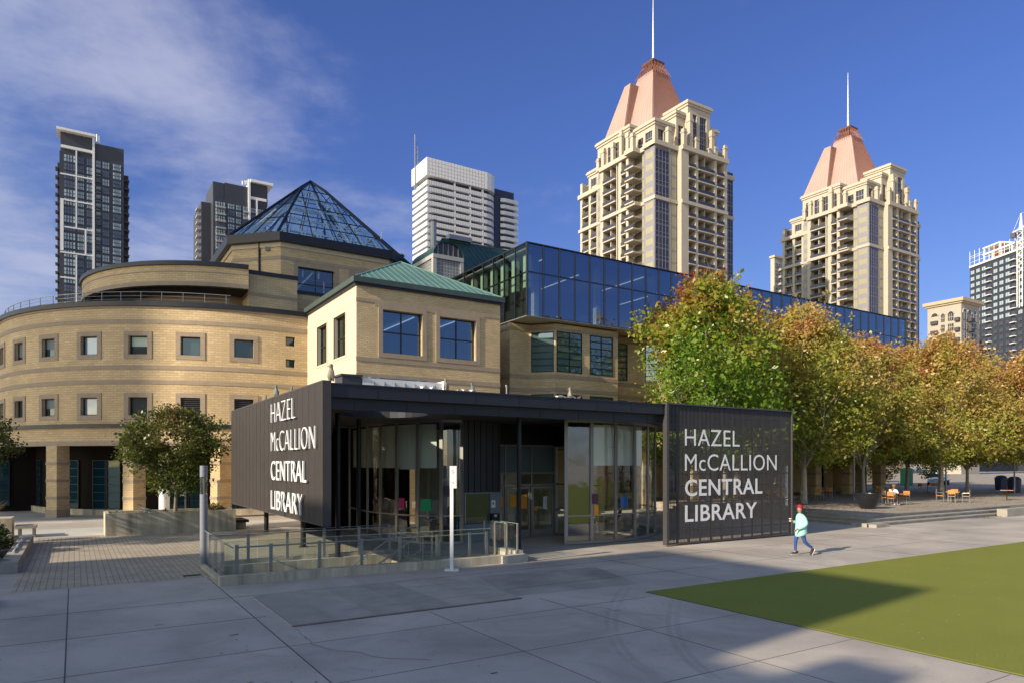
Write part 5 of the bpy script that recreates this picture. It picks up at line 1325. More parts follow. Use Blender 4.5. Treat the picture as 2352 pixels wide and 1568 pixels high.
# ------------------------------------------------------------------ right: steps, terrace
TZ = .48
def terrace():
    t = MB()
    for k in range(3):
        e = .42 * k; z1 = .16 * (k + 1) - .001 * k
        for dd, za, zb_ in ((.035, 0, z1 - .045), (0, z1 - .045, z1)):
            t.box(33.4 + e + dd, 50.3, 19.5 + e + dd, 19.92 + e + dd if k < 2 else 34.5, za, zb_)
            if k < 2: t.box(33.4 + e + dd, 33.82 + e + dd, 19.92 + e + dd, 34.5, za, zb_)
    t.box(33.0, 33.38, 19.4, 20.3, 0, .17); t.box(33.0, 34.1, 19.0, 19.48, 0, .16)
    tag(t.build('terrace_steps', M['step']), kind='structure')
    b = MB(); b.box(34.25, 200, 20.4, 120, .02, TZ + .003); tag(b.build('terrace', M['terr']), kind='structure')
    b = MB()
    for k in range(3): b.box(50.4, 90, 20.135 + .42 * k, 20.55 + .42 * k, 0, .16 * (k + 1) - .045); b.box(50.4, 90, 20.1 + .42 * k, 20.52 + .42 * k, .16 * (k + 1) - .045, .16 * (k + 1))
    tag(b.build('far_steps', M['step']), kind='structure')
    b = MB(); b.box(46.5, 52.5, 18.9, 19.45, 0, .45); tag(b.build('low_seat_wall', M['step']), 'low dark concrete seat wall at the foot of the steps', 'seat wall')
    # fallen leaves
    b = MB(); rnd = random.Random(3)
    for _ in range(5200):
        x = 33.9 + abs(rnd.gauss(0, 16)); y = 21.2 + rnd.uniform(0, 16)
        if rnd.random() < .3: x = rnd.uniform(33.9, 42); y = rnd.uniform(24, 32)
        if x > 80: continue
        a = rnd.uniform(0, 6.3); s = rnd.uniform(.03, .07); z = TZ + .008 + rnd.uniform(0, .012)
        if x < 34.7: z = .49
        b.face([(x + math.cos(a + k * 1.57) * s * (1 if k % 2 else .6), y + math.sin(a + k * 1.57) * s * (1 if k % 2 else .6), z + (k == 0) * .01) for k in range(4)])
    for _ in range(260):
        x = rnd.uniform(43, 50); y = 19.5 - abs(rnd.gauss(0, .25)); a = rnd.uniform(0, 6); s = rnd.uniform(.03, .06); b.face([(x + math.cos(a + k * 1.57) * s, y + math.sin(a + k * 1.57) * s * .6, .008) for k in range(4)])
    tag(b.build('fallen_leaves', M['litter']), 'brown fallen leaves scattered on the terrace paving', 'leaves', kind='stuff')
    b = MB()
    for _ in range(150):
        x = rnd.uniform(11.9, 34); y = rnd.uniform(2, 12.2); a = rnd.uniform(0, 6); s = rnd.uniform(.012, .035)
        b.face([(x + math.cos(a + k * 1.57) * s, y + math.sin(a + k * 1.57) * s * .7, .026) for k in range(4)])
    tag(b.build('turf_litter', M['litterp']), 'pale leaf scraps dotted on the turf', 'leaves', kind='stuff')
M['litter'] = mat('dead_leaf', (.20, .085, .03), .9, noise=.4, nscale=2)
M['litterp'] = mat('pale_leaf', (.42, .38, .28), .9)
terrace()
def bowl():
    b = MB(); b.lathe((0, 0), [(.30, 0), (.36, .02), (.52, .28), (.66, .6), (.735, .9), (.745, .92), (.70, .92), (.68, .86), (.55, .80)], 28)
    t = thing('bowl_planter', 'large black bowl shaped planter on the terrace edge', 'planter', (39.5, 23.3, TZ))
    o = b.build('bowl', M['blackgl'], t); o.location = (0, 0, 0)
    b = MB(); b.lathe((0, 0), [(.6, .80), (.6, .83)], 20); o = b.build('soil', M['soil'], t); o.location = (0, 0, 0)
M['blackgl'] = mat('black_glazed', (.012, .013, .02), .35)
bowl()

def make_chair(label):
    t = thing('cafe_chair', label, 'chair', (0, 0, 0), 'orange cafe chairs on the terrace')
    b = MB(); b.box(-.21, .21, -.21, .21, .43, .46); b.build('seat', M['wood'], t)
    b = MB()
    for k in range(7): b.box(-.19 + k * .055, -.145 + k * .055, .225, .24, .60, .88)
    b.build('backrest', M['wood'], t)
    for x in (-.21, .21):
        for y in (-.2, .22):
            b = MB(); b.tube((x, y, 0), (x, y, .64 if y < 0 else .89), .014, .014, 6); b.build('leg', M['steel'], t)
        b = MB(); b.tube((x, -.2, .64), (x, .22, .66), .014, .014, 6); b.build('armrest', M['steel'], t)
    return t
def make_table(label):
    t = thing('cafe_table', label, 'table', (0, 0, 0), 'cafe tables on the terrace')
    b = MB(); b.box(-.4, .4, -.4, .4, .71, .74); b.build('top', M['wood'], t)
    b = MB(); b.tube((0, 0, .03), (0, 0, .71), .03, .03, 8); b.build('pedestal', M['black'], t)
    b = MB(); b.box(-.3, .3, -.03, .03, 0, .03); b.box(-.03, .03, -.3, -.031, 0, .03); b.box(-.03, .03, .031, .3, 0, .03); b.build('foot', M['black'], t)
    return t
def cafe():
    ch = tb = None
    sets = [((44.9, 24.4), 'seated person in white', [(0, .72), (180, .72), (90, .75)], ('orange slatted chair with the person in white on it', 'orange chair facing away at the right of the table with the seated person', 'orange chair on the far side of the table with the seated person')),
            ((51.2, 24.1), 'right hand group of four chairs', [(20, .75), (110, .75), (200, .75), (290, .75)], ('orange chair turned away at the left of the right hand front table', 'orange chair on the far side of the right hand front table', 'orange chair at the right end of the right hand front table', 'orange chair nearest the camera at the right hand front table')),
            ((46.3, 30.6), 'left back table beside the arcade piers', [(10, .75), (190, .75)], ('orange chair left of the table behind the first tree', 'orange chair right of the table behind the first tree')),
            ((56.0, 31.5), 'middle back table between two trunks', [(0, .75), (180, .75)], ('orange chair behind the seated person in the middle back row', 'orange chair right of the middle back table')),
            ((66.5, 33.5), 'farthest table in front of the street', [(0, .75), (170, .75)], ('orange chair left of the farthest table', 'orange chair right of the farthest table by the trunks')),
            ((57.5, 23.4), 'chairless table at the right edge', [], ()),
            ((39.3, 29.5), 'table seen through the slatted screen', [(60, .75), (240, .75)], ('orange chair seen through the right end of the slatted screen', 'orange chair behind the table seen through the slatted screen')),
            ]
    for (x, y), lab, seats, labs in sets:
        lb = 'small orange topped table, ' + lab
        if tb is None: tb = make_table(lb); o = tb; o.location = (x, y, TZ)
        else: o = dup(tb, (x, y, TZ), .35, lb)
        for (a, r), cl in zip(seats, labs):
            A = R_(a); px, py = x + math.cos(A) * r, y + math.sin(A) * r
            if ch is None: ch = make_chair(cl); o = ch
            else: o = dup(ch, (0, 0, 0), 0, cl)
            o.location = (px, py, TZ); o.rotation_euler.z = A - math.pi / 2
cafe()

# ------------------------------------------------------------------ trees
def tree_meshes(seed, H, z0, R, trunk_h, trunk_r, nclump, nleaf, leaf, shape='oval', spread=.42, trunk_up=.92):
    rnd = random.Random(seed); nr = np.random.default_rng(seed)
    b = MB(); tips = []
    def limb(p, d, L, r, depth):
        pts = [p]; q = p; dd = d
        n = max(3, int(L / .5))
        for k in range(n):
            dd = (dd + Vector((rnd.gauss(0, .10), rnd.gauss(0, .10), .05 + rnd.gauss(0, .05)))).normalized()
            q2 = q + dd * (L / n); b.tube(q, q2, r * (1 - .75 * k / n), r * (1 - .75 * (k + 1) / n), 6 if depth < 2 else 4, 0, False); q = q2; pts.append(q)
            if depth < 2 and k > 0 and rnd.random() < .8:
                a = rnd.uniform(0, 6.28); out = (dd * .7 + Vector((math.cos(a), math.sin(a), .3)) * .7).normalized(); limb(q, out, L * rnd.uniform(.3, .5), r * (1 - .75 * (k + 1) / n) * .65, depth + 1)
        tips.append(q)
    # trunk
    q = Vector((0, 0, 0)); d = Vector((rnd.gauss(0, .02), rnd.gauss(0, .02), 1)); n = 5
    for k in range(n):
        q2 = q + (d + Vector((rnd.gauss(0, .03), rnd.gauss(0, .03), 0))).normalized() * trunk_h / n
        b.tube(q, q2, trunk_r * (1.25 - .35 * min(1, k / 1.5) if k < 2 else .9 - .04 * k), trunk_r * (.95 - .04 * (k + 1)), 10, 0, False); q = q2
    nl = 9
    for k in range(nl):
        a = 2 * math.pi * k / nl * 1.62 + rnd.uniform(-.3, .3); t = k / nl
        tilt = rnd.uniform(.35, .9) * (1 - .35 * t); dr = Vector((math.cos(a) * tilt, math.sin(a) * tilt, 1)).normalized()
        limb(q + Vector((0, 0, -.3 * rnd.random())), dr, (H - trunk_h) * rnd.uniform(.42, .66), trunk_r * .45, 0)
    limb(q, Vector((0, 0, 1)), (H - trunk_h) * trunk_up * .86, trunk_r * .6, 0)
    # crown: clumps through an uneven envelope
    hc = H - z0
    lobes = [(rnd.uniform(0, 6.28), rnd.uniform(.15, .95), rnd.uniform(.58, 1.30)) for _ in range(20)]
    def env(t, a):
        if shape == 'oval': r = R * 1.06 * (math.sin(math.pi * min(1, max(0, t)) ** .66) ** .78)
        else: r = R * math.sqrt(max(0, 1 - (2 * t - 1) ** 2)) ** .8
        k = 1
        for la, lt, lk in lobes:
            da = math.atan2(math.sin(a - la), math.cos(a - la)); w = math.exp(-(da / .5) ** 2 - ((t - lt) / .16) ** 2); k += (lk - 1) * w
        return r * k
    C = []
    for i in range(nclump):
        t = rnd.uniform(.02, .985); a = rnd.uniform(0, 6.283); rr = env(t, a) * math.sqrt(rnd.uniform(.12, 1.0))
        if mnoise.noise(Vector((rr * math.cos(a), rr * math.sin(a), hc * t)) * (4.2 / R) * .42 + Vector((seed, 0, 0))) < -.10 and rr > .25 * R: continue
        C.append((rr * math.cos(a), rr * math.sin(a), z0 + hc * t, rnd.uniform(.6, 1.25), t))
    for q_ in tips:
        tt_ = (q_.z - z0) / hc
        if .05 < tt_ < .97 and math.hypot(q_.x, q_.y) < R * 1.05 * (1.15 - .5 * max(0, tt_ - .5)): C.append((q_.x, q_.y, q_.z, rnd.uniform(.55, .85), min(1, tt_)))
    # tufts that break the outline at the top
    for i in range(int(nclump * .085)):
        a = rnd.uniform(0, 6.283); rr = R * rnd.uniform(.05, .6); zz = z0 + hc * (1 - (rr / R) ** 1.6 * .55) - .5; hgt = rnd.uniform(.5, 1.7) * (H / 12.5); lx, ly = rnd.gauss(0, .12), rnd.gauss(0, .12)
        for k in range(6): C.append((rr * math.cos(a) + lx * k, rr * math.sin(a) + ly * k, zz + hgt * k / 5, .52 - .05 * k, 1))
    P = []
    for x, y, z, s, t in C:
        m = max(6, int(nleaf * s * s)); q = nr.normal(0, 1, (m, 3)) * np.array([spread * s, spread * s, spread * s * .7]); q += (x, y, z); P.append(q)
    P = np.concatenate(P); N = len(P)
    a = nr.normal(0, 1, (N, 3)); a[:, 2] *= .8; a /= np.linalg.norm(a, axis=1)[:, None]
    c = np.cross(a, nr.normal(0, 1, (N, 3))); c /= np.linalg.norm(c, axis=1)[:, None]
    s = leaf * (.55 + nr.gamma(2.2, .22, N)).clip(.5, 1.9)[:, None]
    V = np.stack([P - a * s, P + c * s * .62, P + a * s, P - c * s * .62], 1).reshape(-1, 3)
    me = bpy.data.meshes.new('crown'); me.vertices.add(4 * N); me.vertices.foreach_set('co', V.ravel())
    me.loops.add(4 * N); me.loops.foreach_set('vertex_index', np.arange(4 * N, dtype=np.int32))
    me.polygons.add(N); me.polygons.foreach_set('loop_start', np.arange(0, 4 * N, 4, dtype=np.int32)); me.polygons.foreach_set('loop_total', np.full(N, 4, dtype=np.int32))
    me.update(); me.validate()
    return b, me
GR, YG, OR, RD = (.045, .105, .014), (.13, .165, .025), (.30, .15, .03), (.26, .05, .025)
LF_a = leaf_mat('maple_leaf_green', [(0, (.09, .20, .02)), (.34, (.20, .31, .03)), (.66, (.36, .33, .05)), (.86, (.42, .20, .05)), (1, (.34, .07, .04))], 6.0, 13.8, .50, .5)
LF_b = leaf_mat('maple_leaf_turning', [(0, (.22, .27, .04)), (.22, (.40, .37, .065)), (.46, (.52, .39, .11)), (.78, (.54, .28, .11)), (1, (.46, .12, .07))], 3.5, 14.5, .50, .5)
LF_c = leaf_mat('linden_leaf', [(0, (.05, .075, .016)), (.4, (.09, .12, .024)), (.75, (.14, .13, .035)), (1, (.22, .12, .06))], 1, 6, .5, .35)
LF_d = leaf_mat('street_tree_leaf', [(0, (.03, .06, .012)), (.5, (.08, .11, .02)), (1, (.2, .1, .04))], 1, 8, .5)
protos = {}
def tree(loc, kind, rz, label, scale=1.0, group=None, z=0.0):
    if kind not in protos:
        cfg = {'A': dict(seed=11, H=12.9, z0=2.9, R=4.7, trunk_h=2.6, trunk_r=.17, nclump=720, nleaf=48, leaf=.105),
               'B': dict(seed=23, H=12.6, z0=2.7, R=5.3, trunk_h=2.4, trunk_r=.19, nclump=820, nleaf=48, leaf=.10),
               'B2': dict(seed=31, H=12.2, z0=2.7, R=5.1, trunk_h=2.5, trunk_r=.17, nclump=720, nleaf=48, leaf=.105),
               'B3': dict(seed=47, H=12.0, z0=2.7, R=5.2, trunk_h=2.3, trunk_r=.16, nclump=720, nleaf=48, leaf=.105),
               'C': dict(seed=5, H=4.75, z0=1.05, R=2.35, trunk_h=1.25, trunk_r=.085, nclump=520, nleaf=66, leaf=.055, shape='round', spread=.2, trunk_up=.6),
               'D': dict(seed=9, H=5.5, z0=1.2, R=2.2, trunk_h=1.6, trunk_r=.1, nclump=140, nleaf=40, leaf=.10, spread=.3)}[kind]
        protos[kind] = tree_meshes(**cfg)
        tb, cm = protos[kind]; lm = {'A': LF_a, 'B': LF_b, 'B2': LF_b, 'B3': LF_b, 'C': LF_c, 'D': LF_d}[kind]; cm.materials.append(lm)
        o = tb.build('trunk', M['bark_lt'] if kind in ('A', 'B', 'B2', 'B3') else M['bark']); protos[kind] = (o.data, cm); bpy.data.objects.remove(o)
    tm, cm = protos[kind]
    t = thing('maple_tree' if kind[0] in 'AB' else 'tree', label, 'tree', (loc[0], loc[1], z), group)
    a = bpy.data.objects.new('trunk', tm); c = bpy.data.objects.new('crown', cm)
    for o in (a, c): COL.objects.link(o); o.parent = t
    t.rotation_euler.z = rz; t.scale = (scale, scale, scale); return t
gA = 'autumn maples on the terrace'
tree((30.6, 27.5), 'A', 0.3, 'greenest maple with reddish top, rising behind the slatted sign screen', 1.03, gA)
tree((41.0, 28.5), 'B', 1.1, 'maple with the full pale trunk just right of the slatted sign screen', 1.0, gA, TZ)
tree((37.5, 32.2), 'B2', 4.4, 'orange tipped maple between the green one and the pale trunk, farther back', 1.12, gA, TZ)
tree((52.0, 31.0), 'B2', 2.2, 'maple behind the seated person and the black bowl', .98, gA, TZ)
tree((58.2, 28.2), 'B', 3.7, 'reddish topped maple above the right hand front table', .97, gA, TZ)
tree((68.5, 31.0), 'B3', 5.2, 'maple above the navy bins near the right edge', 1.0, gA, TZ)
tree((68.5, 25.6), 'B3', .9, 'maple cut by the right edge of the picture', 1.0, gA, TZ)
tree((62.0, 38.0), 'B2', 2.9, 'maple in the back row in front of the beige low wall', .95, gA, TZ)
tree((76.0, 37.0), 'B', 1.9, 'maple in the back row before the street at far right', .95, gA, TZ)
tree((82.0, 31.0), 'B2', 3.3, 'farthest maple at the right edge behind the others', 1.0, gA, TZ)
tree((47.5, 34.2), 'B3', 4.0, 'maple standing close to the brick piers', .9, gA, TZ)
tree((3.95, 35.4), 'C', .4, 'small round crowned tree growing in the concrete planter', 1.0, None, .83)
tree((-4.15, 31.6), 'C', 2.1, 'dark small tree cut by the left edge above the flower bed', 1.0, None, .7)
tree((88, 50), 'D', .5, 'small street tree beyond the terrace, left of the bins', 1.0, 'street trees beyond the terrace', 0)
tree((97, 48), 'D', 1.5, 'small street tree beyond the terrace near the right edge', 1.1, 'street trees beyond the terrace', 0)
tree((80, 55), 'D', 2.5, 'small street tree beside the beige low wall', 1.2, 'street trees beyond the terrace', 0)

tree((63.5, 33.8), 'B', 5.9, 'maple in the middle row between the seated group and the navy bins', 1.0, gA, TZ)
tree((45.0, 31.5), 'B3', 2.6, 'maple just behind the pale trunk beside the slatted screen', 1.08, gA, TZ)
def terrace_bits():
    b = MB(); b.tube((37.9, 27.6, TZ), (37.9, 27.6, 2.9), .1, .1, 14); b.tube((37.9, 27.6, 2.9), (37.9, 27.6, 3.0), .12, .06, 14)
    tag(b.build('white_light_post', M['white']), 'white cylindrical light post beside the right end of the slatted screen', 'light post')
    for i, (x, y, l) in enumerate(((48.3, 29.5, 'grey lamp pole behind the seated person'), (61.5, 29.5, 'grey lamp pole between the right hand maples'), (71.5, 28.5, 'pale lamp pole near the right edge under the maples'))):
        t = thing('lamp_pole', l, 'lamp pole', (x, y, TZ), 'lamp poles among the maples')
        b = MB(); b.tube((x, y, TZ), (x, y, 6.2), .07, .05, 10); b.build('pole', M['alu'], t); b = MB(); b.tube((x, y, 6.2), (x, y, 6.6), .16, .12, 12); b.build('lamp_head', M['white'], t)
    for x, y, l in ((73.2, 29.2, 'navy litter bin nearest the right edge under the maples'), (79.8, 33.0, 'round topped navy litter bin behind the nearer bin')):
        t = thing('litter_bin', l, 'bin', (x, y, TZ), 'navy litter bins'); b = MB(); b.tube((x, y, TZ), (x, y, TZ + 1.15), .5, .55, 16); b.build('body', M['binblue'], t); b = MB(); b.lathe((x, y), [(.57, TZ + 1.15), (.55, TZ + 1.25), (.35, TZ + 1.45), (.1, TZ + 1.5)], 16); b.build('lid', M['binblue'], t)
    # black fence in front of the arcade
    t = thing('black_fence', 'low black metal fence in front of the arcade piers', 'fence', (36, 34.6, TZ))
    b = MB(); b.tube((35.5, 34.7, 1.55), (47, 34.7, 1.55), .025); b.tube((35.5, 34.7, .6), (47, 34.7, .6), .02); b.build('rails', M['black'], t)
    b = MB(); x = 35.5
    while x < 47: b.tube((x, 34.7, TZ), (x, 34.7, 1.55), .011, .011, 5); x += .14
    b.build('bars', M['black'], t)
    t = thing('steel_handrail', 'pipe handrail by the ramp behind the middle tables', 'handrail', (60, 36, TZ))
    b = MB(); b.path([(56, 36, 1.0), (61, 36.2, 1.5), (67, 36.4, 1.5)], .03, 6); b.path([(56, 36, .7), (61, 36.2, 1.15), (67, 36.4, 1.15)], .02, 6); b.build('rails', M['steel'], t)
    b = MB()
    for x, z in ((56, 1), (58.5, 1.25), (61, 1.5), (64, 1.5), (67, 1.5)): b.tube((x, 36 + (x - 56) * .035, TZ), (x, 36 + (x - 56) * .035, z), .025, .025, 6)
    b.build('posts', M['steel'], t)
    b = MB(); b.box(66.5, 100, 56.0, 57, 0, 3.9); b.box(66.5, 100, 55.9, 57.1, 3.9, 4.1)
    tag(b.build('beige_garden_wall', M['beige_dk']), 'plain beige low building wall beyond the terrace trees', 'wall')
    b = MB(); b.box(85, 86, 45, 46, TZ, 2.6); b.box(85.1, 85.9, 44.98, 44.999, 1.2, 2.3, 1)
    tag(b.build('green_cabinet', [M['canopy'], M['canopy']]), 'bright green utility cabinet beside the street behind the maples', 'cabinet')
    # parked car, pale
    t = thing('parked_car', 'pale grey hatchback car parked beyond the terrace under the trees', 'car', (92, 45, TZ))
    b = MB(); X = Vector((0, 1, 0)); 
    prof = [(-2.1, .35, .75), (-2.0, .25, .95), (-1.2, .22, 1.0), (1.5, .22, .95), (2.05, .25, .85), (2.15, .35, .6)]
    b.loft([((x, 0, (a + c) / 2), Vector((0, .85, 0)), Vector((0, 0, (c - a) / 2 + .08))) for x, a, c in prof], 16); o = b.build('body', M['carp'], t)
    c2 = MB(); c2.frus(-1.5, 1.1, -.8, .8, .95, -1.0, .4, -.65, .65, 1.45); c2.build('cabin', G['dark'], t)
    for x in (-1.35, 1.35):
        for y in (-.85, .85): w = MB(); w.tube((x, y - .1, .32), (x, y + .1, .32), .32, .32, 16); w.build('wheel', M['black'], t)
    for c in t.children: c.location = (0, 0, 0)
    t.rotation_euler.z = .3
M['carp'] = mat('silver_car_paint', (.5, .5, .5), .3, .5)
terrace_bits()

# interior tables in the pavilion
def cafe_inside():
    for i, (x, y, l) in enumerate(((12.9, 26.4, 'round white table inside the left glass of the pavilion'), (19.9, 24.3, 'round white table inside the right glass of the pavilion'), (21.5, 26.5, 'round white table farther inside the right glass'))):
        t = thing('round_table', l, 'table', (x, y, .03), 'round tables inside the pavilion')
        b = MB(); b.tube((x, y, .74), (x, y, .77), .55, .55, 24); b.build('top', M['white'], t)
        b = MB(); b.tube((x, y, .05), (x, y, .74), .035, .035, 8); b.tube((x, y, .03), (x, y, .05), .28, .28, 16); b.build('pedestal', M['steel'], t)
    ch = None
    for x, y, rz, l in ((12.2, 25.7, .6, 'black chair nearest the left glass of the pavilion'), (13.4, 27.3, 3.5, 'black chair behind the left indoor table'), (19.2, 23.6, .4, 'black chair nearest the right glass of the pavilion'), (20.7, 24.9, 3.9, 'black chair behind the right indoor table'), (22.2, 25.8, 1.2, 'black chair at the farther right indoor table')):
        if ch is None:
            ch = thing('indoor_chair', l, 'chair', (0, 0, 0), 'black chairs inside the pavilion')
            b = MB(); b.box(-.22, .22, -.22, .22, .43, .47); b.build('seat', M['blackgl'], ch)
            b = MB(); b.frus(-.22, .22, -.24, -.21, .5, -.2, .2, -.32, -.29, .85); b.build('backrest', M['blackgl'], ch)
            for a, c in ((-.2, -.2), (.2, -.2), (-.2, .2), (.2, .2)): b = MB(); b.tube((a, c, 0), (a * .9, c * .9, .44), .012, .012, 6); b.build('leg', M['steel'], ch)
            o = ch
        else: o = dup(ch, (0, 0, 0), 0, l)
        o.location = (x, y, .03); o.rotation_euler.z = rz
cafe_inside()

# ------------------------------------------------------------------ towers
def wbox(mb, x0, x1, y0, y1, z0, z1, mi=0): mb.box(x0, x1, y0, y1, z0, z1, mi)
def condo_tower():
    cx, cy = 142.5, 148.5
    t = thing('spired_condo_tower', 'nearer and taller beige condominium tower with pink copper roof and thin spire', 'tower', (cx, cy, 0), 'twin spired condominium towers')
    t.location = (0, 0, 0)
    hx, hy = 15.1, 16.4; X0, X1, Y0, Y1 = cx - hx, cx + hx, cy - hy, cy + hy
    zc, zb, FH = 86.0, 71.9, 3.13
    core = MB(); core.box(X0 + 2, X1 - 2, Y0 + 2, Y1 - 1, 0, zc); core.build('core', M['beige_dk'], t)
    dk = MB(); dk.box(X0 + 1.75, X1 - 1.75, Y0 + 1.75, Y1 - .9, 20, zc - .3)
    dk.build('recess_wall', G['towerdk'], t)
    F = plane((X0, Y0), (1, 0), (0, 1)); L = plane((X0, Y0), (0, 1), (1, 0))
    levels = [zb - FH * k for k in range(1, 13)] + [zb + .8 + FH * k for k in range(4)]
    levels.sort(reverse=True)
    zlow = min(levels)
    piers = MB(); slabs = []; rails = []; wins = []; glz = []
    # front facade: (u0,u1,type,proud)
    fr = [(0.05, 5.0, 'glass', 0), (5.0, 5.5, 'pier', 0), (5.5, 7.6, 'glassy', 0), (8.0, 10.7, 'pier', 1.6), (10.7, 13.3, 'balc', 1.3), (13.3, 14.3, 'pier', 1.6), (14.3, 20.6, 'balc', 1.3), (20.6, 21.6, 'pier', 1.6), (21.6, 24.5, 'balc', 1.3), (24.5, 25.8, 'pier', 1.6), (26.2, 30.2, 'glass', -.3)]
    lf = [(0.0, 3.8, 'win', 0), (4.1, 5.6, 'glassy', -.9), (6.0, 9.4, 'jut', 0), (9.6, 10.6, 'pier', .5), (10.6, 12.5, 'balc', .3), (12.5, 13.6, 'pier', .5), (13.9, 14.5, 'slit', 0), (14.8, 20.2, 'balc', .3), (20.2, 21.4, 'pier', .5), (21.4, 23.2, 'winp', .0), (23.4, 24.4, 'pier', -.5), (24.4, 27.0, 'balc', -.8), (27.0, 28.0, 'pier', -.5), (28.0, 31.0, 'balc', -.8), (31.0, 32.0, 'pier', -.5)]
    for P, spec, face in ((F, fr, 'f'), (L, lf, 'l')):
        rz = 0 if face == 'f' else -math.pi / 2
        for u0, u1, ty, pr in spec:
            if ty == 'pier': pbox(piers, P, u0, u1, zlow, zc + .5, -pr, 1.9)
            elif ty == 'slit': pbox(piers, P, u0 - .3, u0, zlow, zc, -.3, 1.8); pbox(piers, P, u1, u1 + .3, zlow, zc, -.3, 1.8)
            for z in levels:
                c = P((u0 + u1) / 2, z, 0)
                w = u1 - u0
                def at(k): 
                    p = P((u0 + u1) / 2, z, k); return p
                if ty == 'balc' and w > 4 and z == levels[0]: pbox(piers, P, u0 + w / 2 - .15, u0 + w / 2 + .15, zlow, zc, .3 - pr, 1.9)
                if ty == 'balc':
                    slabs.append((at(.6 - pr), (w, 2.2, .32), rz)); rails.append((at(-pr - .42), (w, .06, 1.05), rz))
                elif ty == 'jut':
                    slabs.append((at(-.4), (w, 3.4, .32), rz)); rails.append((at(-2.05), (w, .06, 1.05), rz))
                elif ty in ('win', 'winp'):
                    wins.append((at(-pr - .06), (w, .2, FH), rz))
                elif ty in ('glass', 'glassy'):
                    glz.append((at(-pr - .05), (w, .2, FH), rz, ty))
                elif ty == 'slit': glz.append((at(.1), (w, .2, FH), rz, ty))
        if face == 'f': pbox(piers, P, 24.9, 25.2, zlow, zc, 1, 2)
    piers.build('pier', M['beige'], t)
    # body walls behind bays (spandrel colour)
    bw = MB(); pbox(bw, F, .02, 7.9, 20, zc, .12, 1.9); pbox(bw, L, .02, 3.9, 20, zc, .12, 1.9); pbox(bw, L, 4.0, 5.8, 20, zc, 1.1, 1.9); pbox(bw, L, 21.3, 23.3, 20, zc, .2, 1.9); pbox(bw, F, 25.9, 30.2, 20, zc - 3, .5, 1.9); pbox(bw, L, 13.7, 14.7, 20, zc, .3, 1.9)
    bw.build('spandrel_wall', M['greypanel'], t)
    # prototypes (unit width centred on x, y outward negative, z up one floor)
    sl = MB(); sl.box(-.5, .5, -.5, .5, -.5, .5); many(t, 'balcony', sl, M['beige'], slabs)
    rl = MB(); rl.box(-.5, .5, -.5, .5, 0, 1); many(t, 'balcony_railing', rl, G['towerb'], rails)
    wp = MB(); wp.box(-.5, .5, -.3, .5, .0, 1.0, 0); wp.box(-.34, .34, -.42, -.301, .28, .80, 1)
    for x in (-.2, -.03, .14): wp.box(x, x + .02, -.5, -.421, .28, .80, 2)
    many(t, 'window', wp, [M['greypanel'], G['towery'], M['alu']], wins)
    gp = MB(); gp.box(-.5, .5, -.3, .5, .0, 1.0, 0)
    for k in range(5): gp.box(-.5 + k * .245, -.48 + k * .245, -.55, -.301, 0, 1, 1)
    for z in (0, .32, .93): gp.box(-.5, .5, -.5, -.302, z, z + .03, 1)
    many(t, 'curtain_glass', gp, [G['towerb'], M['greypanel']], [(a, b_, c) for a, b_, c, ty in glz if ty == 'glass'], 100)
    gy = MB(); gy.box(-.5, .5, -.3, .5, .0, 1.0, 0)
    for k in range(3): gy.box(-.5 + k * .47, -.44 + k * .47, -.55, -.301, 0, 1, 1)
    for z in (0, .9): gy.box(-.5, .5, -.5, -.302, z, z + .08, 1)
    many(t, 'bay_window', gy, [G['towery'], M['greypanel']], [(a, b_, c) for a, b_, c, ty in glz if ty != 'glass'], 100)
    # belts and cornice
    for z, h, e in ((zb, .9, .35), (zc, 1.2, .6)):
        bl = MB(); pbox(bl, F, -e, 8, z, z + h, -e, 1.8); pbox(bl, F, 8.001, 25.8, z, z + h, -1.6 - e, 1.8); pbox(bl, F, 25.801, 30.4, z - (3 if z == zc else 0), z + h - (3 if z == zc else 0), -e * .5, 1.8)
        pbox(bl, L, 0, 4.0, z, z + h, -e - .01, 1.8); pbox(bl, L, 4.001, 5.9, z, z + h, .9 - e, 1.8); pbox(bl, L, 5.901, 9.5, z, z + h, -2.2 if z == zc else -1.6, 1.8); pbox(bl, L, 9.501, 21.4, z, z + h, -.5 - e, 1.8)
        dz = 0 if z == zb else -4.2
        pbox(bl, L, 21.401, 32.4, z + dz, z + h + dz, .4 - e, 1.8)
        bl.build('cornice', M['beige'], t)
    # stepped upper blocks: x0,x1,y0,y1,z0,z1 in local offsets from X0,Y0
    def blk(x0, x1, y0, y1, z0, z1, wf=(), wl=(), e=.6):
        b = MB(); F2 = plane((x0, y0), (1, 0), (0, 1)); L2 = plane((x0, y0), (0, 1), (1, 0))
        wall(b, F2, 0, x1 - x0, z0, z1, wf, .35); wall(b, L2, 0, y1 - y0, z0, z1, wl, .35); b.box(x0 + .4, x1, y0 + .4, y1, z0, z1 - .01)
        o = b.build('upper_block', M['beige'], t)
        b = MB(); b.box(x0 - e, x1 + e, y0 - e, y1 + e, z1, z1 + .55); b.box(x0 - e * .5, x1 + e * .5, y0 - e * .5, y1 + e * .5, z1 - .6, z1); b.box(x0 - e * .7, x1 + e * .7, y0 - e * .7, y1 + e * .7, z1 + .55, z1 + .9); b.build('block_cornice', M['beige'], o)
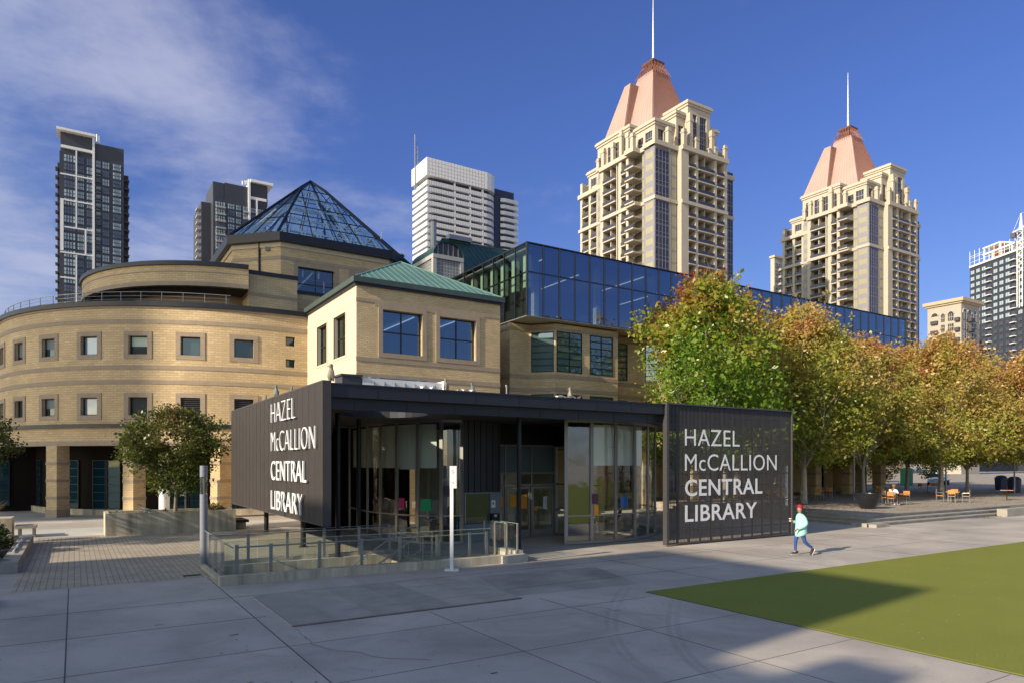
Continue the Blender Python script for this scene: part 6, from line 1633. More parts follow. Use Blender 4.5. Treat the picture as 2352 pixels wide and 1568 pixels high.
        for Pp, ws in ((F2, wf), (L2, wl)):
            for h in ws:
                b = MB(); b.face([Pp(h[0], h[2], .3), Pp(h[1], h[2], .3), Pp(h[1], h[3], .3), Pp(h[0], h[3], .3)])
                n = max(1, int((h[1] - h[0]) / .8)); m_ = max(1, int((h[3] - h[2]) / 1.6))
                for k in range(1, n): u = h[0] + (h[1] - h[0]) * k / n; pbox(b, Pp, u - .06, u + .06, h[2], h[3], .22, .29, 1)
                for k in range(1, m_): z = h[2] + (h[3] - h[2]) * k / m_; pbox(b, Pp, h[0], h[1], z - .1, z + .1, .2, .28, 1)
                b.build('upper_window', [G['towerb'], M['greypanel']], o)
    z0 = zc + 1.2
    # left block
    blk(X0 + .6, X1 - 4, Y0 + 10.3, Y0 + 24, z0 - 1, 94.6, [(.6, 2, z0 + 1, 93)], [(1, 3, z0 + 1, 92.6), (4.2, 6.2, z0 + .6, 92.6), (7.2, 9.2, z0 + .6, 92.6), (10.4, 12.4, z0 + .6, 92.6)])
    # middle block
    blk(X0 + 1.6, X0 + 8.6, Y0 + 1.7, Y0 + 9.0, z0 - 1, 93.0, [(1.2, 3.2, z0, 91.5), (4.4, 5.8, z0, 91)], [(1.0, 3.6, z0 + .5, 91.2), (4.4, 6.4, z0, 90.6)])
    # right tower blocks
    blk(X0 + 8.6, X0 + 11.8, Y0 + .9, Y0 + 14, z0 - 1, 96.6, [(.8, 2.7, z0, 93.8)])
    blk(X0 + 11.81, X0 + 20.4, Y0 - .2, Y0 + 11, z0 - 1, 99.8, [(.9, 3.4, z0 - .5, 97.4), (4.6, 7.2, z0 - .5, 97.4)])
    blk(X0 + 20.41, X0 + 23.9, Y0 + .6, Y0 + 12, z0 - 1, 95.0, [(.4, 2.4, z0, 92.6)])
    blk(X0 + 23.91, X0 + 26.6, Y0 + 1.4, Y0 + 14, z0 - 2, 89.6, [(.4, 2.0, z0 - 1, 88.2)])
    blk(X0 + .9, X1 - 3, Y0 + 24.01, Y0 + 28.5, z0 - 5, 88.0, [], [(.6, 3.4, z0 - 3, 86.4)])
    # finial piers on the cornice edges
    fp = MB(); fp.box(-.55, .55, -.55, .55, 0, 1); fp.box(-.7, .7, -.7, .7, .82, .9); fp.box(-.5, .5, -.5, .5, 1, 1.08)
    pos = [(X0 + 9.3, Y0 - 1.2, 4.6), (X0 + 13.8, Y0 - 1.3, 3.4), (X0 + 18.8, Y0 - 1.3, 1.8), (X0 + 21.3, Y0 - 1.2, 2.8), (X0 + 25.2, Y0 - 1.2, 4.0), (X0 + 5.2, Y0 + .4, 4.6), (X0 - .2, Y0 + 9.9, 5.6), (X0 + .1, Y0 + 13, 7.4), (X0 + .1, Y0 + 16.5, 5.4), (X0 + .1, Y0 + 20.6, 5.4), (X0 - 1.0, Y0 + 7.3, 4.2), (X0 + .1, Y0 + 22.8, 3.5), (X0 + 11.9, Y0 - .9, 9.2), (X0 + 20.3, Y0 - .9, 6.8)]
    many(t, 'finial_pier', fp, M['beige'], [((x, y, zc + .9), (1, 1, h), 0) for x, y, h in pos])
    # copper roof
    def ribbed(name, lo, hi, zlo, zhi, rib=True):
        b = MB(); b.frus(*lo, zlo, *hi, zhi); o = b.build(name, M['copper'], t)
        r = MB(); n = int((lo[1] - lo[0]) / .62)
        for k in range(1, n):
            f = k / n; a = Vector((lo[0] + (lo[1] - lo[0]) * f, lo[2], zlo)); c = Vector((hi[0] + (hi[1] - hi[0]) * f, hi[2], zhi)); r.tube(a, c, .11, .11, 4, 0, False)
        n = int((lo[3] - lo[2]) / 1.3)
        for k in range(1, n):
            f = k / n; a = Vector((lo[0], lo[2] + (lo[3] - lo[2]) * f, zlo)); c = Vector((hi[0], hi[2] + (hi[3] - hi[2]) * f, zhi)); r.tube(a, c, .03, .03, 4, 0, False)
        r.build('roof_rib', M['copper_rib'], o); return o
    ribbed('copper_roof', (cx - 9.6, cx + 9.6, cy - 9.6, cy + 9.6), (cx - 3, cx + 3, cy - 3, cy + 3), 94, 115.6)
    ribbed('copper_side_roof', (cx - 10.4, cx - 2.5, cy + 1.2, cy + 10.5), (cx - 7.2, cx - 3.2, cy + 1.8, cy + 4.2), 97, 112.6)
    b = MB(); n = 8
    for sx, sy in ((1, 0), (0, 1)):
        for sg in (-1, 1):
            for k in range(n + 1):
                f = -1 + 2 * k / n
                p = Vector((cx + (f * 3 if sy else sg * 3), cy + (f * 3 if sx else sg * 3), 115.4)); q = Vector((cx + (f * 2.2 if sy else sg * 2.2), cy + (f * 2.2 if sx else sg * 2.2), 119.0)); b.tube(p, q, .09, .09, 4); b.tube(p + Vector(((f * .4 if sy else sg * .9), (f * .4 if sx else sg * .9), -.6)), q + Vector((0, 0, -.8)), .07, .07, 4)
    b.build('crown_lattice', M['copper_rib'], t)
    b = MB(); b.box(cx - 2.3, cx + 2.3, cy - 2.3, cy + 2.3, 118.9, 119.4); b.frus(cx - 2, cx + 2, cy - 2, cy + 2, 119.4, cx - .4, cx + .4, cy - .4, cy + .4, 120.4); b.frus(cx - 1.5, cx + 1.5, cy - 1.5, cy + 1.5, 115.6, cx - 1.2, cx + 1.2, cy - 1.2, cy + 1.2, 118.9); b.build('crown_cap', M['rust'], t)
    b = MB(); b.tube((cx, cy, 120), (cx, cy, 128), .28, .2, 8); b.tube((cx, cy, 128), (cx, cy, 139), .2, .06, 8); b.build('spire', M['whitecl'], t)
    # second tower
    f = 1.0
    c2 = copy_tree(t); c2['label'] = 'farther beige condominium tower with pink copper roof, right of its taller looking twin'
    c2.location = (227.6 - cx, 141.2 - cy, 0)
    return t
G['towerm'] = dglass('tower_window_mid', (.10, .13, .19), (.9, .95, 1), 1.6, .1)
G['towerdk'] = dglass('recess_glass', (.10, .085, .065), (.8, .85, .9), 1.5, .15)
condo_tower()

def grid_tower(name, label, cat, group, o, W, D, zt, z0, floors, cols, fh, body, win, extra=None, rail=None, proud=.15, skip=None, side=None):
    t = thing(name, label, cat, (0, 0, 0), group)
    x, y = o; b = MB(); b.box(x, x + W, y, y + D, 0, zt); b.build('wall', body, t)
    F = plane((x, y), (1, 0), (0, 1)); L = plane((x, y), (0, 1), (1, 0))
    return t, F, L
def win_proto(nx=3, nz=2, fr=.06):
    b = MB(); b.box(-.5, .5, -.5, .5, 0, 1, 0)
    for k in range(1, nx): u = -.5 + k / nx; b.box(u - fr / 2, u + fr / 2, -.62, -.5, 0, 1, 1)
    for k in range(1, nz): z = k / nz; b.box(-.5, .5, -.61, -.5, z - fr / 2, z + fr / 2, 1)
    return b
def dark_towers():
    # tower one, far left
    t = thing('charcoal_tower', 'tall charcoal apartment tower with white framing at far left', 'tower', (0, 0, 0), 'charcoal apartment towers')
    Y = 280; X0, XM, X1 = -3.2, 11.2, 14.9 + .5
    r = lambda px: (.534 + .845 * (px - 1176) / 1590) / (.845 - .534 * (px - 1176) / 1590) * Y
    X0, XM, X1 = r(137), r(218), r(285)
    zt = 109.5; FH = 2.95
    b = MB(); b.box(X0, X1, Y, Y + 26, 0, zt - .5); b.box(X0 - .6, X1 + 1.6, Y + 3, Y + 22, 0, zt - 3.5); b.build('body', M['dktower'], t)
    b = MB(); b.box(X0 + .3, XM - .3, Y + .4, Y + 20, zt - .5, zt + 6.2); b.box(XM, X1, Y + .2, Y + 22, zt - .51, zt + 4.6); b.build('mechanical_penthouse', M['dkpanel'], t)
    F = plane((0, Y), (1, 0), (0, 1)); b = MB()
    def fr(px0, px1, z0, z1, k=.5): pbox(b, F, r(px0), r(px1), z0, z1, -k, .3)
    zz = lambda py: 3.1 + (1065 - py) / 1590 * (.845 * Y + .534 * 3)
    pbox(b, F, X0 - .9, XM + .2, zt + 6.2, zt + 7.0, -1.6, 6); pbox(b, F, XM - .7, XM, 30, zt + 6.19, -.6, .3)
    fr(140, 217, zz(350), zz(344))
    fr(174, 177.5, zz(528), zz(351), .52); fr(174, 177.5, zz(700), zz(590), .52); fr(195, 199, zz(588), zz(530), .52)
    for y0, a, c in ((408, 139, 216), (466, 139, 216), (527, 147, 216), (585, 139, 216), (642, 139, 176)): fr(a, c, zz(y0 + 3), zz(y0), .48)
    fr(139, 146.5, zz(583), zz(467), .55)
    b.build('white_frame', M['whitecl'], t)
    xf = []; dkx = []
    rnd = random.Random(1); z = zt - 3.6
    while z > 40:
        for px0, px1 in ((148, 173), (179, 193), (200, 213), (222, 231), (236, 251), (260, 278)):
            a, c = r(px0), r(px1)
            (xf if rnd.random() < .6 else dkx).append((((a + c) / 2, Y - .05, z), (c - a, .3, 2.15), 0))
        z -= FH
    many(t, 'window', win_proto(4, 2, .1), [G['towerl'], M['dktower']], xf); many(t, 'dark_window', win_proto(4, 2, .1), [G['towerm'], M['dktower']], dkx)
    bal = []
    z = zt - 6
    while z > 40:
        bal.append(((X0 - .5, Y + 2.4, z), (1.4, 3.5, .35), 0)); bal.append(((X1 + .9, Y + 2.4, z), (1.8, 3.5, .35), 0)); bal.append((((r(220) + r(233)) / 2, Y - .6, z), (r(233) - r(220), 1.3, .3), 0)); z -= FH
    sl = MB(); sl.box(-.5, .5, -.5, .5, -.5, .5); many(t, 'balcony', sl, M['dkpanel'], bal)
    b = MB(); b.tube((r(224), Y + 4, zt + 5), (r(224), Y + 4, zt + 9.4), .25); b.tube((r(229), Y + 4, zt + 5), (r(229), Y + 4, zt + 9.0), .2); b.build('rooftop_antenna', M['whitecl'], t)
    # tower two
    t = thing('charcoal_tower', 'charcoal apartment tower with white corner frame partly behind the glass pyramid', 'tower', (0, 0, 0), 'charcoal apartment towers')
    Y2 = 330; r = lambda px: (.534 + .845 * (px - 1176) / 1590) / (.845 - .534 * (px - 1176) / 1590) * Y2
    F = plane((0, Y2), (1, 0), (0, 1))
    X0, X1 = r(490), r(612); dep = lambda x: .534 * x + .845 * Y2
    zz = lambda px, py: 3.1 + (1065 - py) / 1590 * dep(r(px))
    zt = zz(490, 452)
    b = MB(); b.box(X0, X1, Y2, Y2 + 24, 0, zt); b.box(X0 - .01, r(515), Y2 + .3, Y2 + 20, zt, zz(490, 416)); b.box(r(516), r(571), Y2 + .2, Y2 + 20, zt - .01, zz(520, 420)); b.box(X0 - 4, X0, Y2 + 6, Y2 + 30, 0, zt - 1); b.build('body', M['dktower'], t)
    b = MB(); b.box(r(575), r(615), Y2 + .2, Y2 + 15, zt, zz(580, 420)); b.build('mechanical_penthouse', M['dkpanel'], t)
    b = MB(); pbox(b, F, r(570), r(575), 40, zz(572, 413), -.8, .4); pbox(b, F, r(575), r(626), zz(576, 420), zz(576, 414), -1.5, 12); pbox(b, F, r(575), r(612), zz(576, 458), zz(576, 452), -.5, .3); pbox(b, F, r(588), r(591.5), 40, zz(576, 458), -.6, .3); b.build('white_frame', M['whitecl'], t)
    xf = []; dkx = []; bal = []; z = zt - 4
    while z > 55:
        for px0, px1 in ((495, 517), (524, 538), (543, 553), (559, 568), (577, 587), (593, 609)):
            a, c = r(px0), r(px1); (xf if rnd.random() < .55 else dkx).append((((a + c) / 2, Y2 - .05, z), (c - a, .3, 2.1), 0))
        bal.append((((r(496) + r(518)) / 2, Y2 - .9, z - .5), (r(518) - r(496), 1.8, .4), 0)); bal.append((((r(560) + r(569)) / 2, Y2 - .8, z - .5), (r(569) - r(560), 1.6, .4), 0))
        bal.append(((X0 - 4.5, Y2 + 9, z), (2.4, 5, .5), 0)); z -= 3.05
    many(t, 'window', win_proto(4, 2, .1), [G['towerl'], M['dktower']], xf); many(t, 'dark_window', win_proto(4, 2, .1), [G['towerm'], M['dktower']], dkx); many(t, 'balcony', sl, M['stonegrey'], bal)
    b = MB()
    for px in (561, 567, 571): b.tube((r(px), Y2 + 3, zz(px, 420)), (r(px), Y2 + 3, zz(px, 411)), .35, .35, 8)
    b.build('rooftop_antenna', M['whitecl'], t)
dark_towers()

def white_tower():
    t = thing('white_banded_tower', 'white office like tower with stacked horizontal balcony bands and blank white crown', 'tower', (0, 0, 0))
    X0, Y0 = 108.8, 230.0; zt = 114.8; X1, X2 = 134.0, 139.5
    # plan: rectangle with rounded right front corner
    def plan(e, xa=X0, xb=X2, ya=Y0, yb=Y0 + 13, rc=5.5):
        pts = [(xa - e, yb + e), (xa - e, ya - e)]
        for k in range(5): a = -math.pi / 2 + k * math.pi / 2 / 4; pts.append((xb - rc + (rc + e) * math.cos(a), ya + rc + (rc + e) * math.sin(a)))
        pts.append((xb + e, yb + e)); return pts
    def prism(b, pts, z0, z1, mi=0):
        b.face([(x, y, z0) for x, y in pts][::-1], mi); b.face([(x, y, z1) for x, y in pts], mi)
        for p, q in zip(pts, pts[1:] + pts[:1]): b.face([(*p, z0), (*q, z0), (*q, z1), (*p, z1)], mi)
    b = MB(); prism(b, plan(-1.6), 0, zt - 1); b.build('core', G['towerb'], t)
    b = MB(); prism(b, plan(.25), zt - 6.4, zt); b.build('crown', M['whitecl'], t)
    b = MB()
    for k in range(19): b.box(X0 + .4 + k * 1.3, X0 + .46 + k * 1.3, Y0 - .29, Y0 - .255, zt - 6.3, zt - .1)
    for zz_ in (1.3, 2.6, 3.9, 5.2): b.box(X0, X0 + 24, Y0 - .285, Y0 - .26, zt - zz_, zt - zz_ + .06); b.box(X0 - .285, X0 - .26, Y0, Y0 + 12.5, zt - zz_, zt - zz_ + .06)
    b.build('crown_joints', M['stonegrey'], t)
    pts = plan(.0); L = []
    z = zt - 9.6; i = 0
    bp = MB(); prism(bp, plan(.0), 0, 1.0)
    n = 0; FH = 2.50
    while z > 62 and n < 34:
        b = MB(); prism(b, plan(0.0), z, z + 1.5)
        for k in range(26):   # panel joints
            x = X0 + .6 + k * 1.0; b.box(x, x + .1, Y0 - .03, Y0 - .001, z + .08, z + 1.45, 1)
        b.build('balcony_band', [M['whitegl'], M['stonegrey']], t)
        z -= FH; n += 1
    # divider fins
    b = MB()
    for x in (X0 + 11.5, X0 + 18, X0 + 23.5): b.box(x, x + .25, Y0 + .1, Y0 + 1.7, 40, zt - 6.5)
    b.build('fin_wall', M['whitecl'], t)
    # rear wing to the right
    WX0, WX1, WY = 136.5, 150.0, 232.5
    b = MB(); b.box(X2 - 1, WX1 - 1.2, WY + 1.5, WY + 14, 0, zt - 3.5); b.build('rear_wing', G['towerb'], t)
    z = zt - 8.4; n = 0
    while z > 62 and n < 30:
        b = MB(); b.hexa([(X2 + 2.6, WY + .8, z), (X2 + 4.2, WY, z), (WX1, WY, z), (WX1, WY + 12, z)] + [(X2 + 2.6, WY + .8, z + 1.4), (X2 + 4.2, WY, z + 1.4), (WX1, WY, z + 1.4), (WX1, WY + 12, z + 1.4)])
        b.build('wing_balcony_band', M['whitegl'], t); z -= FH; n += 1
    b = MB(); x, y = X0 - .5, Y0 + 9.5
    for dx in (0, 1.1): b.tube((x + dx, y, zt - 9), (x + dx, y, zt + 12 - dx * 4), .22, .22, 6)
    for k in range(5): b.tube((x, y, zt + k * 2), (x + 1.1, y, zt + k * 2 + 1), .12, .12, 4)
    b.build('antenna_mast', M['alu'], t)
white_tower()

M['greybeige'] = mat('grey_beige_render', (.37, .335, .28), .85, noise=.06, nscale=.3)
def right_towers():
    # small beige block
    t = thing('arched_window_block', 'small beige apartment block with arched top windows between two taller towers', 'building', (0, 0, 0))
    D = 210.0
    def at(px, d): l = (px - 1176) / 1590 * d; return (.534 * d + .845 * l, .845 * d - .534 * l)
    c = at(2208, D); X0, Y0 = c
    Wx, Wy = 11.4, 9.8   # front along X short; left side along Y
    zt = 3.1 + (1065 - 684) / 1590 * D
    b = MB(); b.box(X0, X0 + Wx, Y0, Y0 + Wy, 0, zt - 1.5); b.build('wall', M['greybeige'], t)
    b = MB(); b.box(X0 - 1, X0 + Wx + 1, Y0 - 1, Y0 + Wy + 1, zt - 1.0, zt); b.box(X0 - .5, X0 + Wx + .5, Y0 - .5, Y0 + Wy + .5, zt - 1.5, zt - 1.0); b.build('cornice', M['beige_dk'], t); b = MB(); b.box(X0 - .3, X0 + Wx + .3, Y0 - .3, Y0 + Wy + .3, zt - 19.5, zt - 18.8); b.build('belt_course', M['beige_dk'], t)
    F = plane((X0, Y0), (1, 0), (0, 1)); L = plane((X0, Y0), (0, 1), (1, 0))
    xf = []; bal = []
    for k in range(13):
        z = zt - 6.4 - k * 3.0
        for u, w in ((1.2, 1.0), (2.7, 1.0), (7.2, 1.2), (8.7, 1.0)): xf.append((F(u, z, -.1), (w, .3, 2.2), 0))
        bal.append((F(4.9, z, -.5), (2.4, 1.4, 1.0), 0))
        for u, w in ((2.9, 1.5), (5.2, 1.0)): xf.append((L(u, z, -.1), (w, .3, 2.0), -math.pi / 2))
        bal.append((L(.9, z, -.4), (1.3, 1.2, 1.0), -math.pi / 2)); bal.append((L(7.6, z, -.3), (2.0, 1.0, 1.0), -math.pi / 2))
    many(t, 'window', win_proto(3, 2), [G['towerw'], M['beige']], xf)
    sl = MB(); sl.box(-.5, .5, -.5, .5, -.5, .5); many(t, 'balcony', sl, M['dkpanel'], bal)
    b = MB()
    for P, us in ((F, ((2, 1.3), (4.9, 1.3), (8, 1.3))), (L, ((2.9, .9), (5.2, .6), (7.6, 1.1)))):
        for u, w in us:
            pts = [P(u - w * math.cos(math.pi * k / 10), zt - 4.4 + w * math.sin(math.pi * k / 10), -.12) for k in range(11)]; b.face(pts)
            for a, c_ in zip(pts, pts[1:]): b.tube(a, c_, .18, .18, 4, 1)
    b.build('arched_window', [G['towerw'], M['beige']], t)
    # big dark tower under construction
    t = thing('unfinished_grey_tower', 'dark grey apartment tower with unfinished white top floors at the right edge', 'tower', (0, 0, 0))
    D = 330.0; a = at(2228, D)
    # long side recedes towards lower right of the picture: roof line climbs to the right, so it comes nearer
    d2 = at(2420, 285.0); dv = Vector((d2[0] - a[0], d2[1] - a[1])); Ln = dv.length; inn = (-dv.y, dv.x)
    if inn[0] * a[0] + inn[1] * a[1] < 0: inn = (-inn[0], -inn[1])
    P = plane(a, dv, inn)
    zt = 3.1 + (1065 - 617) / 1590 * D
    b = MB(); pbox(b, P, 0, Ln, 0, zt, 0, 22); b.build('body', M['dktower'], t)
    xf = []; xl = []; bal = []
    ang = math.atan2(dv.y, dv.x)
    nc = int(Ln / 3.4)
    for k in range(24):
        z = zt - 3.4 - k * 3.05
        for j in range(nc):
            u = 1.8 + j * 3.4
            if j % 4 == 3: bal.append((P(u, z, -.6), (2.4, 1.4, .35), ang)); xf.append((P(u, z, -.1), (1.8, .3, 1.9), ang))
            else: (xl if k < 9 else xf).append((P(u, z, -.1), (1.9, .3, 1.7), ang))
    many(t, 'window', win_proto(2, 1), [G['towerl'], M['dktower']], xl); many(t, 'dark_window', win_proto(2, 1), [G['towerw'], M['dktower']], xf); many(t, 'balcony', sl, M['whitecl'], bal)
    b = MB(); pbox(b, P, 0, Ln, zt, zt + .8, -.4, 22); pbox(b, P, 8, Ln, zt + 3.6, zt + 4.3, -.2, 20); pbox(b, P, 8, 18, zt + 6.6, zt + 7.2, -.2, 18)
    for u in (8.2, 13, 18, 24, 30, 37, 44): pbox(b, P, u, u + .5, zt + .8, zt + 3.6, .1, .6)
    for u in (8.2, 17.4): pbox(b, P, u, u + .5, zt + 4.3, zt + 6.6, .1, .6)
    b.build('unfinished_floor', M['whitecl'], t)
    b = MB(); pbox(b, P, 10, 17, zt + .8, zt + 3.6, 3, 3.2); pbox(b, P, 11, 17, zt + 4.4, zt + 6.4, 3, 3.2); b.build('orange_sheeting', M['orangesheet'], t)
    b = MB()
    for k in range(14): q = P(k * 2.9, zt + .8, 0); b.tube(q, (q[0], q[1], q[2] + (7 if k < 3 else 5.5)), .12, .12, 4)
    for z in (2.5, 4.5, 5.4): b.tube(P(0, zt + z, 0), P(8 if z > 3 else Ln, zt + z, 0), .1, .1, 4)
    b.build('safety_rail', M['whitecl'], t)
    # crane
    c = at(2345, 300.0); t = thing('tower_crane', 'white tower crane above the unfinished tower, cut by the right edge', 'crane', (0, 0, 0))
    zb, zh = 3.1 + (1065 - 600) / 1590 * 300, 3.1 + (1065 - 530) / 1590 * 300
    b = MB(); s = 1.0
    for sx in (-s, s):
        for sy in (-s, s): b.tube((c[0] + sx, c[1] + sy, zb - 20), (c[0] + sx, c[1] + sy, zh + .0), .22, .22, 4)
    n = 14
    for k in range(n):
        za, zb_ = zb - 5 + (zh - zb + 5) * k / n, zb - 5 + (zh - zb + 5) * (k + 1) / n; g = 1 if k % 2 else -1
        b.tube((c[0] - s * g, c[1] - s, za), (c[0] + s * g, c[1] - s, zb_), .13, .13, 4); b.tube((c[0] - s, c[1] - s * g, za), (c[0] - s, c[1] + s * g, zb_), .13, .13, 4)
    b.build('mast', M['whitecl'], t)
    b = MB(); b.tube((c[0], c[1], zh), (c[0] + .3, c[1], zh + 7.5), .9, .15, 6); b.build('peak', M['whitecl'], t)
    b = MB(); R2 = Vector((.845, -.534, 0)); C = Vector((c[0], c[1], zh)); b.tube(C + Vector((0, 0, 1)), C - R2 * 3.6 + Vector((0, 0, -1.2)), .35, .35, 5); b.tube(C - R2 * 3.6 + Vector((0, 0, -1.2)), C + Vector((0, 0, 7.5)), .06, .06, 4); b.build('counter_jib', M['whitecl'], t)
    b = MB(); q = C - R2 * 3.2; b.box(q.x - .9, q.x + .9, q.y - .9, q.y + .9, zh - 3.2, zh - 1.2); b.build('counterweight', M['dkpanel'], t)
    b = MB(); b.tube(C + Vector((0, 0, 1)), C + R2 * 22 + Vector((0, 0, 12)), .5, .4, 5); b.tube(C + Vector((0, 0, 7.5)), C + R2 * 22 + Vector((0, 0, 12)), .06, .06, 4); b.build('jib', M['whitecl'], t)
    b = MB(); b.box(C.x - .8, C.x + .8, C.y - .8, C.y + .8, zh - 2, zh); b.build('cab', M['binblue'], t)
    # pale block peeping out left of the second copper roofed tower
    c = at(1779, 300.0); t = thing('pale_beige_block', 'narrow pale beige apartment block peeping out left of the farther spired tower', 'building', (0, 0, 0))
    zt = 3.1 + (1065 - 592) / 1590 * 300
    b = MB(); b.box(c[0], c[0] + 22, c[1], c[1] + 2, 0, zt); b.box(c[0] - 1.2, c[0], c[1] - .5, c[1] + 1, 0, zt - 12.5); b.build('wall', M['beige'], t)
    b = MB(); b.box(c[0] - .6, c[0] + 22, c[1] - .6, c[1] + 2.2, zt, zt + .9); b.build('cornice', M['beige'], t)
    many(t, 'window', win_proto(2, 2), [G['towerw'], M['beige']], [((c[0] + 1.3 + j * 2.4, c[1] - .1, zt - 4.5 - k * 3.1), (1.3, .3, 2.2), 0) for k in range(8) for j in range(4)])
    many(t, 'balcony', sl, M['beige'], [((c[0] + 3.6, c[1] - .6, zt - 5 - k * 3.1), (1.8, 1.3, .9), 0) for k in range(8)])
M['orangesheet'] = mat('orange_sheeting', (.65, .22, .12), .8)
right_towers()

# ------------------------------------------------------------------ buildings behind and beside the camera (they throw the plaza shadows), plus an added shade slab
def offscreen():
    k = math.tan(R_(SUN_EL)) / math.cos(R_(SUN_AZ)); sl = math.tan(R_(SUN_AZ))
    def off(name, label, x0, x1, y0, y1, z0, z1, legs=False, m_='brick'):
        t = thing(name, label, 'building', (x1, (y0 + y1) / 2, 0))
        b = MB(); b.box(x0, x1, y0, y1, z0, z1); b.build('wall', M[m_], t)
        b = MB(); b.box(x0 - .3, x1 + .01, y0 - .01, y1 + .01, z1, z1 + .02); b.build('coping', M['cap'], t)
        P = plane((x1, y0), (0, 1), (-1, 0)); xf = []
        nz = int((z1 - z0 - 1) / 3.4); nu = int((y1 - y0) / 3.2)
        for i in range(nz):
            for j in range(nu): xf.append((P(1.6 + j * 3.2, z0 + 1.2 + i * 3.4, -.03), (1.8, .1, 1.9), math.pi / 2))
        if xf: many(t, 'window', win_proto(2, 1), [G['towerw'], M['alu']], xf)
        if legs:
            b = MB()
            for x in (x0 + 1, x1 - 1):
                for y in (y0 + 6, y1 - 2): b.box(x - .5, x + .5, y - .5, y + .5, 0, z0)
            b.build('leg', M['stonegrey'], t)
    XC = -32.0
    S = lambda X: (X - XC)
    yb = lambda X, Y: Y - S(X) * sl      # y at the building for a shadow point
    # main clock-tower like block: shadow X..17.9, Y 8.8..18.3
    hA = S(17.9) * k; hB = S(8.7) * k; hC = S(10.2) * k; hD = S(4.2) * k
    off('city_hall_tower', 'square brick tower behind the photographer', XC - 9, XC, yb(17.6, 8.8), yb(17.6, 18.2), 0, hA)
    off('city_hall_wing', 'long brick wing beside the square tower', XC - 12, XC, -60, yb(17.6, 8.8) - .01, 0, hB)
    off('city_hall_annex', 'lower brick annex beyond the square tower', XC - 9, XC, yb(17.6, 18.2) + .01, yb(4, 20.8), 0, hC)
    off('city_hall_porch', 'lowest brick block at the end of the annex', XC - 9, XC, yb(4, 20.8) + .01, yb(0, 25.6), 0, hD)
    b = MB(); b.box(XC - 4, XC, yb(10, 5.3), yb(10, 6.5), hB + .02, hB + .85); tag(b.build('rooftop_plant', M['alu']), 'small metal plant box on the roof of the long brick wing', 'roof box')
    off('raised_shade_slab', 'tall office slab raised on legs, left of the plaza', -150, -134, 26.4, 72, 66.3, 100, True, 'beige')  # added out of view, only to shade the left part of the drum
offscreen()

# ------------------------------------------------------------------ people
def skin_obj(name, joints, edges, m_, parent, sub=2):
    me = bpy.data.meshes.new(name); me.from_pydata([j[0] for j in joints], edges, [])
    me.materials.append(m_); o = bpy.data.objects.new(name, me); COL.objects.link(o); o.parent = parent
    md = o.modifiers.new('skin', 'SKIN'); md.use_smooth_shade = True; md.branch_smoothing = .3
    if not me.skin_vertices:
        me.skin_vertices.new() if hasattr(me.skin_vertices, 'new') else None
    sv_ = me.skin_vertices[0].data if me.skin_vertices else None
    if sv_:
        for i, j in enumerate(joints):
            r = j[1]; r = r if isinstance(r, tuple) else (r, r); sv_[i].radius = r; sv_[i].use_root = (i == 0)
    s = o.modifiers.new('sub', 'SUBSURF'); s.levels = sub; s.render_levels = sub
    return o
def bake(o):   # turn the skin into a plain mesh
    dg = bpy.context.evaluated_depsgraph_get(); dg.update(); me = bpy.data.meshes.new_from_object(o.evaluated_get(dg)); o.modifiers.clear(); o.data = me
    for p in me.polygons: p.use_smooth = True
def add_skin_layer(me):
    import bmesh
    bm = bmesh.new(); bm.from_mesh(me); bm.verts.layers.skin.verify(); bm.to_mesh(me); bm.free()
def chain(name, chains, m_, parent, sub=2):
    """chains: list of lists of (x,y,z,r); first chain is root, later ones start at nearest existing joint when flagged 'j'"""
    J = []; E = []
    for ch in chains:
        prev = None
        for k, p in enumerate(ch):
            if k == 0 and len(J) > 0:
                d = min(range(len(J)), key=lambda i: (Vector(J[i][0]) - Vector(p[:3])).length)
                if (Vector(J[d][0]) - Vector(p[:3])).length < 1e-4: prev = d; continue
            J.append((p[:3], p[3])); 
            if prev is not None: E.append((prev, len(J) - 1))
            prev = len(J) - 1
    me = bpy.data.meshes.new(name); me.from_pydata([j[0] for j in J], E, []); add_skin_layer(me); me.materials.append(m_)
    o = bpy.data.objects.new(name, me); COL.objects.link(o); o.parent = parent
    md = o.modifiers.new('skin', 'SKIN'); md.use_smooth_shade = True
    for i, j in enumerate(J):
        r = j[1]; r = r if isinstance(r, tuple) else (r, r); me.skin_vertices[0].data[i].radius = r; me.skin_vertices[0].data[i].use_root = (i == 0)
    s = o.modifiers.new('sub', 'SUBSURF'); s.levels = sub; s.render_levels = sub
    bake(o); return o
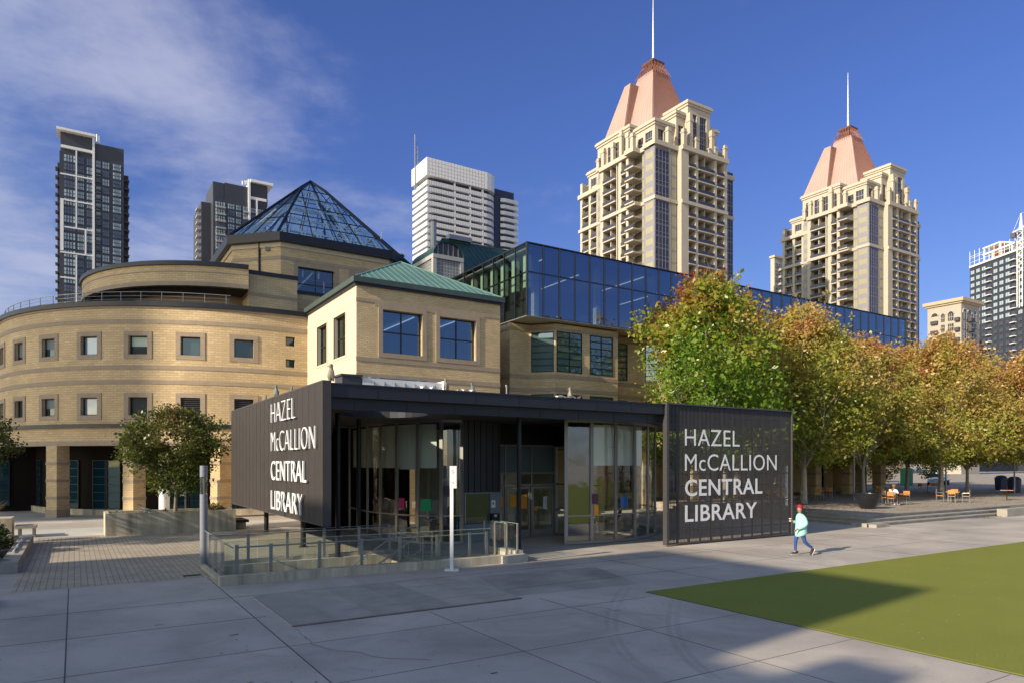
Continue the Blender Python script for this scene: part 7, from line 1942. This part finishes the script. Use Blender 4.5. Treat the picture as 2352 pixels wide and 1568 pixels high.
def walker():
    t = thing('person', 'person in red beanie, mint sweater and blue jeans walking past with a paper cup', 'person', (21.0, 14.75, .0))
    head = [(.0, 0, 1.40, .055), (.015, 0, 1.45, .055), (.03, 0, 1.52, (.085, .075)), (.03, 0, 1.58, (.09, .075)), (.02, 0, 1.64, (.07, .06))]
    hip = (0, 0, .92, (.13, .11))
    fa = (.13, -.09, .10, .04); ra = (-.42, .08, .22, .04)
    def hand(w, dirv, s):
        w = Vector(w); d = Vector(dirv).normalized(); side = Vector((0, s, 0)); palm = w + d * .07
        out = [[(*w, .026), (*palm, (.036, .02))]]
        for k, (o_, L) in enumerate(((-.028, .065), (-.010, .075), (.010, .07), (.028, .055))):
            b0 = palm + d.orthogonal().normalized() * o_; out.append([(*palm, .02), (*(b0 + d * .02), .011), (*(b0 + d * (.02 + L * .5) + Vector((0, 0, -.005))), .010), (*(b0 + d * (.015 + L * .75) + Vector((0, 0, -.03))), .009)])
        out.append([(*w, .02), (*(w + d * .03 + Vector((0, 0, .03))), .012), (*(w + d * .07 + Vector((0, 0, .045))), .011)])
        return out
    nearw = (.21, .19, .90); farw = (.22, -.10, 1.15)
    body = [[hip, (0, 0, 1.05, (.13, .10)), (.0, 0, 1.2, (.13, .10)), (0, 0, 1.34, (.09, .07)), *head],
            [(0, 0, 1.34, 0), (-.02, .15, 1.30, .04), (-.09, .22, 1.08, .038), (*nearw, .026)], [(0, 0, 1.34, 0), (-.02, -.15, 1.30, .04), (-.02, -.22, 1.08, .038), (*farw, .026)],
            [(0, 0, .92, 0), (.02, -.085, .84, .07), (.11, -.09, .50, .04), (.13, -.09, .12, .034), (.22, -.09, .05, .035)], [(0, 0, .92, 0), (-.02, .085, .84, .07), (-.11, .08, .46, .04), (-.42, .08, .22, .034), (-.40, .08, .09, .033)]]
    for ch in hand(nearw, (.8, .0, -.5), 1): body.append(ch)
    for ch in hand(farw, (.95, .1, .25), -1): body.append(ch)
    chain('body', body, M['skin'], t)
    # nose
    b = MB(); b.loft([((.11, 0, 1.585), Vector((0, .012, 0)), Vector((0, 0, .012))), ((.132, 0, 1.555), Vector((0, .014, 0)), Vector((0, 0, .012))), ((.115, 0, 1.545), Vector((0, .012, 0)), Vector((0, 0, .005)))], 8); o = b.build('nose', M['skin'], t); o.location = (0, 0, 0)
    b = MB()
    for sy in (-1, 1): b.lathe((.105, sy * .035), [(.001, 1.583), (.010, 1.588), (.011, 1.592), (.001, 1.60)], 8)
    b.box(.108, .116, -.02, .02, 1.518, 1.524); o = b.build('face_features', M['hair'], t); o.location = (0, 0, 0)
    chain('hair', [[(-.03, 0, 1.57, (.085, .10)), (-.05, 0, 1.5, (.085, .105)), (-.07, 0, 1.43, (.08, .11)), (-.10, 0, 1.35, (.06, .10)), (-.12, 0, 1.28, (.03, .06))]], M['hair'], t)
    chain('beanie', [[(.025, 0, 1.60, (.112, .10)), (.015, 0, 1.65, (.115, .105)), (.0, 0, 1.70, (.08, .075)), (-.01, 0, 1.72, .03)]], M['beanie'], t)
    # loose sweater with long uneven hem
    b = MB(); V = Vector
    b.loft([(V((-.03, 0, .64)), V((.20, 0, -.07)), V((0, .20, 0))), (V((-.025, 0, .74)), V((.205, 0, -.05)), V((0, .21, 0))), (V((-.02, 0, .90)), V((.19, 0, 0)), V((0, .20, 0))), (V((-.02, 0, 1.08)), V((.165, 0, 0)), V((0, .20, 0))),
            (V((-.01, 0, 1.22)), V((.155, 0, 0)), V((0, .21, 0))), (V((-.01, 0, 1.33)), V((.135, 0, 0)), V((0, .21, 0))), (V((0, 0, 1.395)), V((.10, 0, 0)), V((0, .12, 0))), (V((.01, 0, 1.42)), V((.07, 0, .01)), V((0, .07, 0)))], 20)
    sw = b.build('sweater', M['mint'], t, weld=True); sw.location = (0, 0, 0); md = sw.modifiers.new('s', 'SUBSURF'); md.levels = 1; md.render_levels = 1
    chain('sleeve', [[(-.01, .10, 1.32, .08), (-.03, .18, 1.27, .085), (-.09, .23, 1.07, .08), (.02, .225, .99, .072), (.16, .20, .925, .055), (.20, .19, .905, .038)]], M['mint'], t)
    chain('sleeve', [[(-.01, -.12, 1.32, .08), (-.02, -.20, 1.25, .08), (-.02, -.24, 1.06, .07), (.08, -.18, 1.10, .06), (.21, -.105, 1.145, .042)]], M['mint'], t)
    chain('jeans', [[(0, 0, .88, (.12, .11)), (.02, -.07, .82, .085), (.08, -.09, .64, .08), (.125, -.09, .48, .062), (.135, -.09, .30, .052), (.13, -.09, .12, .044)], [(0, 0, .88, 0), (-.02, .07, .82, .085), (-.07, .08, .62, .08), (-.11, .08, .46, .064), (-.26, .08, .33, .054), (-.40, .08, .24, .044)]], M['jeans'], t)
    def shoe(p, a, nm):
        b = MB(); V = Vector
        rings = [(-.10, .02, .03, .06), (-.07, .04, .055, .07), (0, .045, .06, .05), (.08, .045, .045, .04), (.15, .035, .03, .03), (.17, .01, .015, .02)]
        b.loft([(V((x, 0, h)), V((0, w, 0)), V((0, 0, hh))) for x, w, hh, h in rings], 12, 0)
        b.loft([(V((x, 0, .008)), V((0, w + .008, 0)), V((0, 0, .014))) for x, w, hh, h in rings], 12, 1)
        o = b.build('shoe', [M['shoe'], M['sole']], t); o.location = p; o.rotation_euler = (0, a, 0)
    shoe((.13, -.09, .012), 0, 'l'); shoe((-.43, .08, .12), R_(62), 'r')
    t.rotation_euler.z = math.atan2(.42, -.91)
    c = thing('coffee_cup', 'red and white paper cup with white lid held by the walking person', 'cup', (0, 0, 0))
    R3 = Matrix.Rotation(t.rotation_euler.z, 4, 'Z'); p = t.location + (R3 @ Vector((.32, -.09, 1.14)))
    b = MB(); b.lathe((0, 0), [(.03, 0), (.036, .035)], 16, 1); b.lathe((0, 0), [(.0361, .035), (.042, .09)], 16, 0); o = b.build('body', [M['cup'], M['paperw']], c)
    b = MB(); b.lathe((0, 0), [(.046, .09), (.046, .10), (.038, .112)], 16); b.build('lid', M['white'], c)
    for o in c.children: o.location = (0, 0, 0)
    c.location = p
walker()
def sitter():
    x, y = 44.9 + .72, 24.4; a = math.pi / 2
    t = thing('person', 'person with brown curly hair and white shirt seated at the terrace table', 'person', (44.9 - .05 + .70 * -1, 24.35, TZ))
    body = [[(0, 0, .55, (.15, .12)), (0, 0, .72, (.13, .10)), (.02, 0, .9, (.15, .10)), (.06, 0, 1.02, (.10, .08)), (.08, 0, 1.08, .05), (.10, 0, 1.16, .08), (.11, 0, 1.23, .085), (.1, 0, 1.29, .05)],
            [(.06, 0, 1.02, 0), (.04, -.17, .98, .05), (.1, -.24, .76, .04), (.32, -.15, .76, .03), (.40, -.12, .77, .028), (.46, -.11, .76, .012)], [(.06, 0, 1.02, 0), (.04, .17, .98, .05), (.1, .24, .76, .04), (.32, .15, .76, .03), (.40, .12, .77, .028), (.46, .11, .76, .012)],
            [(0, 0, .55, 0), (.08, -.09, .52, .085), (.42, -.11, .50, .06), (.40, -.11, .1, .04), (.5, -.11, .04, .035)], [(0, 0, .55, 0), (.08, .09, .52, .085), (.42, .11, .50, .06), (.40, .11, .1, .04), (.5, .11, .04, .035)]]
    chain('body', body, M['skin2'], t)
    chain('hair', [[(.09, 0, 1.22, .13), (.08, 0, 1.30, .13), (.05, 0, 1.16, .10)]], M['curls'], t)
    chain('shirt', [[(0, 0, .56, (.18, .15)), (0, 0, .72, (.17, .14)), (.02, 0, .9, (.19, .14)), (.05, 0, 1.02, (.13, .1)), (.07, 0, 1.07, .06)], [(.02, 0, .9, 0), (.03, -.2, .95, .08), (.09, -.26, .8, .07), (.2, -.22, .77, .05)], [(.02, 0, .9, 0), (.03, .2, .95, .08), (.09, .26, .8, .07), (.2, .22, .77, .05)]], M['whitecloth'], t)
    chain('trousers', [[(0, 0, .55, (.16, .12)), (.08, -.09, .52, .10), (.42, -.11, .51, .075), (.40, -.11, .2, .055)], [(0, 0, .55, 0), (.08, .09, .52, .10), (.42, .11, .51, .075), (.40, .11, .2, .055)]], M['whitetr'], t)
    for s in (-.11, .11):
        b = MB(); b.loft([((xx, s, .05), Vector((0, .045, 0)), Vector((0, 0, .045))) for xx in (.34, .42, .52, .56)], 10); o = b.build('shoe', M['white'], t); o.location = (0, 0, 0)
    t.rotation_euler.z = 0
M['whitetr'] = mat('brown_trousers', (.10, .05, .03), .85)
sitter()
